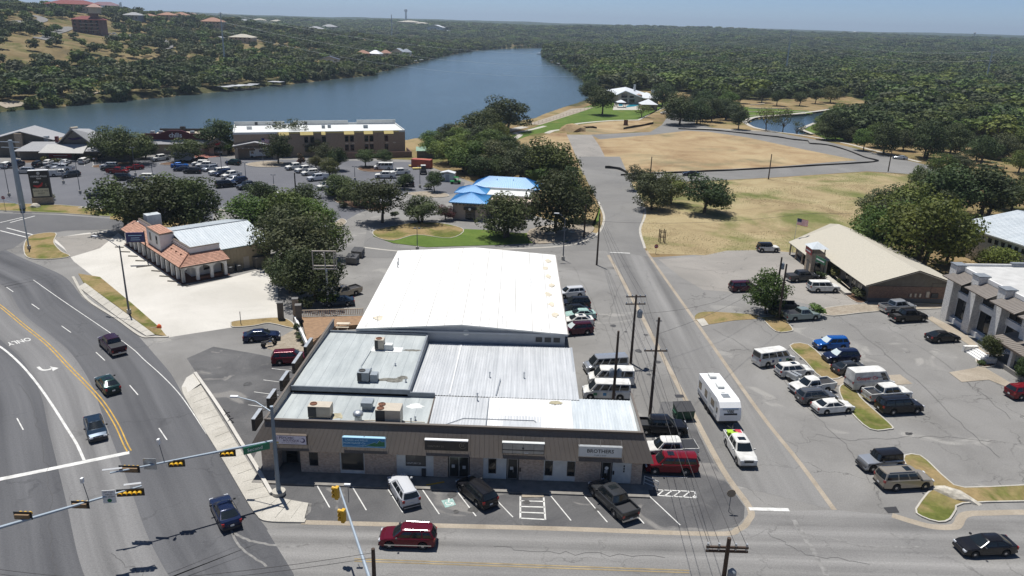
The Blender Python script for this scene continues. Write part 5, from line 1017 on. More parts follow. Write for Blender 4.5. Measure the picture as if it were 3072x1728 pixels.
mb=MB();mb.add([(0,-0.05,0),(18,-0.05,0),(18,-0.05,5.4),(12,-0.05,7.3),(0,-0.05,4.0)],((0,1,2,3,4),));mb.build('gable_wall','wall_board',E11)
# ---------------------------------------------------------------- park clubhouse, pool, gazebos
def hip_simple(e,x0,x1,y0,y1,z0,z1,m,ov=0.8):
    x0-=ov;x1+=ov;y0-=ov;y1+=ov;k=min(x1-x0,y1-y0)/2;mb=MB()
    if x1-x0>=y1-y0:r0,r1=(x0+k,(y0+y1)/2,z1),(x1-k,(y0+y1)/2,z1);F=((0,1,5,4),(1,2,5),(2,3,4,5),(3,0,4))
    else:r0,r1=((x0+x1)/2,y0+k,z1),((x0+x1)/2,y1-k,z1);F=((0,1,4),(1,2,5,4),(2,3,5),(3,0,4,5))
    mb.add([(x0,y0,z0),(x1,y0,z0),(x1,y1,z0),(x0,y1,z0),r0,r1],F+((3,2,1,0),));return mb.build('roof',m,e)
def gable_simple(e,x0,x1,y0,y1,z0,z1,m,ov=0.6):
    xm=(x0+x1)/2;mb=MB();a,b,c,d=x0-ov,x1+ov,y0-ov,y1+ov
    mb.add([(a,c,z0),(xm,c,z1),(b,c,z0),(a,d,z0),(xm,d,z1),(b,d,z0),(a,c,z0-0.2),(xm,c,z1-0.2),(b,c,z0-0.2),(a,d,z0-0.2),(xm,d,z1-0.2),(b,d,z0-0.2)],((0,1,4,3),(1,2,5,4),(6,9,10,7),(7,10,11,8),(0,6,7,1),(1,7,8,2),(3,4,10,9),(4,5,11,10),(0,3,9,6),(2,8,11,5)));o=mb.build('roof',m,e)
    for y in(y0,y1):mb=MB();mb.add([(x0,y,z0-0.2),(x1,y,z0-0.2),(xm,y,z1-0.25)],((0,1,2)if y==y0 else(2,1,0),));mb.build('gable','stucco_cream',e)
    return o
mat('metal_bright',(0.66,0.68,0.69),0.5,var=0.05,scale=0.5)
Oc=G(1852,312);Ec=empty('clubhouse',Oc,R(4),'park clubhouse with white metal roofs and a tall gabled window wall','building')
bx('wall',0,14,0,22,0,5.4,mat('stone_pink',(0.42,0.31,0.25),0.9,var=0.1,scale=2),Ec);quadpart('roof',[(-1.2,-1.2,5.2),(4,-1.2,7.6),(9,24,7.8),(-4,24,5.6)],'metal_bright',Ec,0.3);quadpart('roof',[(4,-1.2,7.6),(15,-1.2,3.6),(22,24,4.4),(9,24,7.8)],'metal_bright',Ec,0.3)
mb=MB();mb.add([(0,-0.05,0),(14,-0.05,0),(14,-0.05,3.7),(4,-0.05,7.2),(0,-0.05,5.5)],((0,1,2,3,4),));mb.build('gable_wall','stone_pink',Ec);window(Ec,(2.0,-0.05,3.6),(1,0),3.4,2.2,'glass_dark','frame_dark',nx=2);window(Ec,(6.8,-0.05,3.6),(1,0),2.4,1.2,'glass_dark','frame_dark');window(Ec,(2.0,-0.05,0.6),(1,0),3.4,2.2,'glass_dark','frame_dark',nx=2);window(Ec,(6.8,-0.05,0.6),(1,0),3.0,2.2,'glass_dark','frame_dark',nx=2)
bx('wing_wall',14,24,2,14,0,3.4,'stone_tan',Ec);hip_simple(Ec,14,24,2,16,3.4,6.0,'metal_bright',1.0);bx('chimney',12.0,13.0,14,15.2,5,10,'galvanised',Ec);bx('cupola',23,24.6,15,16.6,5.2,7,'wall_grey',Ec)
def gazebo(px,py,w,h,label):
    e=empty('gazebo',G(px,py),R(4),label,'gazebo');mb=MB();q=w/2+0.5;mb.add([(-q,-q,h),(q,-q,h),(q,q,h),(-q,q,h),(0,0,h+w*0.32)],((0,1,4),(1,2,4),(2,3,4),(3,0,4),(3,2,1,0)));mb.build('roof','metal_bright',e)
    for sx in(-1,1):
        for sy in(-1,1):bx('post',sx*w/2-0.12,sx*w/2+0.12,sy*w/2-0.12,sy*w/2+0.12,0,h,'trim_brown',e)
    return e
gazebo(1862,322,4.2,2.8,'white roofed gazebo nearest the lake by the pool');gazebo(1874,308,4.0,2.8,'white roofed gazebo behind the pool');gazebo(1886,309,4.0,2.8,'white roofed gazebo between pool and clubhouse')
e=gazebo(1943,328,8.0,2.9,'wide white roofed pool pavilion at the lawn corner');bx('wall',-4,4,-3.8,3.8,0,2.7,'stone_tan',e);window(e,(1.0,-3.8,0.2),(1,0),1.6,2.2,'glass_dark','frame_dark')
struct(flat_poly('pool_deck',poly_px([(1838,330),(1930,330),(1920,302),(1845,304)]),'concrete_walk',0.03));struct(flat_poly('pool',poly_px([(1878,318),(1890,314),(1914,308),(1918,316),(1900,320),(1880,322)]),mat('pool_water',(0.03,0.36,0.48),0.08),0.05));struct(flat_poly('pool',poly_px([(1856,318),(1868,318),(1868,312),(1856,312)]),'pool_water',0.05))
e=empty('pavilion',G(2565,420),R(-8),'small brick park pavilion with a flat dark roof','pavilion');bx('wall',-4,4,-3,3,0,2.6,'brick_brown',e);bx('roof',-5,5,-4,4,2.6,2.9,'wall_board',e);bx('doorway',-0.6,0.6,-3.04,-3.0,0,2.1,'glass_dark',e)
# terraces of the pond lawn
for k,(a,b)in enumerate((((2252,316),(2296,312)),((2246,326),(2366,326)),((2240,336),(2416,336)),((2232,348),(2420,342)))):
    P=smooth_line([G(*a),(G(*a)+G(*b))/2+Vector((0,-2,0)),G(*b)],5);mb=MB();kerb(P,0.8,0.5-0.08*k,mb);o=mb.build('terrace_wall','stucco_cream');tag(o,['top','second','third','lowest'][k]+' curved pale retaining wall of the pond terraces','retaining wall','pond terrace walls')
# ---------------------------------------------------------------- houses and towers on the far slopes
def house(px,py,wpx,hpx,wall,roof,label,kind='hip',depth=0.8,rz=0.0,storeys=1,cat='house',name='house',front=14):
    p=HP(px,py);s=scale_at(p);w=wpx/s;h=hpx/s;d=w*depth;clear(p,w*0.75+4,front);e=empty(name,p-Vector((0,0,0.6)),rz,label,cat);hw=h*(0.62 if storeys<3 else 0.8)+0.6
    bx('wall',-w/2,w/2,0,d,-1.5,hw,wall,e);(hip_simple if kind=='hip' else gable_simple)(e,-w/2,w/2,0,d,hw,h+0.6,roof,w*0.05)
    n=max(2,int(w/4.5));fh=(hw-0.8)/storeys
    for q in range(storeys):
        for k in range(n):x=-w/2+w*(k+0.28)/n;window(e,(x,0,0.9+q*fh+fh*0.25),(1,0),w*0.44/n,fh*0.5,'glass_dark','frame_dark')
    return e,w,d,h
mat('roof_terracotta',(0.34,0.19,0.13),0.9,var=0.12,scale=0.5);mat('roof_red',(0.20,0.055,0.05),0.9,var=0.15,scale=0.5);mat('wall_rose',(0.20,0.105,0.09),0.9,var=0.15,scale=0.4);mat('wall_sand',(0.42,0.33,0.24),0.9,var=0.1,scale=0.5);mat('wall_slate',(0.28,0.31,0.35),0.9)
house(205,34,130,33,'wall_sand','roof_red','long red roofed resort wing on the crest of the hill',storeys=2,depth=0.5,cat='building',name='resort');house(308,34,76,27,'wall_sand','roof_red','red roofed resort block beside the stone obelisk',storeys=2,depth=0.5,cat='building',name='resort')
e,w,d,h=house(262,101,84,50,'wall_rose','roof_red','rose coloured apartment house with balconies and a tower on the slope',storeys=4,depth=0.5,cat='building',name='apartment_house')
for k in range(1,4):bx('balcony',-w*0.2,w*0.42,-1.4,0,h*0.19*k+0.6,h*0.19*k+0.85,'stucco_cream',e)
bx('tower',w*0.12,w*0.3,d*0.3,d*0.75,0,h*1.55,'wall_rose',e);bx('tower_room',w*0.08,w*0.4,d*0.25,d*0.8,h*1.2,h*1.55,'stucco_cream',e);o=hip_simple(e,w*0.06,w*0.42,d*0.22,d*0.83,h*1.55,h*1.75,mat('roof_salmon',(0.42,0.28,0.23),0.9),0.8)
for px,py,wp,hp,wl,rf,lab,kd,st in((392,60,50,22,'wall_slate','shingle_grey','grey roofed house below the obelisk','hip',1),(440,58,36,16,'wall_sand','roof_terracotta','small tan house beside the grey roofed house','hip',1),(497,58,46,20,'wall_sand','roof_terracotta','left house of the terracotta roofed row on the hill','hip',2),(535,62,44,24,'wall_sand','roof_terracotta','middle house of the terracotta roofed row on the hill','hip',2),(568,57,40,18,'wall_sand','roof_terracotta','right house of the terracotta roofed row on the hill','hip',1),(632,84,56,30,'wall_sand','roof_terracotta','tan house with a wide terracotta roof above the scrub','hip',2),(697,68,36,16,'wall_sand','roof_terracotta','small terracotta house right of the tall steel pole','hip',1),(730,70,30,12,'wall_sand','shingle_grey','low grey roofed house on the ridge road','hip',1),(775,70,36,14,'wall_sand','shingle_tan','low tan roofed house on the ridge','hip',1),(826,72,34,12,'wall_sand','shingle_tan','last tan roofed house of the ridge row','hip',1),(722,128,66,24,'wall_sand','shingle_tan','wide tan villa in the trees on the slope','hip',2),(655,122,26,12,'stucco_white','shingle_grey','white shed beside the wide tan villa','gable',1),(945,98,46,18,'wall_sand','shingle_grey','grey roofed house on the middle slope','hip',1),(985,92,42,18,'wall_sand','shingle_grey','second grey roofed house on the middle slope','hip',1),
    (988,194,56,24,'stucco_white',mat('roof_navy',(0.05,0.06,0.09),0.8),'white house with a dark roof near the water','gable',2),(1088,176,40,24,'wall_sand','roof_terracotta','tan lakeside house with terracotta roof','hip',2),(1122,178,36,26,'stucco_white','metal_bright','lakeside house with a bright white metal roof','hip',2),(1154,175,30,24,'wall_sand','roof_terracotta','tan lakeside house right of the white roof','hip',2),(1190,172,36,26,'stucco_white','wall_slate','grey slate roofed lakeside house','gable',2),(1218,172,30,24,'stucco_white','wall_slate','last grey roofed lakeside house by the boat docks','hip',2),
    (1168,66,38,8,'wall_sand','shingle_tan','flat tan building on the far hill','hip',1),(1222,74,60,12,'wall_sand','shingle_tan','long pale building on the far hill','hip',1),(1262,77,40,10,'wall_sand','shingle_tan','low pale building right of the long one on the far hill','hip',1),(1304,94,48,18,'stucco_white','metal_bright','white two storey block on the far hill','gable',2),(1345,100,38,8,'stucco_white','metal_bright','low white roofed building below the white block','gable',1),(1176,78,16,8,'stucco_white','metal_bright','small white roofed house on the far hill','gable',1),(1506,78,16,6,'stucco_white','metal_bright','white roofed barn in the far woods beyond the bend','gable',1),
    (2154,242,18,9,'stucco_white','metal_bright','white roofed house in the wood left of the pylon','gable',1),(2195,242,14,7,'stucco_white','metal_bright','small white roofed house in the wood left of the pylon','gable',1),(2446,228,30,12,'wall_sand','shingle_tan','tan roofed house in the wood right of the pylon','gable',1),(2416,222,18,8,'stucco_white','shingle_tan','small house beside the tan roofed one in the wood','gable',1),(2722,222,30,10,'wall_sand','roof_terracotta','brown roofed house deep in the wood','gable',1),(2815,220,34,14,'wall_sand','wall_slate','grey roofed house deep in the wood','gable',1),(2975,215,40,13,'wall_sand','roof_terracotta','brown roofed house near the second pylon','gable',1),(2980,280,36,14,'stucco_white','metal_bright','white metal barn in the wood near the frame edge','gable',1),(2690,268,22,12,'stucco_white','shingle_grey','pale house glimpsed between the park trees','gable',1),(1985,92,18,5,'stucco_white','metal_bright','far white roof on the hills right of the bend','gable',1),(1850,84,14,5,'stucco_white','metal_bright','tiny far white roof above the lake end','gable',1),(2570,100,16,5,'stucco_white','metal_bright','far white roof on the right-hand ridge','gable',1)):
    house(px,py,wp,hp,wl,rf,lab,kd,storeys=st,rz=random.uniform(-0.25,0.25))
# lake shore: docks with roofs
def dock(px,py,w,label):
    p=HP(px,py);e=empty('boat_dock',(p.x,p.y,WATER_Z),random.uniform(-0.4,0.2),label,'boat dock');bx('deck',-w/2,w/2,-3,4,0.3,0.5,'wall_board',e);bx('roof',-w/2,w/2,-3,4,2.9,3.05,'metal_pale',e)
    for x in(-w/2+0.3,w/2-0.3):
        for y in(-2.7,3.7):bx('post',x-0.1,x+0.1,y-0.1,y+0.1,-2,2.9,'frame_dark',e)
    clear(Vector((p.x,p.y,0)),7)
for px,py,w,l in((676,274,9,'left covered boat dock on the far shore'),(706,271,10,'second covered boat dock on the far shore'),(735,269,11,'third covered boat dock on the far shore'),(760,266,7,'small covered dock right of the others on the far shore'),(828,258,10,'dock below the dry clearing on the far shore'),(1120,207,8,'flat dock below the lakeside houses'),(1240,190,8,'left dock of the group by the slate roofed houses'),(1258,186,9,'middle dock of the group by the slate roofed houses'),(1300,174,9,'farther dock beyond the slate roofed houses'),(1620,164,9,'white roofed dock at the tree point'),(1660,190,8,'left dock under the right bank trees'),(1680,197,8,'right dock under the right bank trees')):dock(px,py,w,l)
# poles of the power line, water tower, obelisk, mast
def steel_pole(px,py,topy,label,arms=(),r=0.9):
    p=HP(px,py);s=scale_at(p);h=(py-topy)/s;e=empty('steel_pole',p,0,label,'power pole');mb=MB();mb.tube([(0,0,-1),(0,0,h)],[r,r*0.45],10);mb.build('shaft','galvanised',e)
    for k,(f,ln)in enumerate(arms):
        for sx in(-1,1):mb=MB();mb.tube([(0,0,h*f),(sx*ln,0,h*f+0.8)],[0.25,0.12],6);mb.build('arm','galvanised',e)
    clear(p,3);return e,h
PA,hA=steel_pole(676,205,47,'tall bare steel power pole on the far bank',((0.97,1.5),),0.75);PB,hB=steel_pole(1176,118,48,'distant grey steel pole among the hill houses',((0.97,1.5),),1.4)
PC,hC=steel_pole(2356,226,96,'steel power pole with stacked arms above the park wood',((0.86,3.5),(0.72,4),(0.58,4)),0.8);PD,hD=steel_pole(2956,250,146,'steel power pole at the right above the wood',((0.88,3.5),(0.74,3.5),(0.6,3.5)),0.7)
for k,x in enumerate((1842,1846,1850)):steel_pole(x,148,116,['left','middle','right'][k]+' pole of the thin far trio in the wood',(),0.7)
def mast(px,py,topy,label,r=0.35):
    p=HP(px,py);h=(py-topy)/scale_at(p);e=empty('radio_mast',p,0,label,'mast');mb=MB();mb.tube([(0,0,0),(0,0,h)],[r,r*0.3],6);mb.build('shaft','galvanised',e)
mast(713,30,0,'thin radio mast on the dark ridge');mast(1146,50,24,'thin radio mast left of the water tower',0.6);mast(353,32,3,'slender mast beside the obelisk',0.2)
p=HP(364,35);s=scale_at(p);e=empty('obelisk',p,0.3,'pale stone obelisk on the hill crest','monument');mb=MB();q=3.2/s;h=27/s;mb.add([(-q*1.6,-q,0),(q*1.6,-q,0),(q*1.6,q,0),(-q*1.6,q,0),(-q*0.9,-q*0.7,h*0.92),(q*0.9,-q*0.7,h),(q*0.9,q*0.7,h),(-q*0.9,q*0.7,h*0.92)],((0,1,5,4),(1,2,6,5),(2,3,7,6),(3,0,4,7),(4,5,6,7)));mb.build('shaft','stucco_cream',e);bx('plinth',-q*3,q*3,-q*1.6,q*1.6,0,h*0.16,'stucco_cream',e)
def water_tower(px,py,topy,label,wpx):
    p=HP(px,py);s=scale_at(p);h=(py-topy)/s;w=wpx/s;e=empty('water_tower',p,0,label,'water tower');mb=MB();mb.tube([(0,0,0),(0,0,h*0.72)],[w*0.34,w*0.26],14);mb.build('stem',mat('tower_grey',(0.36,0.38,0.40),0.7),e);mb=MB();mb.lathe([(w*0.26,h*0.7),(w*0.5,h*0.8),(w*0.55,h*0.9),(w*0.42,h*0.98),(0.2,h)],(0,0,0),16);mb.build('tank','tower_grey',e,40)
water_tower(1218,60,29,'mushroom shaped water tower on the skyline',9);water_tower(2922,112,98,'tiny far water tower on the right-hand ridge',6)
def wire(name,pts,sag,r,label,m='frame_dark',parent=None):
    P=[]
    for a,b in zip(pts[:-1],pts[1:]):
        a,b=Vector(a),Vector(b)
        for k in range(13):t=k/12;q=a.lerp(b,t);q.z-=sag*4*t*(1-t);P.append(q)
    mb=MB();mb.tube(P,r,4,False);o=mb.build(name,m);tag(o,label,'wire');return o
topA,topB=PA.location+Vector((0,0,hA)),PB.location+Vector((0,0,hB));topC,topD=PC.location+Vector((0,0,hC)),PD.location+Vector((0,0,hD))
for k,dz in enumerate((0.0,7.0,14.0)):wire('power_line',[topA-Vector((0,0,dz)),topC-Vector((0,0,dz+3))],26+3*k,0.06,['highest','middle','lowest'][k]+' power line strung across the lake','galvanised');
for k,dz in enumerate((4.0,12.0)):wire('power_line',[topC-Vector((0,0,dz)),topD-Vector((0,0,dz))],8,0.04,['upper','lower'][k]+' power line between the two park pylons','galvanised')
# hill roads laid on the slope
def hill_road(px,w,m='concrete_walk'):
    P=smooth_line([HP(x,y)for x,y in px],6);L=offset_line(P,w/2);Rr=offset_line(P,-w/2);mb=MB()
    for a,b in zip(L,Rr):mb.v+=[(a.x,a.y,height(a.x,a.y)+0.5),(b.x,b.y,height(b.x,b.y)+0.5)]
    for k in range(len(P)-1):mb.f.append((2*k,2*k+1,2*k+3,2*k+2));
    struct(mb.build('hill_road',m))
    for p in P[::3]:clear(p,w*0.9)
hill_road([(35,78),(60,66),(95,68),(128,60),(110,50),(70,44)],9,'asphalt_avenue');hill_road([(118,118),(150,108),(190,92),(222,84)],9,'asphalt_avenue');hill_road([(486,120),(506,128),(510,138),(495,148)],8,'asphalt_avenue');hill_road([(716,76),(735,92),(742,102)],8,'asphalt_avenue');hill_road([(330,112),(370,110),(420,106)],14,'asphalt_avenue')
hill_road([(0,318),(40,312),(66,306)],7,'concrete_beige');hill_road([(170,296),(260,285),(340,272)],2.5,'concrete_beige')
# ================================================================== vehicles
mat('car_glass',(0.012,0.016,0.018),0.06,spec=0.7);mat('sunshade',(0.55,0.62,0.62),0.25,spec=0.6);mat('tyre',(0.018,0.018,0.018),0.9);mat('rim',(0.42,0.42,0.43),0.35,metal=0.8);mat('plastic_black',(0.022,0.022,0.024),0.55);mat('lamp_white',(0.62,0.64,0.66),0.12,spec=0.8);mat('lamp_red',(0.28,0.012,0.012),0.2,spec=0.7);mat('chrome',(0.62,0.62,0.62),0.18,metal=1.0);mat('plate',(0.6,0.6,0.58),0.5);mat('bed_liner',(0.03,0.03,0.032),0.8)
PAINT={}
def paint(n,c,metal=0.0,rough=0.2):
    PAINT[n]=mat('paint_'+n,c,rough,metal=metal,coat=0.12,spec=0.32)
for n,c,k in(('white',(0.74,0.74,0.73),0),('silver',(0.42,0.44,0.46),0.5),('pearl',(0.60,0.61,0.62),0.1),('black',(0.012,0.012,0.014),0),('charcoal',(0.055,0.058,0.062),0.4),('grey',(0.13,0.135,0.14),0.4),('red',(0.17,0.008,0.014),0.1),('burgundy',(0.11,0.007,0.018),0.2),('maroon',(0.06,0.012,0.022),0.2),('plum',(0.040,0.014,0.030),0.2),('navy',(0.012,0.020,0.055),0.2),('blue',(0.012,0.10,0.36),0.2),('steel',(0.018,0.036,0.06),0.3),('green',(0.018,0.045,0.038),0.3),('teal',(0.20,0.31,0.31),0.3),('champagne',(0.36,0.32,0.26),0.4),('sage',(0.24,0.29,0.28),0.2)):
    paint(n,c,k)
# kind: length, width, wheelbase, wheel radius, top line of the lower body [(x, z)], cabin A B C D (x, z), roof half width, side panes [(s0, s1)]
KIND={
 'sedan':(4.85,1.84,2.80,0.34,[(-2.42,0.80),(-2.3,1.02),(-1.7,1.04),(0.95,0.98),(1.9,0.86),(2.3,0.72),(2.42,0.55)],((1.05,0.97),(0.15,1.43),(-1.05,1.42),(-1.85,1.03)),0.57,[(0.10,0.50),(0.54,0.90)]),
 'suv':(4.75,1.90,2.80,0.37,[(-2.37,0.75),(-2.32,1.10),(0.95,1.07),(1.9,0.98),(2.28,0.82),(2.37,0.6)],((1.10,1.06),(0.35,1.66),(-1.95,1.63),(-2.30,1.09)),0.62,[(0.09,0.38),(0.41,0.68),(0.72,0.95)]),
 'big_suv':(5.30,2.02,3.05,0.40,[(-2.65,0.8),(-2.60,1.22),(1.25,1.18),(2.3,1.10),(2.58,0.92),(2.65,0.6)],((1.35,1.17),(0.72,1.86),(-2.35,1.84),(-2.60,1.20)),0.70,[(0.07,0.32),(0.35,0.62),(0.66,0.96)]),
 'minivan':(5.05,1.92,3.00,0.35,[(-2.52,0.75),(-2.48,1.10),(1.5,1.02),(2.2,0.90),(2.52,0.6)],((1.75,1.00),(0.75,1.70),(-2.25,1.70),(-2.48,1.08)),0.70,[(0.12,0.36),(0.39,0.66),(0.70,0.96)]),
 'pickup':(5.85,2.00,3.60,0.41,[(-2.92,0.9),(-2.90,0.98),(-1.22,0.98),(-1.20,1.22),(1.30,1.20),(2.5,1.14),(2.85,1.0),(2.92,0.6)],((1.40,1.19),(0.75,1.88),(-1.0,1.86),(-1.22,1.22)),0.70,[(0.10,0.48),(0.52,0.90)]),
 'work_truck':(5.75,2.00,3.50,0.40,[(-2.87,0.9),(-2.85,0.95),(-0.62,0.95),(-0.60,1.18),(1.30,1.15),(2.5,1.08),(2.8,0.95),(2.87,0.6)],((1.40,1.14),(0.75,1.80),(-0.40,1.80),(-0.62,1.18)),0.70,[(0.14,0.72),(0.76,0.92)]),
 'van':(5.60,2.02,3.50,0.38,[(-2.8,0.7),(-2.78,1.22),(1.7,1.20),(2.5,1.02),(2.75,0.85),(2.8,0.55)],((2.05,1.15),(1.30,2.06),(-2.72,2.06),(-2.78,1.22)),0.82,[(0.06,0.20),(0.24,0.42),(0.45,0.70),(0.73,0.95)]),
 'cargo_van':(5.90,2.05,3.60,0.37,[(-2.95,0.7),(-2.93,1.3),(2.0,1.25),(2.6,1.05),(2.9,0.85),(2.95,0.55)],((2.25,1.20),(1.35,2.50),(-2.86,2.52),(-2.93,1.3)),0.86,[(0.06,0.20)]),
 'jeep':(4.40,1.86,2.95,0.42,[(-2.05,0.6),(-2.03,1.18),(0.55,1.18),(0.62,1.14),(1.85,1.10),(1.98,1.05),(2.0,0.62)],((0.66,1.17),(0.42,1.80),(-1.98,1.80),(-2.03,1.18)),0.70,[(0.06,0.30),(0.34,0.58),(0.63,0.95)]),
}
def interp(x,P):
    if x<=P[0][0]:return P[0][1]
    for(a,za),(b,zb)in zip(P[:-1],P[1:]):
        if x<=b:return za+(zb-za)*(x-a)/(b-a)
    return P[-1][1]
VM={}
def vehicle_meshes(kind):
    if kind in VM:return VM[kind]
    L,Wd,wb,r,prof,cab,rw,panes=KIND[kind];hw=Wd/2;out={};box=kind in('van','cargo_van','jeep')
    fx={'jeep':1.35,'van':1.95,'cargo_van':2.0}.get(kind,L/2-0.93);ax=(fx,fx-wb);ra=r+0.07
    xs={p[0]for p in prof}|{-L/2,L/2,0,L/2-0.15,-L/2+0.12,L/2-0.4,-L/2+0.35}
    for a in ax:
        for k in range(0,181,30):xs.add(round(a+ra*math.cos(R(k)),3))
        xs|={a+ra+0.012,a-ra-0.012}
    xs=sorted(x for x in xs if-L/2<=x<=L/2);mb=MB();n=7
    sill=0.30 if kind in('pickup','work_truck','big_suv','jeep')else 0.22
    for x in xs:
        zt=interp(x,prof);zb=sill
        for a in ax:
            if abs(x-a)<=ra:zb=max(zb,r+math.sqrt(max(0,ra*ra-(x-a)**2)))
        zb=min(zb,zt-0.06);t=abs(x)/(L/2);w=hw*(1-(0.17 if not box else 0.07)*max(0,(t-0.70)/0.30)**2.4)
        zm=max(zb+0.02,0.62*(zt-zb)+zb)
        half=[(w*0.93,zb),(w,min(zb+0.08,zm)),(w,zm),(w*0.965,zt-0.045),(w*0.90,zt)]
        mb.v+=[(x,0,zb)]+[(x,y,z)for y,z in half]+[(x,0,zt+(0.03 if x>cab[0][0]else 0.0))]+[(x,-y,z)for y,z in half[::-1]]
    m=12
    for i in range(len(xs)-1):
        for j in range(m):a=i*m+j;b=i*m+(j+1)%m;mb.f.append((a,b,b+m,a+m))
    mb.f.append(tuple(range(m-1,-1,-1)));mb.f.append(tuple(range((len(xs)-1)*m,len(xs)*m)));mb.f=[f[::-1]for f in mb.f]
    out['body']=mb.mesh('body',32)
    A,B,C,D=cab;wbt=hw*0.90;mb=MB()
    def side(s,t,sg=1,off=0.0):
        bx_,bz=A[0]+(D[0]-A[0])*s,A[1]+(D[1]-A[1])*s;tx,tz=B[0]+(C[0]-B[0])*s,B[1]+(C[1]-B[1])*s
        y=wbt+(rw-wbt)*t**1.25+off;return Vector((bx_+(tx-bx_)*t,sg*y,bz+(tz-bz)*t))
    ts=(0,0.5,0.9,1.0);ss=(0,0.25,0.5,0.75,1.0);rows=[]
    for s in ss:rows.append([side(s,t)for t in ts]+[Vector((side(s,1).x,rw*0.9,side(s,1).z+0.035)),Vector((side(s,1).x,0,side(s,1).z+0.06))]+[Vector((side(s,1).x,-rw*0.9,side(s,1).z+0.035))]+[side(s,t,-1)for t in ts[::-1]])
    w=len(rows[0])
    for q in rows:mb.v+=[tuple(p)for p in q]
    for i in range(len(rows)-1):
        for j in range(w-1):a=i*w+j;mb.f.append((a,a+1,a+w+1,a+w))
    yf=(-1,-0.86,-0.5,0,0.5,0.86,1);bul=(0.16 if not box else 0.10,0.13 if not box else 0.04)
    def endp(s,t,f,off=0.0):
        q=side(s,t);e_=bul[s]*(1-abs(f)**2.6)+off;return Vector((q.x+(e_ if s==0 else-e_),f*q.y,q.z+(0.05*(1-abs(f)**2)if t==1.0 else 0)+off*0.5))
    for s in(0,1):
        k0=len(mb.v);mb.v+=[tuple(endp(s,t,f))for t in ts for f in yf];n_=len(yf)
        for i in range(len(ts)-1):
            for j in range(n_-1):a=k0+i*n_+j;q=(a,a+1,a+n_+1,a+n_);mb.f.append(q if s==0 else q[::-1])
        top=[k0+(len(ts)-1)*n_+j for j in range(n_)];b0=0 if s==0 else(len(rows)-1)*w;q=tuple(top)+tuple(b0+j for j in(3,4,5,6,7));mb.f.append(q if s==0 else q[::-1])
    out['cabin']=mb.mesh('cabin',38)
    def end_pane(s,name,t0,t1,f=0.9):
        mb=MB();F_=[-0.9,-0.62,-0.3,0,0.3,0.62,0.9];mb.v=[tuple(endp(s,t,g,0.018))for t in(t0,(t0+t1)/2,t1)for g in F_];n_=len(F_)
        for i in range(2):
            for j in range(n_-1):a=i*n_+j;q=(a,a+1,a+n_+1,a+n_);mb.f.append(q if s==0 else q[::-1])
        out[name]=mb.mesh(name,60)
    end_pane(0,'windshield',0.06,0.95)
    if kind not in('cargo_van',):end_pane(1,'rear_window',0.12 if kind!='sedan' else 0.08,0.9)
    out['sides']=[]
    for s0,s1 in panes:
        for sg in(1,-1):
            mb=MB();P=[side(s0,0.10,sg,0.014),side(s1,0.10,sg,0.014),side(s1,0.5,sg,0.018),side(s1,0.86,sg,0.014),side(s0,0.86,sg,0.014),side(s0,0.5,sg,0.018)];mb.add(P,((0,1,2,5),(5,2,3,4)));
            if sg>0:mb.f=[f[::-1]for f in mb.f]
            out['sides'].append(mb.mesh('side_window'))
    mb=MB();tw=0.24;mb.lathe([(r*0.6,-tw/2),(r*0.96,-tw/2),(r,-tw/2+0.04),(r,tw/2-0.04),(r*0.96,tw/2),(r*0.6,tw/2)],(0,0,0),18,'Y');out['tyre']=mb.mesh('wheel',40)
    mb=MB();mb.lathe([(0.05,tw/2+0.012),(r*0.2,tw/2+0.012),(r*0.62,tw/2-0.02),(r*0.68,tw/2+0.006),(r*0.68,-tw/2-0.006),(r*0.62,-tw/2+0.02),(r*0.2,-tw/2-0.012),(0.05,-tw/2-0.012)],(0,0,0),14,'Y');out['rim']=mb.mesh('rim',30)
    out['wheels']=[(a,sg*(hw-0.125),r)for a in ax for sg in(1,-1)]
    def boxmesh(n,c,d):mb=MB();mb.box(c,d);return mb.mesh(n)
    zf,zr=interp(L/2-0.2,prof),interp(-L/2+0.05,prof);F=L/2;out['small']=[]
    for sg in(1,-1):
        out['small'].append(('headlight',boxmesh('headlight',(F-0.14,sg*hw*0.70,zf-0.12),(0.26,0.34,0.15)),'lamp_white'))
        out['small'].append(('taillight',boxmesh('taillight',(-F+0.07,sg*hw*0.80,max(zr,0.95)-0.14),(0.16,0.22,0.26)),'lamp_red'))
        out['small'].append(('mirror',boxmesh('mirror',(A[0]-0.28,sg*(hw+0.10),A[1]+0.10),(0.14,0.20,0.14)),'plastic_black'))
    out['small'].append(('grille',boxmesh('grille',(F-0.03,0,zf-0.2),(0.08,hw*0.9,0.2)),'plastic_black'));out['small'].append(('bumper',boxmesh('bumper',(F-0.05,0,0.36),(0.16,hw*1.7,0.16)),'plastic_black'));out['small'].append(('bumper',boxmesh('bumper',(-F+0.05,0,0.40),(0.16,hw*1.75,0.18)),'chrome' if kind in('pickup','work_truck','van')else 'plastic_black'));out['small'].append(('license_plate',boxmesh('license_plate',(-F-0.035,0,0.62 if 'p' not in kind[:1]else 0.5),(0.02,0.32,0.16)),'plate'))
    VM[kind]=out;return out
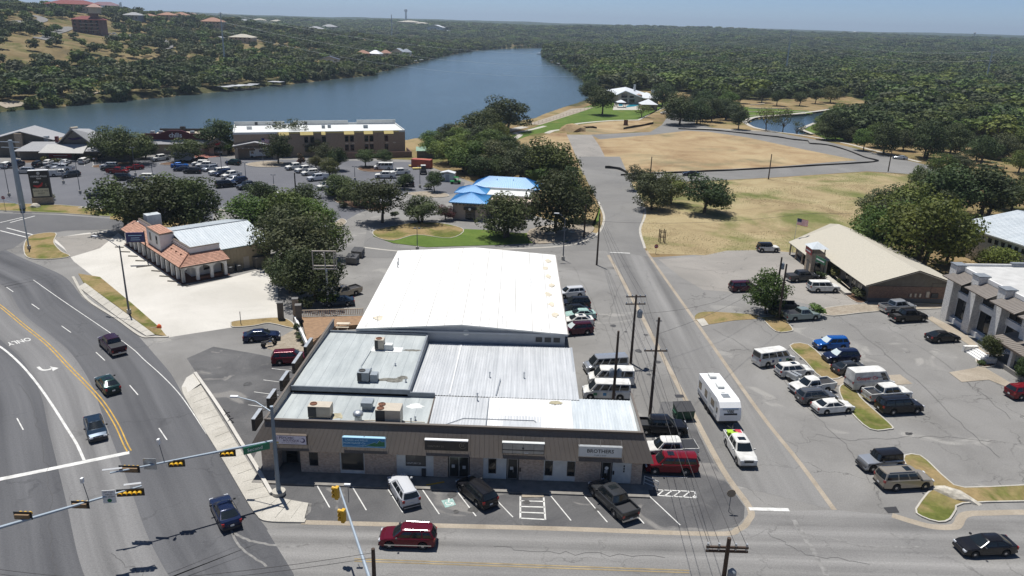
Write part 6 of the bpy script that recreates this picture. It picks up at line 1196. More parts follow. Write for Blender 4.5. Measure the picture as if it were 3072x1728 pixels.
def vehicle(kind,col,label,mode,a,b=None,name=None,cat=None,roof=None,shade=False,bed=None,rails=False,sunroof=False,lift=0.0,trim=None,group=None,z=0.03):
    L,Wd,wb,r,prof,cab,rw,panes=KIND[kind]
    if mode=='p':c=G(*a);h=R(b)
    else:
        p,q=G(*a),G(*b);d=(p-q).normalized();h=math.atan2(d.y,d.x);c=(p+q)/2;perp=Vector((-d.y,d.x,0))
        if mode=='s':sg=1 if perp.dot(c)>0 else-1
        elif mode=='r':sg=1 if perp.x>0 else-1
        elif mode=='l':sg=1 if perp.x<0 else-1
        else:sg=0
        c=c+perp*sg*(Wd/2-0.1)
    nm={'sedan':'sedan','suv':'suv','big_suv':'suv','minivan':'minivan','pickup':'pickup_truck','work_truck':'pickup_truck','van':'van','cargo_van':'van','jeep':'off_road_car'}[kind]
    e=empty(name or nm,(c.x,c.y,z),h,label,cat or{'sedan':'car','suv':'suv','big_suv':'suv','minivan':'minivan','pickup':'pickup truck','work_truck':'pickup truck','van':'van','cargo_van':'van','jeep':'suv'}[kind],group)
    M=vehicle_meshes(kind);pm=PAINT[col];bd=put('body',M['body'],pm,e);put('cabin',M['cabin'],PAINT[roof]if roof else pm,e)
    put('windshield',M['windshield'],'sunshade' if shade else 'car_glass',e)
    if 'rear_window' in M:put('rear_window',M['rear_window'],'car_glass',e)
    for s in M['sides']:put('side_window',s,'car_glass',e)
    for x,y,zz in M['wheels']:t=put('wheel',M['tyre'],'tyre',e,(x,y,zz));put('rim',M['rim'],'rim',t)
    for n,me,mm in M['small']:put(n,me,pm if n=='mirror' and col in('white','pearl')else mm,e)
    F=L/2;hw=Wd/2
    if kind in('pickup','work_truck'):
        x1=-1.24 if kind=='pickup' else-0.64;z0,z1=0.94,1.26
        for sg in(1,-1):bx('bed_side',-F+0.02,x1,sg*(hw-0.12),sg*(hw-0.02),z0-0.1,z1,pm,e)
        bx('tailgate',-F+0.0,-F+0.10,-hw+0.1,hw-0.1,z0-0.25,z1,pm,e);bx('bed_front',x1-0.06,x1,-hw+0.1,hw-0.1,z0,z1,pm,e)
        if bed=='cover':bx('bed_cover',-F+0.06,x1-0.02,-hw+0.1,hw-0.1,z1-0.03,z1+0.03,'plastic_black',e)
        elif bed=='cap':bx('bed_cap',-F+0.05,x1-0.05,-hw+0.12,hw-0.12,z1,z1+0.58,pm,e);bx('cap_window',-F+0.4,x1-0.4,-hw+0.1,-hw+0.125,z1+0.15,z1+0.45,'car_glass',e)
        elif bed=='boxes':
            for sg in(1,-1):bx('tool_box',-F+0.1,x1-0.05,sg*(hw-0.5)if sg>0 else-hw+0.06,sg*(hw-0.06)if sg>0 else-hw+0.5,z1,z1+0.55,pm,e)
        else:bx('bed_liner',-F+0.1,x1-0.06,-hw+0.12,hw-0.12,z0,z0+0.05,'bed_liner',e)
    if rails:
        for sg in(1,-1):mb=MB();mb.tube([(cab[2][0]+0.2,sg*rw*0.92,cab[2][1]+0.08),(cab[1][0]-0.2,sg*rw*0.92,cab[1][1]+0.08)],0.03,5);mb.build('roof_rail','chrome',e)
    if sunroof:bx('sunroof',cab[1][0]-0.95,cab[1][0]-0.3,-rw*0.55,rw*0.55,cab[1][1]+0.045,cab[1][1]+0.066,'car_glass',e)
    if kind=='jeep':
        for x,y,zz in M['wheels']:bx('fender',x-0.55,x+0.55,y-0.13 if y<0 else y-0.1,y+0.1 if y<0 else y+0.13,0.93,1.0,'plastic_black',e)
        t=MB();t.lathe([(0.25,-0.1),(0.42,-0.1),(0.42,0.1),(0.25,0.1)],(-2.18,0,1.0),16,'X');t.build('spare_wheel','tyre',e);bx('front_bumper',1.98,2.2,-0.8,0.8,0.5,0.68,'plastic_black',e)
    if trim:bx('trim_strip',-F+0.3,F-0.5,-hw-0.008,hw+0.008,0.42,0.50,trim,e)
    return e
V=vehicle
# highway and streets
V('pickup','plum','dark plum pickup with a covered bed driving up the highway','r',(303,1040),(331,1067),bed='cover');V('sedan','green','dark green sedan driving away on the highway','r',(294,1160),(311,1181),sunroof=True);V('sedan','steel','steel blue sedan waiting before the stop line','r',(268,1323),(257,1286));V('sedan','navy','dark navy sedan turning past the sidewalk corner','r',(636,1532),(662,1588))
V('suv','burgundy','burgundy SUV with chrome rails driving along the front street','s',(1165,1647),(1275,1650),rails=True,trim='chrome');V('sedan','black','black sedan driving along the front street at the lower right','s',(2920,1674),(3020,1670))
ram=V('pickup','white','white pickup with a loaded bed towing the travel trailer','r',(2207,1390),(2177,1337),sunroof=True)
for x0,x1,y0,y1,z1,c in((-2.6,-1.9,-0.75,-0.1,1.45,mat('cargo_lime',(0.35,0.55,0.03),0.6)),(-2.0,-1.35,-0.5,0.3,1.5,'cargo_lime'),(-2.7,-1.5,0.2,0.8,1.4,mat('cargo_red',(0.5,0.03,0.05),0.6)),(-2.75,-2.3,-0.8,-0.3,1.35,'sign_white')):bx('cargo',x0,x1,y0,y1,1.0,z1,c,ram)
V('sedan','silver','silver sedan on the park road corner','p',(2700,478),150,group=None);V('sedan','black','black car on the lower road below the dirt field','p',(2072,527),178);V('sedan','white','white sedan parked on the park drive','p',(1995,343),15)
# in front of the shops
V('suv','pearl','silver white SUV parked nose in at the shops','r',(1170,1468),(1200,1520),rails=True);V('suv','black','black wagon parked nose in beside the yellow wheel stop','r',(1380,1477),(1435,1526));V('pickup','charcoal','charcoal crew cab pickup parked at the right end of the shop front','r',(1782,1494),(1845,1556),sunroof=True)
V('big_suv','red','red SUV with a glass roof panel beside the shop corner','s',(1970,1425),(2060,1427),sunroof=True);V('pickup','white','white pickup with a dark bed cover behind the red SUV','s',(1968,1380),(2054,1378),bed='cover');V('pickup','black','black pickup facing the street beside the green dumpster','s',(2026,1310),(1938,1307))
V('van','white','white passenger van nearest the shops with printed door panels','s',(1778,1200),(1862,1202));V('van','white','white passenger van in the middle of the three vans','s',(1790,1158),(1878,1160));V('van','silver','silver passenger van farthest of the three vans','s',(1779,1123),(1864,1118))
V('suv','maroon','dark maroon SUV with a sunshade by the white hall','s',(1710,1009),(1759,1005),shade=True);V('sedan','white','white car with black sunroof by the white hall','s',(1706,980),(1764,978),sunroof=True);V('sedan','teal','pale teal sedan by the white hall','s',(1714,962),(1772,960));V('sedan','black','black sedan by the white hall','s',(1698,948),(1750,945));V('suv','black','black SUV behind the black sedan by the white hall','s',(1700,928),(1756,926));V('suv','pearl','pearl white SUV at the far end of the row by the white hall','s',(1693,897),(1738,893))
# left of the shops
V('sedan','navy','dark blue saloon beside the motorcycle','s',(826,1023),(744,1029));V('suv','burgundy','burgundy SUV parked against the left side of the shops','s',(900,1093),(845,1096),rails=False);V('work_truck','champagne','old tan pickup behind the olive tree','s',(1024,898),(1062,888));V('sedan','steel','blue grey car half hidden by bushes near the white railing','p',(1016,916),195)
# lots at the right
V('van','white','white passenger van in the right-hand lot','s',(2366,1093),(2296,1103));V('suv','white','white SUV with a sunroof next to the white van','s',(2425,1131),(2356,1136),sunroof=True);V('work_truck','white','old white pickup with tool boxes facing left','s',(2401,1189),(2494,1177));V('suv','grey','dark grey wagon between the white pickup and white sedan','s',(2494,1212),(2424,1217),rails=True);V('sedan','white','white sedan parked at the grass island','s',(2543,1240),(2473,1246));V('big_suv','black','black SUV on the far side of the grass island','s',(2745,1243),(2672,1247),rails=True);V('pickup','white','white pickup with striped hood behind the black SUV','s',(2722,1202),(2622,1211));V('cargo_van','white','tall white cargo van with red script lettering','s',(2668,1168),(2570,1175))
V('sedan','charcoal','faded dark grey old sedan','s',(2594,1121),(2527,1128));V('suv','navy','navy SUV with a silver sunshade','s',(2493,1092),(2568,1089),shade=True);V('suv','blue','bright blue SUV with a silver sunshade','s',(2472,1052),(2528,1050),shade=True);V('suv','red','red SUV cut by the right frame edge','s',(3128,1196),(3050,1202));V('sedan','black','black sedan by the office walkway','s',(2866,1027),(2809,1030));V('pickup','black','black pickup before the white office','s',(2769,966),(2698,970));V('pickup','silver','silver pickup beside the gravel strip','s',(2743,936),(2660,943));V('work_truck','sage','grey green pickup beside the round shrub','s',(2442,962),(2379,966),bed='cover')
V('big_suv','white','large white SUV before the tan roofed office','s',(2500,879),(2450,879));V('pickup','charcoal','dark grey pickup before the tan roofed office','s',(2442,845),(2384,848),bed='cover');V('minivan','maroon','dark maroon minivan beside the open crowned tree','s',(2264,876),(2212,878));V('jeep','white','white off-road car with a black top at the field edge','s',(2330,758),(2286,758),roof='black');V('jeep','silver','silver off-road car with a black top in the lower lot','s',(2606,1419),(2696,1411),roof='black');V('big_suv','champagne','champagne SUV with a black sunroof in the lower lot','s',(2768,1470),(2679,1475),sunroof=True,rails=True)
# hotel and restaurant lot
FAR=[('suv','white','p',(22,503),96,'white SUV at the left end of the restaurant kerb'),('pickup','navy','p',(52,500),96,'dark blue pickup behind the thick steel pole'),('suv','black','p',(117,499),96,'black SUV at the restaurant kerb above the pylon sign'),('sedan','white','p',(146,494),96,'white sedan at the restaurant kerb'),('sedan','pearl','p',(197,493),96,'pearl sedan nose in before the restaurant door'),('suv','white','p',(253,490),96,'white SUV right of the restaurant door'),('suv','silver','p',(76,520),186,'silver SUV left of the pylon sign'),('sedan','silver','p',(165,505),186,'silver blue car behind the pylon sign'),('pickup','pearl','p',(190,512),186,'pale pickup behind the white utility truck'),('suv','charcoal','s',(198,535),(236,530),'dark SUV at the end of the row near the pylon sign'),('suv','pearl','p',(328,504),184,'pale SUV under the full oak'),('suv','charcoal','p',(331,512),184,'dark grey SUV beside the red pickup'),('work_truck','red','p',(354,521),3,'red pickup in the row left of the red car'),('sedan','red','s',(391,512),(423,509),'red car in the shade edge of the full oak'),('big_suv','black','p',(376,541),2,'long black SUV below the red pickup'),('sedan','charcoal','p',(412,549),182,'dark sedan half behind the oak grove'),('suv','white','p',(452,539),3,'white SUV above the oak grove'),('pickup','white','s',(466,486),(510,480),'white dual wheel pickup towing the grey cargo trailer'),
 ('sedan','blue','p',(540,502),18,'medium blue car in the shade by the cargo trailer'),('sedan','navy','p',(548,513),190,'dark blue hatch facing left in the middle row'),('suv','black','p',(578,520),184,'long black wagon in the middle row'),('sedan','black','p',(598,485),184,'black car at the head of the middle row'),('suv','white','p',(602,497),190,'first white SUV of the middle row'),('pickup','white','p',(620,504),190,'white pickup in the middle row'),('suv','silver','s',(622,516),(650,511),'silver SUV in the middle row'),('pickup','white','s',(647,527),(680,523),'white pickup with a bed cap in the middle row','cap'),('suv','navy','s',(657,531),(690,526),'navy SUV between white pickups'),('pickup','white','s',(683,538),(720,531),'white crew cab pickup with a dark bed'),('sedan','pearl','s',(694,549),(718,542),'pearl sedan between the white and navy cars'),('suv','navy','s',(707,554),(739,548),'navy SUV near the end of the middle row'),('big_suv','black','s',(698,562),(666,565),'black SUV parked across the empty stalls'),('pickup','charcoal','s',(733,570),(768,564),'dark pickup at the edge of the spreading oak'),('suv','green','p',(700,494),162,'dark SUV leaving the hotel canopy'),('work_truck','white','s',(842,600),(814,603),'white pickup under the spreading oak'),('sedan','burgundy','p',(826,611),10,'dark red car under the spreading oak'),
 ('pickup','white','s',(877,511),(904,508),'first white pickup of the row beside the yellow green trees'),('pickup','white','s',(901,520),(938,515),'second white pickup of the row beside the yellow green trees'),('suv','white','s',(917,528),(950,525),'white SUV between the white pickups'),('pickup','pearl','s',(939,545),(977,541),'silver white pickup with a rack in the bed','boxes'),('pickup','white','s',(973,571),(1006,567),'white truck half under the oaks'),('work_truck','white','s',(999,588),(1034,584),'white flat bed truck half under the oaks'),('van','white','s',(1135,510),(1166,510),'white work van before the hotel end'),('pickup','white','s',(1138,536),(1175,536),'white pickup by itself in the hotel lot'),('pickup','white','s',(1189,527),(1216,525),'white pickup behind the small round tree'),('suv','black','p',(1216,560),184,'black SUV in the shade of the small round tree'),('pickup','navy','s',(322,594),(285,597),'navy blue pickup near the sapling'),('sedan','pearl','p',(616,622),200,'pale car in the shade behind the oak grove'),('sedan','white','p',(2400,392),170,'white car by the pond path'),('work_truck','white','s',(207,529),(157,531),'white utility truck with side boxes near the pylon sign','boxes')]
for f in FAR:
    if f[0]=='sedan' and 'pond path' in f[-1]:continue
    k,c,md,a,b=f[:5];V(k,c,f[5],md,a,b,bed=f[6]if len(f)>6 else None)
hill=[(330,106,'white','white car parked below the rose apartment house'),(345,105,'pearl','pale car parked below the rose apartment house'),(82,62,'white','white car on the hill road')]
for px,py,c,lab in hill:p=HP(px,py);o=V('suv',c,lab,'p',(1500,1500),10);o.location=(p.x,p.y,p.z+0.6)
# lettering on vans
def side_print(e,x,z,w,h,m,y):bx('door_print',x,x+w,y-0.006,y,z,z+h,m,e)
for o in list(COL.objects):
    lb=o.get('label','')
    if lb=='tall white cargo van with red script lettering':lettering('Cooper Co',0.62,'cargo_red',o,plane_M((-1.2,-1.04,1.75),(1,0,0),(0,0,1)),bold=True);bx('lettering_line',0.1,1.1,-1.035,-1.03,1.7,1.8,'trim_grey',o)
    if 'passenger van' in lb and 'silver' not in lb:
        sg=1 if 'right-hand' not in lb else-1
        for x,w,m in((1.2,0.45,'sign_green'),(0.1,0.4,'sign_blue'),(-1.0,0.35,'sign_navy')):bx('door_print',x,x+w,sg*1.012,sg*1.02,0.62,0.98,m,o)
# ---- travel trailer
ta,tb=G(2152,1286),G(2091,1193);d=(ta-tb).normalized();n=Vector((d.y,-d.x,0));n=-n if n.x<0 else n;Lt=(ta-tb).length+0.4;cT=(ta+tb)/2+n*1.22
eT=empty('travel_trailer',(cT.x,cT.y,0.03),math.atan2(d.y,d.x),'long white travel trailer reading VIBE behind the white pickup','trailer')
mb=MB();prof=[(-Lt/2,0.75),(-Lt/2,3.1),(Lt/2-1.3,3.15),(Lt/2-0.7,3.0),(Lt/2-0.25,2.5),(Lt/2,1.7),(Lt/2-0.05,1.0),(Lt/2-0.5,0.75)];k=len(prof)
mb.v=[(x,1.22,z)for x,z in prof]+[(x,-1.22,z)for x,z in prof];mb.f=[tuple(range(k)),tuple(range(2*k-1,k-1,-1))]+[(i,i+k,(i+1)%k+k,(i+1)%k)for i in range(k)];mb.f=[f[::-1]for f in mb.f];mb.build('body','sign_white',eT,20)
bx('skirt',-Lt/2+0.1,Lt/2-0.6,-1.15,1.15,0.45,0.76,'plastic_black',eT);bx('graphic_stripe',-Lt/2+0.1,Lt/2-0.9,1.222,1.23,0.8,1.25,'wall_grey',eT);bx('graphic_stripe',-Lt/2+0.1,Lt/2-0.9,-1.23,-1.222,0.8,1.25,'wall_grey',eT)
for x,w,z0,z1 in((-3.6,1.0,1.5,2.4),(-1.4,0.9,1.5,2.4),(0.8,1.1,1.6,2.4),(2.5,0.6,1.5,2.2)):
    for sg in(1,-1):bx('window',x,x+w,sg*1.222,sg*1.232,z0,z1,'car_glass',eT)
for x in(-0.2,2.0):bx('door',x,x+0.7,-1.235,-1.222,0.85,2.75,'panel_white',eT)
for x,y,w,h in((-Lt/2+0.6,-0.4,1.0,0.32),(-0.6,-0.35,0.9,0.3)):bx('roof_air_conditioner',x,x+w,y,y+0.75,3.12,3.12+h,'panel_white',eT)
bx('roof_hatch',1.6,2.5,-0.5,0.35,3.14,3.2,'trim_grey',eT);bx('roof_vent',-1.6,-1.0,-0.3,0.3,3.12,3.17,'panel_white',eT);bx('roof_vent',0.9,1.3,-0.3,0.1,3.12,3.2,'panel_white',eT)
xf=Lt/2;sl=Vector((-0.45,0,0.8)).normalized();q=Vector((xf-0.10,0,2.15))
def on_nose(t):return(xf-0.25+0.02+0.25*(1-t),2.5-0.8*(1-t))
for z0,z1,m,wv in((0.86,0.94,'sign_blue',0.9),(0.72,0.80,'trim_grey',0.9),(0.05,0.28,'plastic_black',0.75)):
    (xa,za),(xb,zb)=on_nose(z0),on_nose(z1);mb=MB();mb.add([(xa,-wv,za),(xa,wv,za),(xb,wv,zb),(xb,-wv,zb)],((0,1,2,3),));mb.build('nose_stripe',m,eT)
(xa,za)=on_nose(0.5);me=text_mesh('VIBE',0.42,bold=True);me.transform(plane_M((xa+0.03,0,za),(0,1,0),(-0.25,0,0.8)));put('lettering',me,'ink_black',eT)
for x in(-0.9,0.1):
    for sg in(1,-1):mb=MB();mb.lathe([(0.2,-0.1),(0.36,-0.1),(0.36,0.1),(0.2,0.1)],(x,sg*1.1,0.36),14,'Y');mb.build('wheel','tyre',eT)
mb=MB();mb.tube([(xf-0.4,0.6,0.6),(xf+1.0,0,0.55)],0.06,6);mb.tube([(xf-0.4,-0.6,0.6),(xf+1.0,0,0.55)],0.06,6);mb.build('hitch','plastic_black',eT)
# ---- grey cargo trailer, dark dump trailer, steel box trailer
e=empty('cargo_trailer',G(553,484),R(8),'grey enclosed cargo trailer behind the round oak','trailer');bx('body',-2.6,2.6,-1.1,1.1,0.5,2.7,'wall_grey',e);bx('roof',-2.62,2.62,-1.12,1.12,2.7,2.76,'panel_white',e)
for x in(-0.6,0.4):
    for sg in(1,-1):mb=MB();mb.lathe([(0.18,-0.1),(0.34,-0.1),(0.34,0.1),(0.18,0.1)],(x,sg*1.12,0.34),12,'Y');mb.build('wheel','tyre',e)
e=empty('dump_trailer',G(2345,938),R(2),'dark metal dump trailer under the open crowned tree','trailer');w_=2.2
for nm,a in(('floor',(-w_,w_,-1.0,1.0,0.6,0.7)),('side',(-w_,w_,-1.05,-0.95,0.6,1.7)),('side',(-w_,w_,0.95,1.05,0.6,1.7)),('front',(-w_,-w_+0.1,-1.0,1.0,0.6,1.7)),('tailgate',(w_-0.1,w_,-1.0,1.0,0.6,1.5))):bx(nm,*a,'black_metal',e)
for x in(-0.5,0.5):
    for sg in(1,-1):mb=MB();mb.lathe([(0.18,-0.1),(0.36,-0.1),(0.36,0.1),(0.18,0.1)],(x,sg*1.12,0.36),12,'Y');mb.build('wheel','tyre',e)
e=empty('utility_trailer',G(2378,1142),R(-62),'small grey utility trailer with two steel boxes before the white SUV','trailer');bx('frame',-1.4,1.4,-0.6,0.6,0.45,0.55,'galvanised',e);bx('steel_box',-1.3,0.9,-0.55,-0.1,0.55,1.1,'galvanised',e);bx('steel_box',-1.3,0.9,0.1,0.55,0.55,1.1,'galvanised',e)
for sg in(1,-1):mb=MB();mb.lathe([(0.15,-0.08),(0.3,-0.08),(0.3,0.08),(0.15,0.08)],(0,sg*0.68,0.3),12,'Y');mb.build('wheel','tyre',e)
# ---- motorcycle
fa,ra_=G(826,1035),G(789,1043);d=(fa-ra_).normalized();e=empty('motorcycle',((fa.x+ra_.x)/2,(fa.y+ra_.y)/2,0.05),math.atan2(d.y,d.x),'black touring motorcycle parked beside the dark blue saloon','motorcycle')
for x in(0.78,-0.78):mb=MB();mb.lathe([(0.22,-0.06),(0.33,-0.06),(0.33,0.06),(0.22,0.06)],(x,0,0.33),18,'Y');t=mb.build('wheel','tyre',e);mb=MB();mb.lathe([(0.05,-0.03),(0.23,-0.03),(0.23,0.03),(0.05,0.03)],(x,0,0.33),14,'Y');mb.build('rim','chrome',t)
mb=MB();mb.tube([(0.78,0.09,0.33),(0.42,0.09,0.95)],0.03,6);mb.tube([(0.78,-0.09,0.33),(0.42,-0.09,0.95)],0.03,6);mb.build('fork','chrome',e);mb=MB();mb.tube([(0.45,0,0.78),(0.2,0,0.86),(-0.1,0,0.74)],[0.1,0.17,0.1],8);mb.build('tank','plastic_black',e);mb=MB();mb.tube([(-0.05,0,0.72),(-0.35,0,0.68),(-0.75,0,0.78)],[0.12,0.17,0.1],8);mb.build('seat','plastic_black',e);bx('engine',-0.2,0.35,-0.17,0.17,0.25,0.62,'chrome',e);bx('saddle_bag',-0.95,-0.45,0.15,0.36,0.4,0.72,'plastic_black',e);bx('saddle_bag',-0.95,-0.45,-0.36,-0.15,0.4,0.72,'plastic_black',e);mb=MB();mb.tube([(0.2,0.42,1.05),(0.4,0.2,1.0),(0.4,-0.2,1.0),(0.2,-0.42,1.05)],0.02,6);mb.build('handlebar','chrome',e);mb=MB();mb.lathe([(0.09,0),(0.09,0.12)],(0.5,0,0.85),12,'X');mb.build('headlight','lamp_white',e)
# ---- green utility cart and dark loader by the sheds
e=empty('utility_cart',G(1366,551),R(10),'small green utility cart beside the storage shed','utility cart');bx('body',-1.4,1.4,-0.7,0.7,0.35,0.8,mat('cart_green',(0.02,0.22,0.05),0.4),e);bx('roof',-0.4,0.9,-0.7,0.7,1.75,1.82,'cart_green',e);bx('seat',-0.2,0.3,-0.6,0.6,0.8,1.2,'plastic_black',e)
for x in(-0.35,0.85):
    for sg in(1,-1):mb=MB();mb.tube([(x,sg*0.65,0.8),(x,sg*0.65,1.76)],0.03,5);mb.build('post','plastic_black',e)
for x in(-0.95,0.95):
    for sg in(1,-1):mb=MB();mb.lathe([(0.15,-0.1),(0.3,-0.1),(0.3,0.1),(0.15,0.1)],(x,sg*0.68,0.3),12,'Y');mb.build('wheel','tyre',e)
e=empty('loader',G(1270,522),R(100),'dark compact loader parked beside the red container','loader');bx('body',-1.5,0.8,-0.8,0.8,0.5,1.4,'plastic_black',e);bx('cab',-0.6,0.6,-0.65,0.65,1.4,2.5,'car_glass',e);bx('cab_roof',-0.7,0.7,-0.7,0.7,2.5,2.6,'panel_white',e);bx('bucket',1.4,2.0,-0.9,0.9,0.1,0.7,'wall_grey_dark',e)
for sg in(1,-1):mb=MB();mb.tube([(-0.8,sg*0.75,1.4),(0.9,sg*0.75,1.1),(1.5,sg*0.75,0.5)],0.09,6);mb.build('arm','plastic_black',e)
for x in(-0.9,0.5):
    for sg in(1,-1):mb=MB();mb.lathe([(0.2,-0.15),(0.42,-0.15),(0.42,0.15),(0.2,0.15)],(x,sg*0.85,0.42),12,'Y');mb.build('wheel','tyre',e)
# ================================================================== poles, signals, signs, fences, people, small things
mat('pole_steel',(0.36,0.42,0.47),0.5,metal=0.3,var=0.08,scale=1);mat('pole_dark',(0.10,0.11,0.13),0.6);mat('pole_wood',(0.075,0.052,0.038),0.95,var=0.3,scale=2);mat('signal_yellow',(0.62,0.36,0.015),0.5);mat('signal_tan',(0.22,0.14,0.07),0.6);mat('traffic_green',(0.008,0.17,0.085),0.5)
def at_h(px,py,h):return G(px,py,h)
def tube(name,pts,r,m,e,n=8):mb=MB();mb.tube(pts,r,n);return mb.build(name,m,e)
def signal_head(p,d,n,label,back=False,vertical=False):
    """signal heads in a row on a black plate; d points the way the lamps face"""
    d=Vector((d[0],d[1],0)).normalized();e=empty('traffic_signal',p,math.atan2(d.y,d.x)+math.pi/2,label,'traffic light');w=0.36*n
    if vertical:
        bx('housing',-0.2,0.2,-0.1,0.16,-w/2,w/2,'signal_yellow',e)
        for k in range(n):mb=MB();mb.lathe([(0.15,0),(0.17,-0.28),(0.15,-0.28),(0.13,0)],(0,-0.1,-w/2+0.36*k+0.18),12,'Y');v=mb.build('visor','signal_yellow',e)
        return e
    bx('backplate',-w/2-0.14,w/2+0.14,0.0,0.05,-0.33,0.33,'black_metal',e);bx('housing',-w/2,w/2,0.05,0.24,-0.17,0.17,'signal_tan',e)
    for k in range(n):
        x=-w/2+0.36*k+0.18;mb=MB();N=7
        for i in range(N+1):a=R(-20+220*i/N);mb.v+=[(x+0.17*math.cos(a),0.0,0.17*math.sin(a)),(x+0.17*math.cos(a),-0.32,0.17*math.sin(a))]
        for i in range(N):mb.f.append((2*i,2*i+1,2*i+3,2*i+2))
        v=mb.build('visor','signal_yellow',e,60);mb=MB();mb.lathe([(0.14,-0.02),(0.1,-0.05)],(x,0,0),12,'Y');mb.build('lens',('lamp_red','signal_tan','sign_green')[min(k,2)],v)
    return e
HA=6.3
b1=G(837,1484);end1=at_h(330,1419,HA);att=Vector((b1.x,b1.y,5.7))
e=empty('signal_mast',b1,0,'grey steel mast with a long signal arm at the sidewalk corner','signal mast');L0=lambda p:Vector(p)-Vector((b1.x,b1.y,0))
mb=MB();mb.lathe([(0.62,0),(0.62,0.35),(0.5,0.35)],(0,0,0.1),18);mb.build('footing','concrete_walk',e);tube('pole',[(0,0,0.4),(0,0,9.1)],[0.22,0.14],mat('mast_blue_grey',(0.20,0.25,0.29),0.5,var=0.1,scale=1),e,12);tube('arm',[(0,0,5.7),L0(att.lerp(end1,0.5)),L0(end1)],[0.13,0.10,0.07],'pole_steel',e,10);tube('lamp_arm',[(0,0,8.6),(-1.6,0.6,9.3),(-3.4,1.2,9.4)],[0.06,0.05,0.04],'pole_steel',e);bx('lamp_head',-4.1,-3.4,1.1,1.4,9.33,9.47,'sign_white',e);tube('pole_cap',[(0,0,9.1),(0,0,9.2)],0.16,'pole_steel',e)
tow=(0.15,-1)
for px,py,lab in((684,1361,'yellow three lamp signal nearest the mast'),(525,1392,'yellow three lamp signal in the middle of the upper arm')):
    t=(px-837)/(330-837);q=att.lerp(end1,t)+Vector((0,-0.2,-0.25));signal_head(q,tow,3,lab)
signal_head(att.lerp(end1,0.9)+Vector((0,0.25,-0.1)),(0,1),4,'signal head seen from behind at the end of the upper arm')
q=att.lerp(end1,0.93);tube('end_plate',[L0(q)+Vector((0,0,0.25)),L0(end1)+Vector((-0.6,0,0.25))],0.09,'sign_white',e,4);q=att.lerp(end1,0.69);tube('sensor_stick',[L0(q),L0(q)+Vector((-0.25,0,1.8))],0.03,'pole_dark',e,5);o=L0(q)+Vector((-0.25,0,1.9));bx('sensor',o.x-0.09,o.x+0.09,o.y-0.2,o.y+0.1,o.z-0.15,o.z+0.35,'sign_white',e);q=L0(att.lerp(end1,0.78));bx('sign_back',q.x-0.55,q.x+0.55,q.y+0.15,q.y+0.18,q.z-0.5,q.z+0.55,'galvanised',e)
q=att.lerp(end1,0.115);dr=(end1-att).normalized();es=empty('street_sign',q+Vector((0,-0.22,-0.3)),math.atan2(-dr.y,-dr.x),'green street name sign reading Second','sign');bx('board',-1.15,1.15,-0.03,0.03,-0.34,0.34,'traffic_green',es);lettering('Second',0.46,'sign_white',es,plane_M((-0.15,-0.036,0),(1,0,0),(0,0,1)));bx('hanger',-0.05,0.05,0.03,0.2,0.1,0.4,'pole_steel',es)
# lower arm; its pole stands outside the picture at the left
end2=at_h(425,1458,HA);st2=at_h(-60,1600,HA-0.5);pb=st2+(st2-end2)*0.12;e=empty('signal_mast',(pb.x,pb.y,0),0,'second long grey signal arm reaching in from the left edge','signal mast');L2=lambda p:Vector(p)-Vector((pb.x,pb.y,0))
tube('pole',[(0,0,0),(0,0,8)],[0.22,0.15],'mast_blue_grey',e,10);tube('arm',[L2(pb),L2(st2.lerp(end2,0.5)),L2(end2)],[0.14,0.11,0.07],'pole_steel',e,10);q=L2(st2.lerp(end2,0.655));tube('sensor_stick',[q,q+Vector((-0.25,0,1.8))],0.03,'pole_dark',e,5);bx('sensor',q.x-0.33,q.x-0.15,q.y-0.15,q.y+0.1,q.z+1.7,q.z+2.1,'sign_white',e);q=L2(st2.lerp(end2,0.92));tube('plate',[q+Vector((-0.4,0,0.4)),q+Vector((0.9,0.2,0.5))],0.1,'sign_white',e,4)
signal_head(st2.lerp(end2,0.93)+Vector((0,-0.2,-0.2)),tow,5,'yellow five lamp signal on the lower arm');signal_head(st2.lerp(end2,0.59)+Vector((0,0.2,-0.15)),(0,1),3,'signal head seen from behind on the lower arm');signal_head(st2.lerp(end2,0.24)+Vector((0,0.3,0.3)),(0,1),3,'signal head at the left edge with its yellow top')
q=st2.lerp(end2,0.79)+Vector((0,-0.15,0));es=empty('yield_sign',q,0.16,'white sign reading LEFT TURN YIELD ON GREEN with a green dot','sign');bx('board',-0.48,0.48,-0.02,0.02,-0.6,0.55,'sign_white',es)
for tx,zz,sz in(('LEFT TURN',0.38,0.15),('YIELD',0.17,0.2),('ON GREEN',-0.04,0.16)):lettering(tx,sz,'ink_black',es,plane_M((0,-0.026,zz),(1,0,0),(0,0,1)))
mb=MB();mb.lathe([(0.17,0),(0.17,0.01)],(0,-0.03,-0.36),16,'Y');mb.build('green_dot','traffic_green',es)
# near arm at the bottom edge
n0,n1=at_h(1112,1745,6.0),at_h(1018,1462,6.4);e=empty('signal_mast',(n0.x,n0.y-2,0),0,'pale signal arm rising from the bottom edge before the shops','signal mast');L3=lambda p:Vector(p)-Vector((n0.x,n0.y-2,0));tube('pole',[(0,0,0),(0,0,7.5)],[0.22,0.16],'pole_steel',e,10);tube('arm',[(0,0,5.9),L3(n0),L3(n1)],[0.15,0.13,0.07],'pole_steel',e,10);q=L3(n1);bx('sensor',q.x+0.4,q.x+0.9,q.y-0.1,q.y+0.1,q.z+0.2,q.z+0.34,'sign_white',e);tube('sensor_stick',[q+Vector((0.7,0,-1.4)),q+Vector((0.7,0,0.2))],0.03,'pole_dark',e,5)
for k,(px,py)in enumerate(((1010,1478),(1029,1547))):q=at_h(px,py,6.1);signal_head(q,(-1,0.25),3,['farther yellow signal on the bottom arm','nearer yellow signal on the bottom arm'][k],vertical=True)
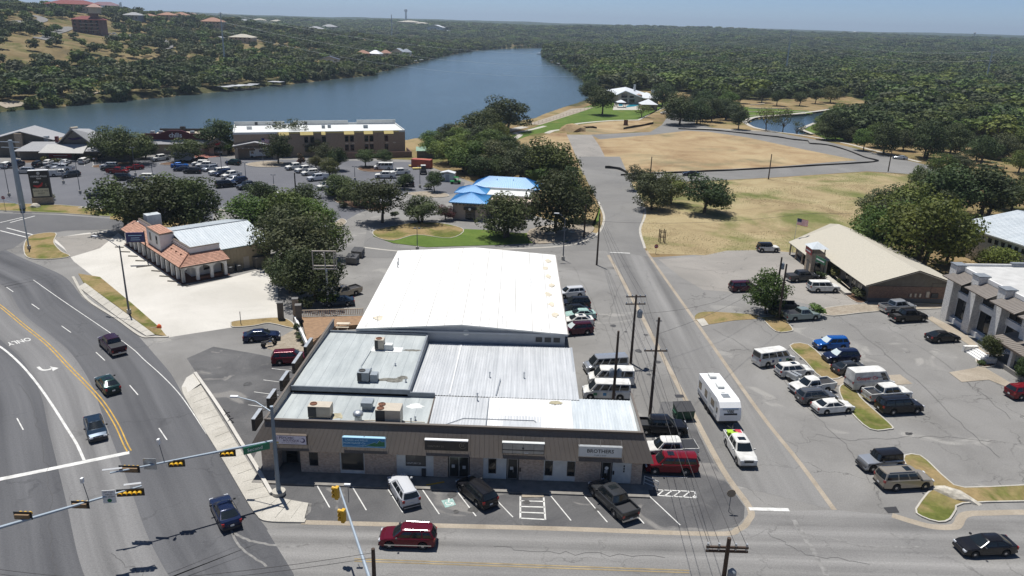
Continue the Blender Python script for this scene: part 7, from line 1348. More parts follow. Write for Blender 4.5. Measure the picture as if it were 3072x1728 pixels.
# lamp posts
def lamp_post(bx_,by_,ty,label,twin=True,arm=None,m='pole_dark',r=0.09):
    p=G(bx_,by_);s=scale_at(p);h=(by_-ty)/s*1.03;e=empty('lamp_post',p,0,label,'lamp post','lamp posts');mb=MB();mb.lathe([(0.32,0),(0.32,0.7),(0.28,0.75)],(0,0,0),12);mb.build('footing','concrete_walk',e);tube('pole',[(0,0,0.7),(0,0,h)],[r,r*0.6],m,e,7)
    if arm:tube('lamp_arm',[(0,0,h-0.3),(arm[0]*0.5,arm[1]*0.5,h+0.7),(arm[0],arm[1],h+0.9)],0.05,m,e,6);mb=MB();mb.box((arm[0],arm[1],h+0.88),(0.9,0.3,0.14),math.atan2(arm[1],arm[0]));mb.build('lamp_head','sign_white',e)
    elif twin:
        for sg in(1,-1):bx('lamp_head',sg*0.2-0.45*(sg<0),sg*0.2+0.45*(sg>0),-0.18,0.18,h-0.1,h+0.04,m,e)
    else:bx('lamp_head',-0.25,0.25,-0.18,0.18,h-0.05,h+0.15,m,e)
    return e
LP=[(28,588,496,'lamp post near the left edge of the hotel lot'),(191,550,478,'lamp post before the white utility truck'),(241,580,486,'lamp post between the pylon sign and navy pickup'),(331,590,523,'lamp post beside the sapling'),(407,526,445,'lamp post in front of the full oak'),(459,534,474,'lamp post behind the white SUV'),(668,540,459,'lamp post among the middle row of cars'),(739,548,489,'lamp post at the end of the middle row'),(752,607,552,'lamp post at the spreading oak'),(822,562,525,'lamp post above the spreading oak'),(1065,540,500,'lamp post beside the lone white pickup'),(1260,563,501,'lamp post near the lollipop shaped tree'),(1252,750,684,'dark lamp post on the lawn before the bank')]
for a in LP:lamp_post(*a)
lamp_post(88,748,612,'tall highway lamp post on the corner island',arm=(-5.5,-0.5),m='pole_steel',r=0.14);lamp_post(388,942,735,'tall highway lamp post on the grass strip before the arcade',arm=(-4.2,1.5),m='pole_dark',r=0.15);lamp_post(1689,780,655,'dark street lamp behind the white hall',arm=(-1.6,0),r=0.12)
e=empty('steel_pole',G(68,626),0,'thick pale steel power pole beside the pylon sign','power pole');hh=15.2;tube('shaft',[(0,0,0),(0,0,hh)],[0.62,0.42],'pole_steel',e,12)
for z in(hh-0.4,hh-1.6):tube('arm',[(-2.2,0,z),(2.0,0,z)],0.09,'pole_steel',e,6)
# wooden utility poles
def utility(bx_,by_,h,label,arms=(),cans=(),lean=0.0,top=None):
    p=G(bx_,by_)if top is None else Vector((*G(bx_,by_,h)[:2],0));e=empty('utility_pole',p,0,label,'utility pole');tube('shaft',[(0,0,-0.1),(lean,0,h)],[0.19,0.13],'pole_wood',e,9)
    for z,w,rz in arms:
        mb=MB();mb.box((lean*z/h,0.12,z),(w,0.12,0.14),rz);mb.build('crossarm','pole_wood',e)
        for k in(-0.46,-0.2,0.2,0.46):mb=MB();mb.lathe([(0.06,0),(0.09,0.06),(0.05,0.18),(0.07,0.22)],(lean*z/h+k*w*math.cos(rz),0.12+k*w*math.sin(rz),z+0.07),8);mb.build('insulator','galvanised',e)
    for x,y,z in cans:mb=MB();mb.lathe([(0.25,0),(0.28,0.05),(0.28,0.9),(0.2,1.0),(0.05,1.15)],(x,y,z),12);mb.build('transformer','unit_grey',e,40)
    return e,h,p
U1=utility(1892,1090,9.6,'tall wooden pole with a transformer by the avenue kerb',((9.3,2.6,0.1),(8.3,2.6,0.1)),((0.55,-0.2,6.6),(0.75,0.2,6.4)));U2=utility(1949,1252,12.2,'wooden pole with a crossarm beside the black pickup',((8.2,2.6,0.05),));U3=utility(1838,1222,9.6,'wooden pole with two transformers between the vans and shops',(),((-0.45,-0.25,4.0),(0.4,-0.25,4.0)));U4=utility(1790,795,9.8,'bare wooden pole behind the white hall at the street bend');U5=utility(1752,712,7.0,'thin pole at the rock bed by the street bend');U6=utility(2188,1614,11.5,'wooden pole with double crossarm at the bottom edge',((10.7,2.7,0.0),(10.4,2.7,0.0)),((0.42,-0.2,8.2),),top=1);U7=utility(1119,1646,8.5,'dark wooden pole top at the bottom edge',top=1);U8=utility(2335,960,9.0,'wooden pole standing before the dump trailer');U9=utility(2326,905,7.6,'wooden pole behind the open crowned tree',(),((0.35,0,5.6),))
for a in((2305,538,7.5,'thin pole at the edge of the lower road'),(1951,525,5.5,'thin pole beside the thicket'),(2664,515,7.2,'thin pole near the road corner'),(2100,376,7.5,'thin pole by the big tree on the park drive'),(890,620,8.0,'wooden pole rising from the oak in the hotel lot'),(1728,560,6.5,'thin pole at the avenue edge behind the great oak')):utility(*a)
tp=lambda u,dz=0.0,dx=0.0:u[2]+Vector((dx,0.1,u[1]+dz))
for k,dx in enumerate((-1.2,-0.5,0.5,1.2)):wire('power_line',[tp(U6,-0.6,dx),tp(U2,-3.8,dx),tp(U1,-0.2,dx),tp(U4,-0.4,dx*0.3)],0.5,0.02,['leftmost','second','third','rightmost'][k]+' of the four wires along the avenue poles')
wire('power_line',[tp(U1,-2.6),G(2150,905,5.5),tp(U9,-1.2)],0.4,0.018,'wire crossing the avenue to the pole by the tree');wire('power_line',[tp(U2,-2.0),tp(U8,-1.5)],0.8,0.018,'wire crossing the avenue to the dump trailer pole');wire('power_line',[tp(U4,-1.5),G(2420,640,7.5),G(2900,600,9)],1.0,0.02,'wire above the dry field');wire('power_line',[tp(U3,-1.0),tp(U1,-3.0)],0.3,0.015,'service wire between the two transformer poles')
for k in range(2):wire('power_line',[G(-60,1700+14*k,7),G(420,1742+14*k,7),tp(U7,-0.4-0.4*k)],0.2,0.02,['upper','lower'][k]+' cable at the bottom left corner')
# pylon sign
p=G(131,610);e=empty('pylon_sign',p,R(20),'tall black pylon sign reading HIDDEN FALLS INN, chilis and BANK OF THE WEST','sign');bx('stone_base',-2.1,2.1,-0.7,0.7,0,1.5,'stone_tan',e);bx('cabinet',-2.0,2.0,-0.5,0.5,1.5,7.6,'sign_charcoal',e);bx('top_edge',-2.02,2.02,-0.52,0.52,7.6,7.72,'sign_white',e);bx('bank_panel',-1.6,1.6,-0.53,-0.5,1.75,3.6,mat('panel_cream',(0.62,0.58,0.44),0.6),e)
for tx,zz,sz,mm in(('HIDDEN FALLS',6.35,0.5,'sign_white'),('INN',5.85,0.5,'sign_white'),('chilis',5.1,0.55,'sign_white'),('BANK OF THE',3.0,0.46,'ink_gold'),('WEST',2.4,0.56,'ink_gold')):lettering(tx,sz,mm,e,plane_M((0 if 'chi' not in tx else-0.7,-0.54,zz),(1,0,0),(0,0,1)),bold=True)
mb=MB();mb.lathe([(0.34,0),(0.34,0.02)],(0,-0.52,7.05),16,'Y');mb.build('emblem','galvanised',e);tube('pepper_emblem',[(-1.3,-0.52,4.25),(-0.5,-0.54,4.05),(0.2,-0.54,4.3),(0.55,-0.52,4.9)],[0.12,0.27,0.26,0.12],'chili_red',e,8);lettering('S',0.9,'ink_gold',e,plane_M((1.2,-0.54,4.3),(1,0,0),(0,0,1)),bold=True)
# blue sign of the arcade, empty sign frame
p=G(444,790);e=empty('pole_sign',p,R(12),'dark blue sign board on a thin black pole before the arcade','sign');tube('pole',[(0,0,0),(0,0,5.9)],0.1,'black_metal',e,8);bx('board',-3.0,0.0,-0.12,0.12,4.0,5.7,'sign_navy',e);bx('board_frame',-3.06,0.06,-0.1,0.1,3.94,4.0,'black_metal',e)
for zz,w_,sz in((5.2,2.2,0.12),(4.75,1.4,0.1),(4.4,1.6,0.08)):bx('lettering_bar',-1.5-w_/2,-1.5+w_/2,-0.13,-0.12,zz-sz/2,zz+sz/2,'sign_cyan',e)
p=G(985,922);e=empty('billboard',p,R(4),'empty white sign frame on a tall pole left of the white hall','sign');tube('pole',[(0,0,0),(0,0,6.2)],0.16,'panel_white',e,10)
for z in(6.1,6.6,8.9):bx('frame_bar',-2.0,1.6,-0.1,0.1,z,z+0.16,'parapet_tan',e)
for x in(-2.0,-0.2,1.15,1.5):bx('frame_post',x,x+0.12,-0.1,0.1,6.2,8.95,'parapet_tan',e)
def road_sign(px,py,topy,label,face,octagon=True,lettered=None):
    p=G(px,py);h=(py-topy)/scale_at(p)*1.02;e=empty('stop_sign',p,0,label,'stop sign');tube('post',[(0,0,0),(0,0,h)],0.035,'pole_dark',e,6);mb=MB();mb.lathe([(0.42,0),(0.42,0.03)],(0,-0.05,h-0.42),8,'Y');mb.build('board',face,e)
    if lettered:lettering(lettered,0.28,'sign_white',e,plane_M((0,-0.06,h-0.42),(1,0,0),(0,0,1)),bold=True)
road_sign(2186,1536,1458,'stop sign seen from behind at the street corner',mat('sign_back',(0.24,0.20,0.15),0.6));road_sign(1967,762,732,'red stop sign at the field corner','sign_red',lettered='STOP');road_sign(17,632,588,'small red stop sign at the left lot exit','sign_red',lettered='STOP')
for px,py,ty,lab in((723,974,932,'thin bare post on the small kerbed island'),(297,640,600,'thin sign post on the verge')):p=G(px,py);e=empty('sign_post',p,0,lab,'post');tube('post',[(0,0,0),(0,0,(py-ty)/scale_at(p))],0.05,'pole_dark',e,6)
def flag(px,py,h,label):
    p=G(px,py);e=empty('flagpole',p,0,label,'flagpole');tube('pole',[(0,0,0),(0,0,h)],[0.06,0.03],'galvanised',e,8);N=10;w_,hh=2.3,1.3
    for s in range(13):
        mb=MB()
        for k in range(N+1):x=w_*k/N;y=0.16*math.sin(3.2*x);dz=-0.18*x;z0=h-0.1-hh*(s+1)/13;mb.v+=[(x,y,z0+dz),(x,y,z0+hh/13+dz)]
        mb.f=[(2*k,2*k+2,2*k+3,2*k+1)for k in range(N)];mb.build('stripe','cargo_red' if s%2==0 else 'sign_white',e)
    mb=MB()
    for k in range(5):x=w_*k/N;y=0.16*math.sin(3.2*x);dz=-0.18*x;mb.v+=[(x,y-0.02,h-0.1-hh*7/13+dz),(x,y-0.02,h-0.1+dz)]
    mb.f=[(2*k,2*k+2,2*k+3,2*k+1)for k in range(4)];mb.build('canton','sign_navy',e)
flag(2377,758,7.2,'flagpole with a striped flag beside the tan roofed office');flag(790,493,8.0,'flagpole with a striped flag before the hotel canopy')
# dumpsters
def dumpster(px,py,rz,c,label):
    e=empty('dumpster',G(px,py),rz,label,'dumpster');mb=MB();mb.add([(-1.0,-0.8,0.15),(1.0,-0.8,0.15),(1.0,0.7,0.15),(-1.0,0.7,0.15),(-1.0,-0.95,1.25),(1.0,-0.95,1.25),(1.0,0.8,1.6),(-1.0,0.8,1.6)],((0,1,5,4),(1,2,6,5),(2,3,7,6),(3,0,4,7),(3,2,1,0)));mb.build('bin',c,e);quadpart('lid',[(-1.05,-1.0,1.28),(0.0,-1.0,1.28),(0.0,0.85,1.64),(-1.05,0.85,1.64)],'plastic_black',e,0.05);quadpart('lid',[(0.03,-1.0,1.28),(1.05,-1.0,1.28),(1.05,0.85,1.64),(0.03,0.85,1.64)],'plastic_black',e,0.05)
    for sg in(1,-1):bx('lift_pocket',sg*1.0,sg*1.14,-0.5,0.5,0.6,0.85,c,e);bx('skid',sg*0.85-0.06,sg*0.85+0.06,-0.8,0.7,0,0.15,'rust',e)
dumpster(2048,1252,R(8),mat('bin_green',(0.012,0.065,0.035),0.5,var=0.2,scale=2),'dark green dumpster beside the avenue gutter');dumpster(1058,790,R(-10),'wall_grey_dark','nearer dark dumpster behind the fresh green tree');dumpster(1075,770,R(-10),'wall_grey_dark','farther dark dumpster behind the fresh green tree')
# deck with white railing, ramp, stone columns, picnic table
dk=[G(x,y)for x,y in((905,962),(1092,958),(1085,985),(990,992),(925,1052))];mb=MB();mb.prism([(p.x,p.y)for p in dk],0,0.6);o=mb.build('deck',mat('deck_wood',(0.27,0.165,0.09),0.8,var=0.2,scale=2));tag(o,'brown timber deck beside the shops','deck')
a,b=G(908,962),G(1092,956);d=(b-a);ln=d.length;e=empty('railing',(a.x,a.y,0.6),math.atan2(d.y,d.x),'long white baluster railing behind the deck','railing');bx('top_rail',0,ln,-0.05,0.05,0.95,1.05,'stucco_cream',e);bx('bottom_rail',0,ln,-0.04,0.04,0.12,0.2,'stucco_cream',e)
for k in range(34):x=ln*(k+0.5)/34;bx('baluster',x-0.05,x+0.05,-0.03,0.03,0.2,0.95,'stucco_cream',e)
a,b=G(886,968),G(925,1055);d=b-a;e=empty('ramp_wall',(a.x,a.y,0),math.atan2(d.y,d.x),'low white ramp wall at the edge of the deck','wall');bx('wall',0,d.length,-0.15,0.15,0,1.0,'stucco_white',e);tube('rail',[(0.5,-0.3,1.4),(d.length,-0.3,0.9)],0.03,'galvanised',e,5)
for k,(px,py,h)in enumerate(((889,962,3.4),(898,972,2.9),(843,958,2.6))):e=empty('stone_column',G(px,py),0.2,['tall','second','broken'][k]+' brown stone column near the white ramp wall','column');mb=MB();mb.prism([(-0.4,-0.35),(0.38,-0.4),(0.42,0.36),(-0.36,0.4)],0,h);mb.build('masonry','stone_tan' if k==0 else 'wall_board',e);bx('cap',-0.45,0.45,-0.45,0.45,h,h+0.12,'wall_grey_dark',e)
e=empty('picnic_table',G(1030,985,0.6),R(2),'tan picnic table on the deck','table');bx('top',-0.9,0.9,-0.38,0.38,0.72,0.78,'stucco_cream',e)
for y in(-0.7,0.7):bx('bench',-0.9,0.9,y-0.13,y+0.13,0.42,0.47,'stucco_cream',e)
for x in(-0.65,0.65):tube('leg',[(x,-0.7,0),(x,0.25,0.72)],0.04,'stucco_cream',e,5);tube('leg',[(x,0.7,0),(x,-0.25,0.72)],0.04,'stucco_cream',e,5)
# yellow wheel stop, orange cone, black sign easels
p,q=G(1281,1459),G(1330,1450);e=empty('wheel_stop',(p+q)/2,math.atan2(q.y-p.y,q.x-p.x),'yellow concrete wheel stop before the white panel wall','wheel stop');bx('block',-0.9,0.9,-0.1,0.1,0,0.16,'signal_yellow',e)
e=empty('barrier_bag',G(478,984),0,'knocked orange barrier bag at the corner of the concrete lot','barrier');mb=MB();mb.lathe([(0.3,0),(0.34,0.25),(0.2,0.5),(0.06,0.62)],(0,0,0),9);mb.build('bag',mat('orange',(0.75,0.13,0.03),0.6),e,50);tube('stake',[(-1.2,-0.3,0.06),(0,0,0.2)],0.05,'stucco_cream',e,5)
for k,(px,py)in enumerate(((680,1250),(690,1268))):e=empty('bench_end',G(px,py),0.4,['farther','nearer'][k]+' black cast iron bench end on the kerb','bench end');tube('leg',[(-0.35,0,0),(0,0,0.45),(0.35,0,0)],0.05,'black_metal',e,5);tube('back',[(0,0,0.45),(-0.25,0,0.95)],0.05,'black_metal',e,5);tube('arm',[(0,0,0.45),(0.4,0,0.5)],0.05,'black_metal',e,5)
# rocks
def rock(px,py,sx,sy,sz,label,seed,rz=0.0,m='stone_rock'):
    rnd=random.Random(seed);bm=bmesh.new();bmesh.ops.create_icosphere(bm,subdivisions=2,radius=1.0)
    for v in bm.verts:k=rnd.uniform(0.72,1.1);v.co=Vector((v.co.x*sx*k,v.co.y*sy*k,max(-0.2,v.co.z)*sz*(0.9+0.15*rnd.random())))
    me=bpy.data.meshes.new('boulder');bm.to_mesh(me);bm.free();o=put('boulder',me,m,None,G(px,py),rz);tag(o,label,'boulder')
mat('stone_rock',(0.50,0.46,0.38),0.95,var=0.3,scale=2.0)
rock(2862,1488,2.3,0.8,0.75,'long flat limestone boulder on the lower grass bed',1,R(-38));rock(2852,1486,0.45,0.3,0.3,'small white stone beside the long boulder',2);rock(107,622,1.3,0.9,1.0,'sandy boulder at the foot of the pylon sign',3)
for k,(px,py,s)in enumerate(((1640,690,1.3),(1655,702,1.0),(1690,690,1.2),(1670,684,1.1),(1715,698,0.7))):rock(px,py,s*1.4,s*0.8,s*0.5,['largest flat','tilted','broad','dark','small'][k]+' rock in the bed below the great oak',10+k,k*0.7)
for k,(px,py)in enumerate(((250,625),(300,628),(655,632),(672,634))):rock(px,py,1.2,0.5,0.4,['first','second','third','fourth'][k]+' low rock on the verge counted from the left',30+k,0.2)
# silt fence, lake fence, wooden frame, mound, container yard
def fence(px,h,label,m,name='silt_fence'):
    P=smooth_line([G(x,y)for x,y in px],3);mb=MB()
    for k,p in enumerate(P):z=h*(1+0.12*math.sin(k*1.9));mb.v+=[(p.x,p.y,0),(p.x,p.y,z),(p.x+0.05,p.y+0.08,z),(p.x+0.05,p.y+0.08,0)]
    for k in range(len(P)-1):i=4*k;mb.f+=[(i,i+4,i+5,i+1),(i+1,i+5,i+6,i+2),(i+2,i+6,i+7,i+3)]
    o=mb.build(name,m);tag(o,label,'fence')
mat('silt_black',(0.03,0.024,0.02),0.9)
for px,h,lab in(([(1862,527),(1980,522),(2080,517),(2200,512),(2330,505),(2480,496),(2600,489),(2636,484)],0.5,'black silt fence along the lower edge of the dirt field'),([(2636,484),(2590,472),(2540,452),(2480,436),(2430,432),(2422,424),(2380,420),(2330,412),(2240,402),(2140,392),(2035,388)],0.5,'black silt fence along the park road'),([(1815,505),(1850,508),(1875,518),(1885,527)],0.8,'short black silt fence at the corner of the dirt field'),([(1960,372),(1920,380),(1870,388)],0.9,'black silt fence beside the small dirt patch'),([(1725,386),(1770,384),(1790,386)],0.8,'short silt fence behind the dirt mound')):fence(px,h,lab,'silt_black')
P=smooth_line([G(x,y)for x,y in((1592,378),(1660,358),(1720,340),(1785,323))],6);e=empty('lake_fence',P[0],0,'white picket rail along the lake walk','fence')
for k,p in enumerate(P):q=p-P[0];bx('post',q.x-0.06,q.x+0.06,q.y-0.06,q.y+0.06,0,1.2,'stucco_cream',e)
for z in(0.3,1.15):tube('rail',[p-P[0]+Vector((0,0,z))for p in P],0.05,'stucco_cream',e,5)
e=empty('timber_frame',G(1985,728),0.1,'open timber post frame in the dry field','frame')
for x in(-0.5,0.5):
    for y in(-0.5,0.5):bx('post',x-0.07,x+0.07,y-0.07,y+0.07,0,2.8,'pole_wood',e)
for z in(1.2,2.3):bx('beam',-0.6,0.6,-0.58,-0.5,z,z+0.12,'pole_wood',e);bx('beam',-0.6,0.6,0.5,0.58,z,z+0.12,'pole_wood',e)
rock(1716,392,6,5,3.0,'pale dirt mound at the end of the pale street',50,m='field_dirt');e=empty('notice_kiosk',G(1877,376),0,'rusty brown steel notice kiosk on the dirt patch','kiosk');bx('panel',-0.9,0.9,-0.1,0.1,0.4,2.4,'rust',e);bx('foot',-1.1,1.1,-0.4,0.4,0,0.4,'rust',e)
e=empty('shipping_container',G(1266,503),R(-12),'red shipping container at the edge of the hotel lot','container');bx('body',-3.0,3.0,-1.2,1.2,0.1,2.6,mat('container_red',(0.38,0.09,0.06),0.7,var=0.15,scale=2),e)
for k in range(16):bx('rib',-2.9+0.38*k,-2.75+0.38*k,-1.24,-1.2,0.2,2.5,'container_red',e)
e=empty('storage_shed',G(1344,543),R(-4),'white metal storage shed beside the green cart','shed');bx('wall',-2.0,2.0,-1.2,1.2,0,2.4,'panel_white',e);gable_simple(e,-2.0,2.0,-1.2,1.2,2.4,2.9,'metal_bright',0.1);bx('door',-0.5,0.5,-1.24,-1.2,0,2.0,'wall_grey',e)
e=empty('storage_shed',G(1288,470),R(6),'low shed with a pale green roof on the lake bank','shed');bx('wall',-4,4,-2,2,0,2.2,'wall_board',e);quadpart('roof',[(-4.3,-2.3,2.2),(4.3,-2.3,2.2),(4.3,2.3,2.9),(-4.3,2.3,2.9)],mat('roof_pale_green',(0.22,0.33,0.24),0.7),e)
for k,(px,py)in enumerate(((1240,500),(1252,508))):e=empty('pallet_stack',G(px,py),0.3,['farther','nearer'][k]+' yellow timber stack beside the red container','timber');bx('timber',-1.4,1.4,-0.6,0.6,0.1,0.5,'yellow_board',e);bx('runner',-1.3,1.3,-0.5,0.5,0,0.1,'pole_wood',e)
# people in the hotel lot
mat('skin',(0.42,0.24,0.16),0.6);mat('hair',(0.03,0.02,0.015),0.8)
def person(px,py,rz,shirt,trousers,label,step=0.12):
    p=G(px,py);e=empty('person',(p.x,p.y,0.02),rz,label,'person')
    J=[(0,0,0.95),(0,0,1.2),(0,0,1.42),(0,0,1.52),(0.02,0,1.64),(0.02,0,1.74),(0,0.2,1.40),(0.03,0.25,1.14),(0.14,0.25,0.92),(0,-0.2,1.40),(-0.02,-0.25,1.14),(0.08,-0.25,0.92),(0,0.1,0.9),(step,0.1,0.5),(step*0.8,0.1,0.07),(step+0.16,0.11,0.04),(0,-0.1,0.9),(-step*0.4,-0.1,0.5),(-step,-0.1,0.08),(-step+0.16,-0.11,0.04)]
    Rr=[0.14,0.14,0.15,0.055,0.09,0.085,0.065,0.05,0.035,0.065,0.05,0.035,0.09,0.065,0.05,0.045,0.09,0.065,0.05,0.045]
    E_=[(0,1),(1,2),(2,3),(3,4),(4,5),(2,6),(6,7),(7,8),(2,9),(9,10),(10,11),(0,12),(12,13),(13,14),(14,15),(0,16),(16,17),(17,18),(18,19)]
    def skin(name,idx,m,grow=0.0):
        mp={k:i for i,k in enumerate(idx)};me=bpy.data.meshes.new(name);me.from_pydata([J[k]for k in idx],[(mp[a],mp[b])for a,b in E_ if a in mp and b in mp],[]);o=put(name,me,None,e);md=o.modifiers.new('skin','SKIN');sv=me.skin_vertices[0].data
        for k in idx:sv[mp[k]].radius=(Rr[k]+grow,Rr[k]+grow)
        sv[0].use_root=True;o.modifiers.new('sub','SUBSURF').levels=1;o.modifiers['sub'].render_levels=1;me.materials.append(MATS[m]);return o
    skin('body',list(range(20)),'skin');skin('shirt',[0,1,2,6,7,9,10],shirt,0.018);skin('trousers',[0,12,13,14,16,17,18],trousers,0.016);mb=MB();mb.lathe([(0.09,0),(0.105,0.06),(0.08,0.13),(0.02,0.16)],(0,0,1.68),10);mb.build('hair','hair',e,60)
person(682,499,1.2,'sign_blue','sign_navy','person in blue standing beside the dark SUV');person(283,489,2.0,'sign_white','ink_black','person in a white shirt walking by the restaurant kerb');person(291,490,2.2,'ink_black','ink_black','person in black beside the one in white');person(50,517,0.3,'ink_black','sign_navy','person in dark clothes left of the pylon sign');person(59,519,0.5,'trim_brown','ink_black','person in brown near the silver SUV')
# ================================================================== trees
leaf_mat('leaf_oak',[(0.35,(0.030,0.048,0.014)),(0.65,(0.088,0.118,0.036))])
leaf_mat('leaf_green',[(0.35,(0.052,0.085,0.015)),(0.65,(0.140,0.190,0.038))])
leaf_mat('leaf_olive',[(0.35,(0.045,0.060,0.024)),(0.65,(0.108,0.124,0.050))])
leaf_mat('leaf_yellow',[(0.35,(0.10,0.11,0.03)),(0.65,(0.17,0.175,0.06))])
leaf_mat('leaf_red',[(0.4,(0.055,0.06,0.03)),(0.55,(0.17,0.06,0.05))],2.0)
mat('bark',(0.10,0.08,0.06),0.95,var=0.3,scale=3)
LEAF=['leaf_oak','leaf_green','leaf_olive','leaf_yellow','leaf_red']
def crown_mesh(seed,n_leaf,size,lobes=15,cz=0.57,rz=0.44,spread=0.62,sparse=0.0):
    rnd=np.random.RandomState(seed);vs=[];fs=[]
    L=[]
    for k in range(lobes):
        a=rnd.rand()*6.283;e=math.asin(rnd.uniform(-0.85,1.0));q=spread*rnd.uniform(0.55,1.05)
        c=np.array([math.cos(a)*math.cos(e)*0.5*q,math.sin(a)*math.cos(e)*0.5*q,cz+math.sin(e)*rz*q])
        L.append((c,rnd.uniform(0.13,0.215)))
    L.append((np.array([0,0,cz]),0.27))
    wts=np.array([r*r for _,r in L]);wts/=wts.sum()
    for k in range(n_leaf):
        c,r=L[rnd.choice(len(L),p=wts)]
        d=rnd.normal(size=3);d/=np.linalg.norm(d);d[2]=d[2]*0.9+0.12
        p=c+d*r*rnd.uniform(0.72,1.06)*np.array([1,1,0.82])
        nrm=d+rnd.normal(size=3)*0.55+np.array([0,0,0.25]);nrm/=np.linalg.norm(nrm)
        t=np.cross(nrm,rnd.normal(size=3));t/=np.linalg.norm(t)+1e-9;b=np.cross(nrm,t)
        s=size*rnd.uniform(0.6,1.35);s2=s*rnd.uniform(0.55,0.95);i=len(vs)
        vs+=[tuple(p-t*s-b*s2*0.3),tuple(p+t*0.15*s-b*s2),tuple(p+t*s+b*s2*0.25),tuple(p-t*0.1*s+b*s2)]
        fs.append((i,i+1,i+2,i+3))
    me=bpy.data.meshes.new('crown');me.from_pydata(vs,[],fs);return me
def trunk_mesh(seed,stems=1):
    rnd=random.Random(seed);mb=MB()
    for s in range(stems):
        x0=(rnd.random()-0.5)*0.1*(stems>1);lean=(rnd.random()-0.5)*0.12
        mb.tube([(x0,0,-0.03),(x0+lean*0.4,0.01,0.14),(x0+lean,lean*0.5,0.34),(x0+lean*1.3,lean,0.62)],[0.028,0.022,0.018,0.007],7)
        for k in range(5):
            a=k*1.256+rnd.random();z=0.2+0.035*k
            mb.tube([(x0+lean*0.7,0,z),(x0+math.cos(a)*0.13,math.sin(a)*0.13,z+0.16),(x0+math.cos(a)*0.26,math.sin(a)*0.26,z+0.33)],[0.014,0.010,0.004],5)
    return mb.mesh('trunk',60)
CROWN_BIG=[crown_mesh(10+k,5600,0.0175,22+2*k,cz=0.55,rz=0.46,spread=0.62+0.04*k)for k in range(5)]
CROWN_LOW=[crown_mesh(20+k,6000,0.0175,26+2*k,cz=0.48,rz=0.54,spread=0.68)for k in range(4)]
CROWN_MID=[crown_mesh(30+k,1100,0.036,13+k,cz=0.57,rz=0.43)for k in range(5)]
CROWN_THIN=[crown_mesh(50+k,900,0.022,12,cz=0.56,rz=0.46,spread=0.8)for k in range(3)]
BUSH=[crown_mesh(70+k,700,0.045,9,cz=0.46,rz=0.42,spread=0.62)for k in range(3)]
TRUNK=[trunk_mesh(k,1+(k==2))for k in range(4)]
for me in TRUNK:me.materials.append(MATS['bark'])
for me in CROWN_BIG+CROWN_LOW+CROWN_MID+CROWN_THIN+BUSH:me.materials.append(MATS['leaf_oak'])
tree_n=[0]
def tree(p,wid,hgt,kind,label,group=None,crowns=None,bush=False,rz=None):
    tree_n[0]+=1;k=tree_n[0]
    e=empty('shrub' if bush else 'tree',p,random.random()*6.28 if rz is None else rz,label,'shrub' if bush else 'tree',group)
    e.scale=(wid,wid,hgt)
    put('crown',random.choice(crowns or(BUSH if bush else CROWN_BIG)),LEAF[kind],e)
    if bush:put('stem',TRUNK[3],'bark',e)
    else:put('trunk',TRUNK[k%4],'bark',e)
    return e
def tree_px(bx,by,wpx,hpx,kind,label,group=None,**kw):
    p=G(bx,by,0);s=scale_at(p);p.z=height(p.x,p.y)-0.05
    return tree(p,1.24*wpx/s,1.06*hpx/s,kind,label,group,**kw)
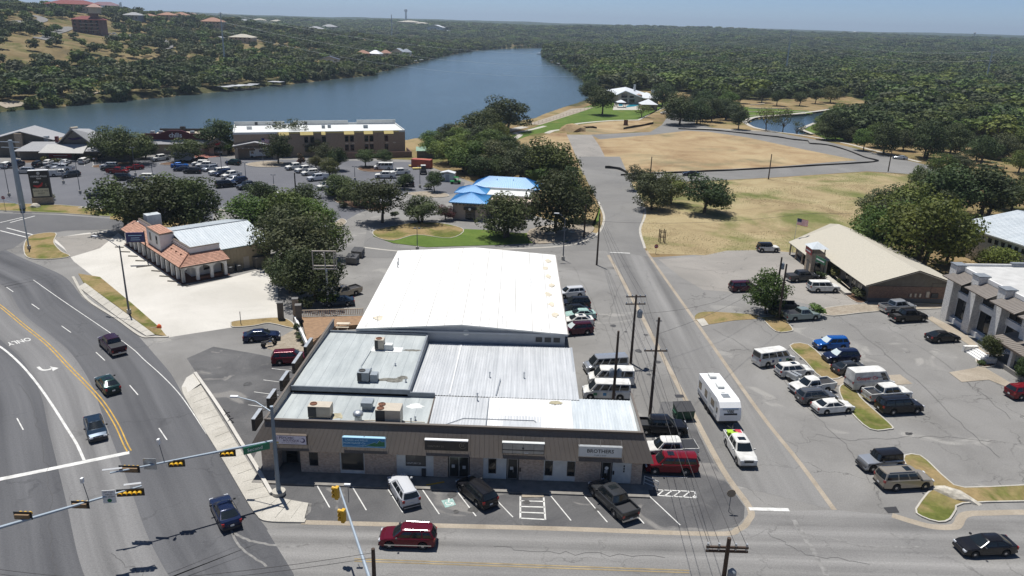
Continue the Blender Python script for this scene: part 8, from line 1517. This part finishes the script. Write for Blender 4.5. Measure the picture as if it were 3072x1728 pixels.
NEAR_TREES=[
 (375,690,185,160,0,'dark live oak at the near end of the grove behind the arcade building'),(478,700,195,175,0,'broad dark live oak behind the tiled arcade roof'),(582,690,165,165,0,'dark live oak shading a white car behind the metal roofed building'),(530,640,170,125,1,'lighter green oak rising at the back of the oak grove'),
 (755,705,165,125,1,'bright green tree touching the far corner of the metal roof'),(872,705,170,150,1,'tall bright green tree beside the entrance drive'),(945,700,120,110,1,'yellowish green tree overhanging the entrance drive'),(850,790,180,180,2,'grey green tree beside the shade sails'),(905,850,205,215,2,'large olive green tree behind the empty sign frame'),(975,780,130,140,1,'fresh green tree next to the black dumpsters'),(945,905,170,170,0,'dark tree with low branches beside the sign pole'),(870,880,120,140,2,'olive tree at the edge of the white concrete lot'),
 (335,480,110,100,0,'dark oak beside the gabled restaurant'),(395,492,120,115,0,'full oak standing in the parking row of red cars'),(437,475,75,62,0,'small oak in front of the maroon restaurant'),(562,482,100,72,0,'round oak half hiding the grey cargo trailer'),
 (652,458,115,105,0,'tall dark oak between the maroon restaurant and the hotel'),(685,462,58,50,1,'small light green tree beside the hotel canopy'),
 (835,490,85,95,0,'round tree on the island in front of the hotel canopy'),(845,455,75,95,2,'tall thin feathery tree against the hotel wall','thin'),(897,460,62,95,2,'slender dark tree rising over the hotel roof edge','thin'),(945,468,62,52,2,'brownish small tree under the hotel windows'),(978,488,62,60,2,'olive tree beside the pale yellow shrub trees'),(1015,512,58,72,0,'dark narrow tree in the middle of the hotel lot'),(948,508,48,45,3,'pale yellow green tree in the hotel lot island'),(988,530,60,58,3,'larger pale yellow green tree behind the parked white pickups'),
 (1097,500,65,52,0,'round tree on the gravel island by the hotel end wall'),(1153,490,52,42,0,'small tree before the dark ground floor of the hotel'),
 (783,612,98,72,0,'spreading oak over the white pickup in the lot'),(905,632,120,85,0,'oak between the empty stalls and the bright green trees'),(1020,592,105,72,0,'oak covering the rear of the two white trucks'),(1062,618,110,82,0,'dark oak beside the single big trunked oak'),(1147,668,152,128,0,'big round live oak with a bare trunk by the drive'),(1264,668,112,85,0,'dark oak on the mulch bed beside the blue roofed bank'),(1336,660,58,48,4,'red flowering crape myrtle at the bank wall'),(1213,568,56,50,0,'small round tree over the black car'),(1304,575,58,62,0,'lollipop shaped tree beside the white storage shed'),
 (1520,712,165,138,0,'dense dark oak in front of the bank'),(1665,700,190,190,0,'great dark oak at the street bend beside the bank'),(1748,665,95,110,0,'dark tree leaning over the street bend'),(1645,548,170,135,1,'vivid green tree behind the blue roofs'),(1560,540,120,100,2,'dull green tree behind the blue roof'),(1475,520,120,100,2,'grey green tree behind the bank roof'),(1405,520,125,100,1,'light green tree beside the storage shed'),(1345,492,110,85,1,'light green tree beside the red container'),
 (1300,470,80,62,1,'low green tree on the lake bank by the hotel'),(1372,460,95,80,1,'green tree on the lake bank above the container yard'),(1425,448,95,78,2,'olive tree on the lake bank'),(1470,470,105,80,1,'green tree on the slope below the dry bank'),(1515,500,100,75,0,'dark tree at the foot of the dry bank'),(1395,420,70,48,0,'dark tree at the edge of the water'),
 (1432,428,135,95,0,'wide dark tree on the lake promontory'),(1522,392,140,105,0,'tall double crowned tree on the lake promontory'),(1465,400,100,75,0,'dark tree behind the promontory tree'),
 (1806,345,88,86,0,'round shade tree on the park lawn before the clubhouse'),(1768,300,62,60,0,'dark tree between the lake and the clubhouse'),(1925,352,52,42,1,'small open tree on the lawn by the white gazebo','thin'),(1992,318,85,68,0,'dark tree to the right of the clubhouse'),(2038,375,105,90,0,'big dark tree at the head of the park drive'),(2090,372,80,75,0,'dark tree behind the big tree on the park drive'),(2135,366,70,70,0,'dark tree between the drive and the pond terraces'),(2178,360,60,62,2,'brownish tree left of the pond terraces'),
 (2215,388,55,75,2,'grey green tree on the near bank of the pond'),(2298,392,60,78,3,'pale willow on the pond edge','thin'),(2348,394,58,72,3,'second pale willow on the pond edge','thin'),(2392,400,40,40,2,'small drooping tree at the end of the pond','thin'),
 (2330,318,48,48,0,'tree with a bare trunk on the terraced lawn'),(2398,318,46,40,0,'tree on the dry slope above the pond'),(2445,312,46,42,0,'tree on the dry slope near the pond path'),(2218,310,52,48,0,'dark tree at the top of the terraces'),(2285,308,50,46,0,'dark tree at the top of the terraced lawn'),(2490,310,60,50,3,'yellow green tree at the right of the dry slope'),
 (1955,630,120,118,2,'shaggy olive thicket tree beside the bend of the street'),(2010,612,110,95,1,'bright leafy thicket tree by the bend'),(1915,570,90,75,2,'pale olive bush tree beside the lower road'),(2112,638,155,118,0,'dense dark tree standing in the dry field'),
 (2650,772,190,175,1,'green tree at the left of the big grove behind the tan roof'),(2755,812,235,245,1,'largest green tree of the grove behind the tan roof'),(2838,790,150,190,1,'green tree of the grove against the white warehouse'),(2725,700,200,150,1,'green tree at the back of the grove behind the tan roof'),(2840,650,180,165,0,'dark live oak above the grove'),(2945,655,200,175,0,'broad dark live oak beside the warehouse roof'),(3035,630,125,120,0,'dark oak at the frame edge above the warehouse'),(2757,572,62,80,1,'slim green tree behind the grove'),(2820,540,90,80,1,'green tree at the corner of the two park roads'),
 (2985,815,130,85,1,'leafy tree growing against the warehouse wall'),(3062,812,115,85,1,'leafy tree at the frame edge behind the white office'),
 (2296,940,122,140,1,'open crowned tree on the island beside the dark trailer'),(2962,1086,70,92,0,'young dark tree in the bed by the office steps'),(3068,1140,60,80,0,'dark shrub like tree at the office entrance'),
 (2590,452,60,70,1,'young street tree beside the park road'),(2650,462,90,95,0,'dark park tree beside the road'),(2710,452,70,62,2,'small grey green tree on dry grass by the road'),(2775,475,110,115,0,'full dark park tree right of the road'),(2850,468,90,95,0,'dark park tree near the skate park'),(2545,425,60,45,0,'low tree beside the brick pavilion'),(2480,420,70,55,0,'dark tree left of the brick pavilion'),(2880,520,80,60,2,'olive tree beside the skate park'),(3010,480,90,80,2,'grey tree beyond the skate park'),(3055,520,80,70,1,'green tree at the frame edge by the skate park'),
]
for t in NEAR_TREES:
    bx,by,wp,hp,kd,lab=t[:6]
    low=not any(k in lab for k in('trunk','lollipop','lawn','round tree','slope','young','small round'))
    tree_px(bx,by,wp,hp,kd,lab,crowns=CROWN_THIN if len(t)>6 else CROWN_LOW if low else None)
NEAR_BUSHES=[
 (2447,948,58,38,1,'round clipped shrub beside the grey green pickup'),(2335,955,60,30,2,'low dark shrub under the open crowned tree'),(980,920,70,50,1,'bushy shrub at the foot of the sign pole'),(915,925,60,40,2,'low shrub beside the railing'),(890,1000,26,34,2,'olive shrub beside the white ramp wall'),(903,1020,30,24,2,'rounded shrub on the gravel by the ramp'),(915,1035,26,20,2,'small shrub below the ramp rail'),(2395,745,30,22,1,'clipped shrub at the corner of the tan roofed office'),(2405,765,30,18,2,'low hedge shrub along the tan roofed office'),(2418,780,30,18,2,'second low hedge shrub along the tan roofed office'),(2435,815,24,18,1,'round shrub by the stone entrance pier'),(2462,836,28,24,0,'round dark shrub before the entrance pier'),(2510,838,40,40,3,'bright yellow green bush at the porch'),(2525,855,30,22,2,'low bush beside the porch rail'),(2580,895,50,32,2,'wide low bush at the corner of the brick gable'),(2940,1095,26,18,0,'dark low shrub in the curved planting bed'),
 (440,445,40,28,2,'bush under the eave of the gabled restaurant'),(130,460,60,40,2,'large bush before the gabled restaurant'),(132,485,26,18,3,'yellow bush at the restaurant kerb'),(180,490,40,16,2,'low planting under the red banner'),(280,482,34,16,2,'low planting right of the restaurant door'),(150,600,40,18,2,'shrub at the base of the pylon sign'),(1185,655,26,24,0,'small dark bush beside the big round oak'),(1030,622,30,18,2,'ground shrub under the oaks'),(1285,568,30,18,2,'shrub on the gravel island'),(2640,605,14,10,1,'tuft of weeds at the construction fence end'),
 (905,500,28,40,4,'reddish shrub in the hotel island'),(350,600,40,60,3,'thin pale sapling beside the navy pickup'),
]
for bx,by,wp,hp,kd,lab in NEAR_BUSHES:tree_px(bx,by,wp*1.1,hp*1.15,kd,lab,bush=True)
# ---- thickets too close to tell apart
FILL=[([(1285,448),(1360,425),(1420,432),(1500,430),(1545,475),(1610,500),(1690,540),(1735,600),(1690,640),(1640,560),(1530,545),(1420,540),(1390,520),(1330,490)],6.5,'tree of the thicket between the hotel and the street bend','thicket by the lake'),
 ([(2025,345),(2060,318),(2120,318),(2185,322),(2195,352),(2130,372),(2060,372)],10,'tree of the dark cluster between the park drive and pond','cluster by the pond'),
 ([(2440,400),(2480,385),(2560,385),(2760,410),(2900,440),(3080,470),(3080,500),(2900,500),(2780,470),(2600,440),(2500,425)],15,'park tree on dry grass right of the park road','trees along the park road'),
 ([(2590,700),(2640,640),(2740,600),(2800,610),(2810,700),(2800,770),(2740,790),(2650,750)],9,'tree filling the grove behind the tan roof','grove behind the tan roof')]
def inside(X,Y,poly):return sdist(X,Y,np.array(poly))[0]<0
n_fill=0
for px,sp,lab,grp in FILL:
    P=[tuple(G(x,y))[:2]for x,y in px];A_=np.array(P);xs=np.arange(A_[:,0].min(),A_[:,0].max(),sp);ys=np.arange(A_[:,1].min(),A_[:,1].max(),sp);X,Y=np.meshgrid(xs,ys);X=X.ravel()+np.random.uniform(-0.4,0.4,X.size)*sp;Y=Y.ravel()+np.random.uniform(-0.4,0.4,Y.size)*sp
    for x,y in zip(X[inside(X,Y,P)],Y[inside(X,Y,P)]):
        w_=min(sp,9)*random.uniform(0.9,1.4)+1.5;z=height(x,y)
        if z<-4.5:continue
        tree((x,y,z-0.1),w_,w_*random.uniform(0.7,0.95),random.choice((0,0,1,1,2)),lab,grp,crowns=CROWN_LOW);n_fill+=1
# ---- woods on both banks
CLEAR=globals().get("CLEAR",[])
def sow():
    rnd=np.random.RandomState(5);out=[]
    for r0,r1,sp in((260,700,9.6),(700,1200,11.0),(1200,2000,14.0),(2000,3400,21.0)):
        th=R(44);xs=np.arange(-r1*math.sin(th),r1*math.sin(th),sp);ys=np.arange(r0*0.6,r1,sp)
        X,Y=np.meshgrid(xs,ys);X=X.ravel()+rnd.uniform(-0.48,0.48,X.size)*sp;Y=Y.ravel()+rnd.uniform(-0.48,0.48,Y.size)*sp
        r=np.hypot(X,Y);a=np.degrees(np.arctan2(X,Y));k=(r>=r0)&(r<r1)&(a>-40)&(a<41);X,Y,r=X[k],Y[k],r[k]
        d,idx=sdist(X,Y,LAKE);left=(idx>=N_NEAR)|(idx==len(LAKE)-1)
        dens=np.zeros(len(X))
        cl=fbm(X,Y,85,3,41);cl2=fbm(X,Y,30,2,43)
        dl=1.0-1.75*np.clip(cl-0.44,0,1)*5*sstep(60,140,d);dl=np.clip(dl,0.16,1.0)
        dl=np.where(d<70,0.97,dl)
        dens=np.where(left,dl,0)
        fr=inside(X,Y,FOREST_R)|(r>1000)
        dens=np.where(~left&fr,np.where(cl2>0.62,0.35,0.97),dens)
        dens=np.where(Y>1750,0.97-1.6*np.clip(cl-0.5,0,1)*3,dens)
        dens[d<1.5]=0
        for cx,cy,cr in CLEAR:dens[(X-cx)**2+(Y-cy)**2<cr*cr]=0
        k=rnd.rand(len(X))<dens;X,Y,r,left=X[k],Y[k],r[k],left[k]
        Z=terrain(X,Y)
        for x,y,z,q,l in zip(X,Y,Z,r,left):
            if z<-4.9:continue
            wd=rnd.uniform(0.62,1.6)*(13.0 if not l else 9.6)*(1 if q<1200 else 1.2 if q<2000 else 1.7)
            out.append((q,x,y,z-0.3,wd,(wd*0.45+3.6)*rnd.uniform(0.85,1.15)*(1 if q<1500 else 0.8),l,rnd.rand()))
    ring=[tuple(p)for p in LAKE]
    for i in range(len(ring)):
        if i<12 or i==len(ring)-1:continue
        (ax,ay),(bx2,by2)=ring[i],ring[(i+1)%len(ring)];ln=math.hypot(bx2-ax,by2-ay)
        for k in range(int(ln/3.6)):
            t=(k+rnd.rand())/max(1,ln/3.6);x,y=ax+(bx2-ax)*t+rnd.normal()*3.5,ay+(by2-ay)*t+rnd.normal()*3.5;z=height(x,y)
            if z<-5.3 or any((x-c[0])**2+(y-c[1])**2<c[2]**2 for c in CLEAR):continue
            wd=rnd.uniform(5.0,10.5);out.append((math.hypot(x,y),x,y,z-0.8,wd,wd*rnd.uniform(0.6,0.95),i>=N_NEAR,rnd.rand()))
    out.sort();return out
WOODS=sow()
n_own=max(0,296-len(NEAR_TREES)-n_fill)
LAB={True:[('dark evergreen oak on the wooded far bank of the lake','oaks on the far bank'),('brighter green tree on the wooded far bank of the lake','green trees on the far bank'),('olive grey tree on the wooded far bank of the lake','olive trees on the far bank')],
       False:[('dark tree of the wood right of the lake','dark trees of the park wood'),('brighter green tree of the wood right of the lake','green trees of the park wood'),('olive grey tree of the wood right of the lake','olive trees of the park wood')]}
def pick(u):return 0 if u<0.5 else 1 if u<0.82 else 2
for q,x,y,z,wd,hg,l,u in WOODS[:n_own]:
    k=pick(u);lab,grp=LAB[bool(l)][k]
    tree((x,y,z),wd*1.1,hg*1.1,k,lab,grp,crowns=CROWN_MID)
# the rest of the woods: one mass on points
src=bpy.data.collections.new('wood_sources')
FAR_CROWN=[crown_mesh(90+k,340,0.066,10+2*k,cz=0.5,rz=0.46)for k in range(4)]
for k in range(4):
    for c in('leaf_oak','leaf_oak','leaf_green','leaf_olive')[k%2:k%2+3]:
        me=FAR_CROWN[k].copy();me.materials.clear();me.materials.append(MATS[c]);o=bpy.data.objects.new('wood_tree',me);src.objects.link(o)
def scatter(name,pts,label,cat):
    me=bpy.data.meshes.new(name);me.from_pydata([p[:3]for p in pts],[],[])
    for an,vals in(('size',[c for p in pts for c in(p[3],p[3],p[4])]),):
        a=me.attributes.new(an,'FLOAT_VECTOR','POINT');a.data.foreach_set('vector',np.array(vals,dtype=np.float32))
    o=put(name,me,None);tag(o,label,cat,kind='stuff')
    g=bpy.data.node_groups.new(name,'GeometryNodeTree');g.interface.new_socket('Geometry',in_out='INPUT',socket_type='NodeSocketGeometry');g.interface.new_socket('Geometry',in_out='OUTPUT',socket_type='NodeSocketGeometry')
    N=g.nodes;L=g.links;gi=N.new('NodeGroupInput');go=N.new('NodeGroupOutput')
    mp=N.new('GeometryNodeMeshToPoints');L.new(gi.outputs[0],mp.inputs[0])
    ci=N.new('GeometryNodeCollectionInfo');ci.inputs[0].default_value=src;ci.inputs[1].default_value=True;ci.inputs[2].default_value=True
    ip=N.new('GeometryNodeInstanceOnPoints');L.new(mp.outputs[0],ip.inputs['Points']);L.new(ci.outputs[0],ip.inputs['Instance']);ip.inputs['Pick Instance'].default_value=True
    na=N.new('GeometryNodeInputNamedAttribute');na.data_type='FLOAT_VECTOR';na.inputs[0].default_value='size';L.new(na.outputs[0],ip.inputs['Scale'])
    rv=N.new('FunctionNodeRandomValue');rv.data_type='FLOAT_VECTOR';rv.inputs[0].default_value=(0,0,0);rv.inputs[1].default_value=(0,0,6.28);L.new(rv.outputs[0],ip.inputs['Rotation'])
    L.new(ip.outputs[0],go.inputs[0])
    md=o.modifiers.new('scatter','NODES');md.node_group=g
    return o
rest=[(x,y,z,wd*1.12,hg*1.12)for q,x,y,z,wd,hg,l,u in WOODS[n_own:]]
scatter('forest',rest,'distant dark green woods on both sides of the lake','woods')
print('trees',len(WOODS),'own',n_own,n_fill,len(NEAR_TREES))
# haze: the air between here and the far hills
mb=MB();mb.box((0,8000,130),(34000,33000,290))
hz=mb.build('haze',None);hm=bpy.data.materials.new('haze_air');hm.use_nodes=True;t=hm.node_tree;t.nodes.clear()
pv=t.nodes.new('ShaderNodeVolumePrincipled');pv.inputs['Color'].default_value=(0.70,0.85,1.0,1);pv.inputs['Density'].default_value=HAZE;pv.inputs['Anisotropy'].default_value=0.25
mo=t.nodes.new('ShaderNodeOutputMaterial');t.links.new(pv.outputs[0],mo.inputs['Volume'])
hz.data.materials.append(hm);tag(hz,'pale summer haze over the valley','haze',kind='stuff')
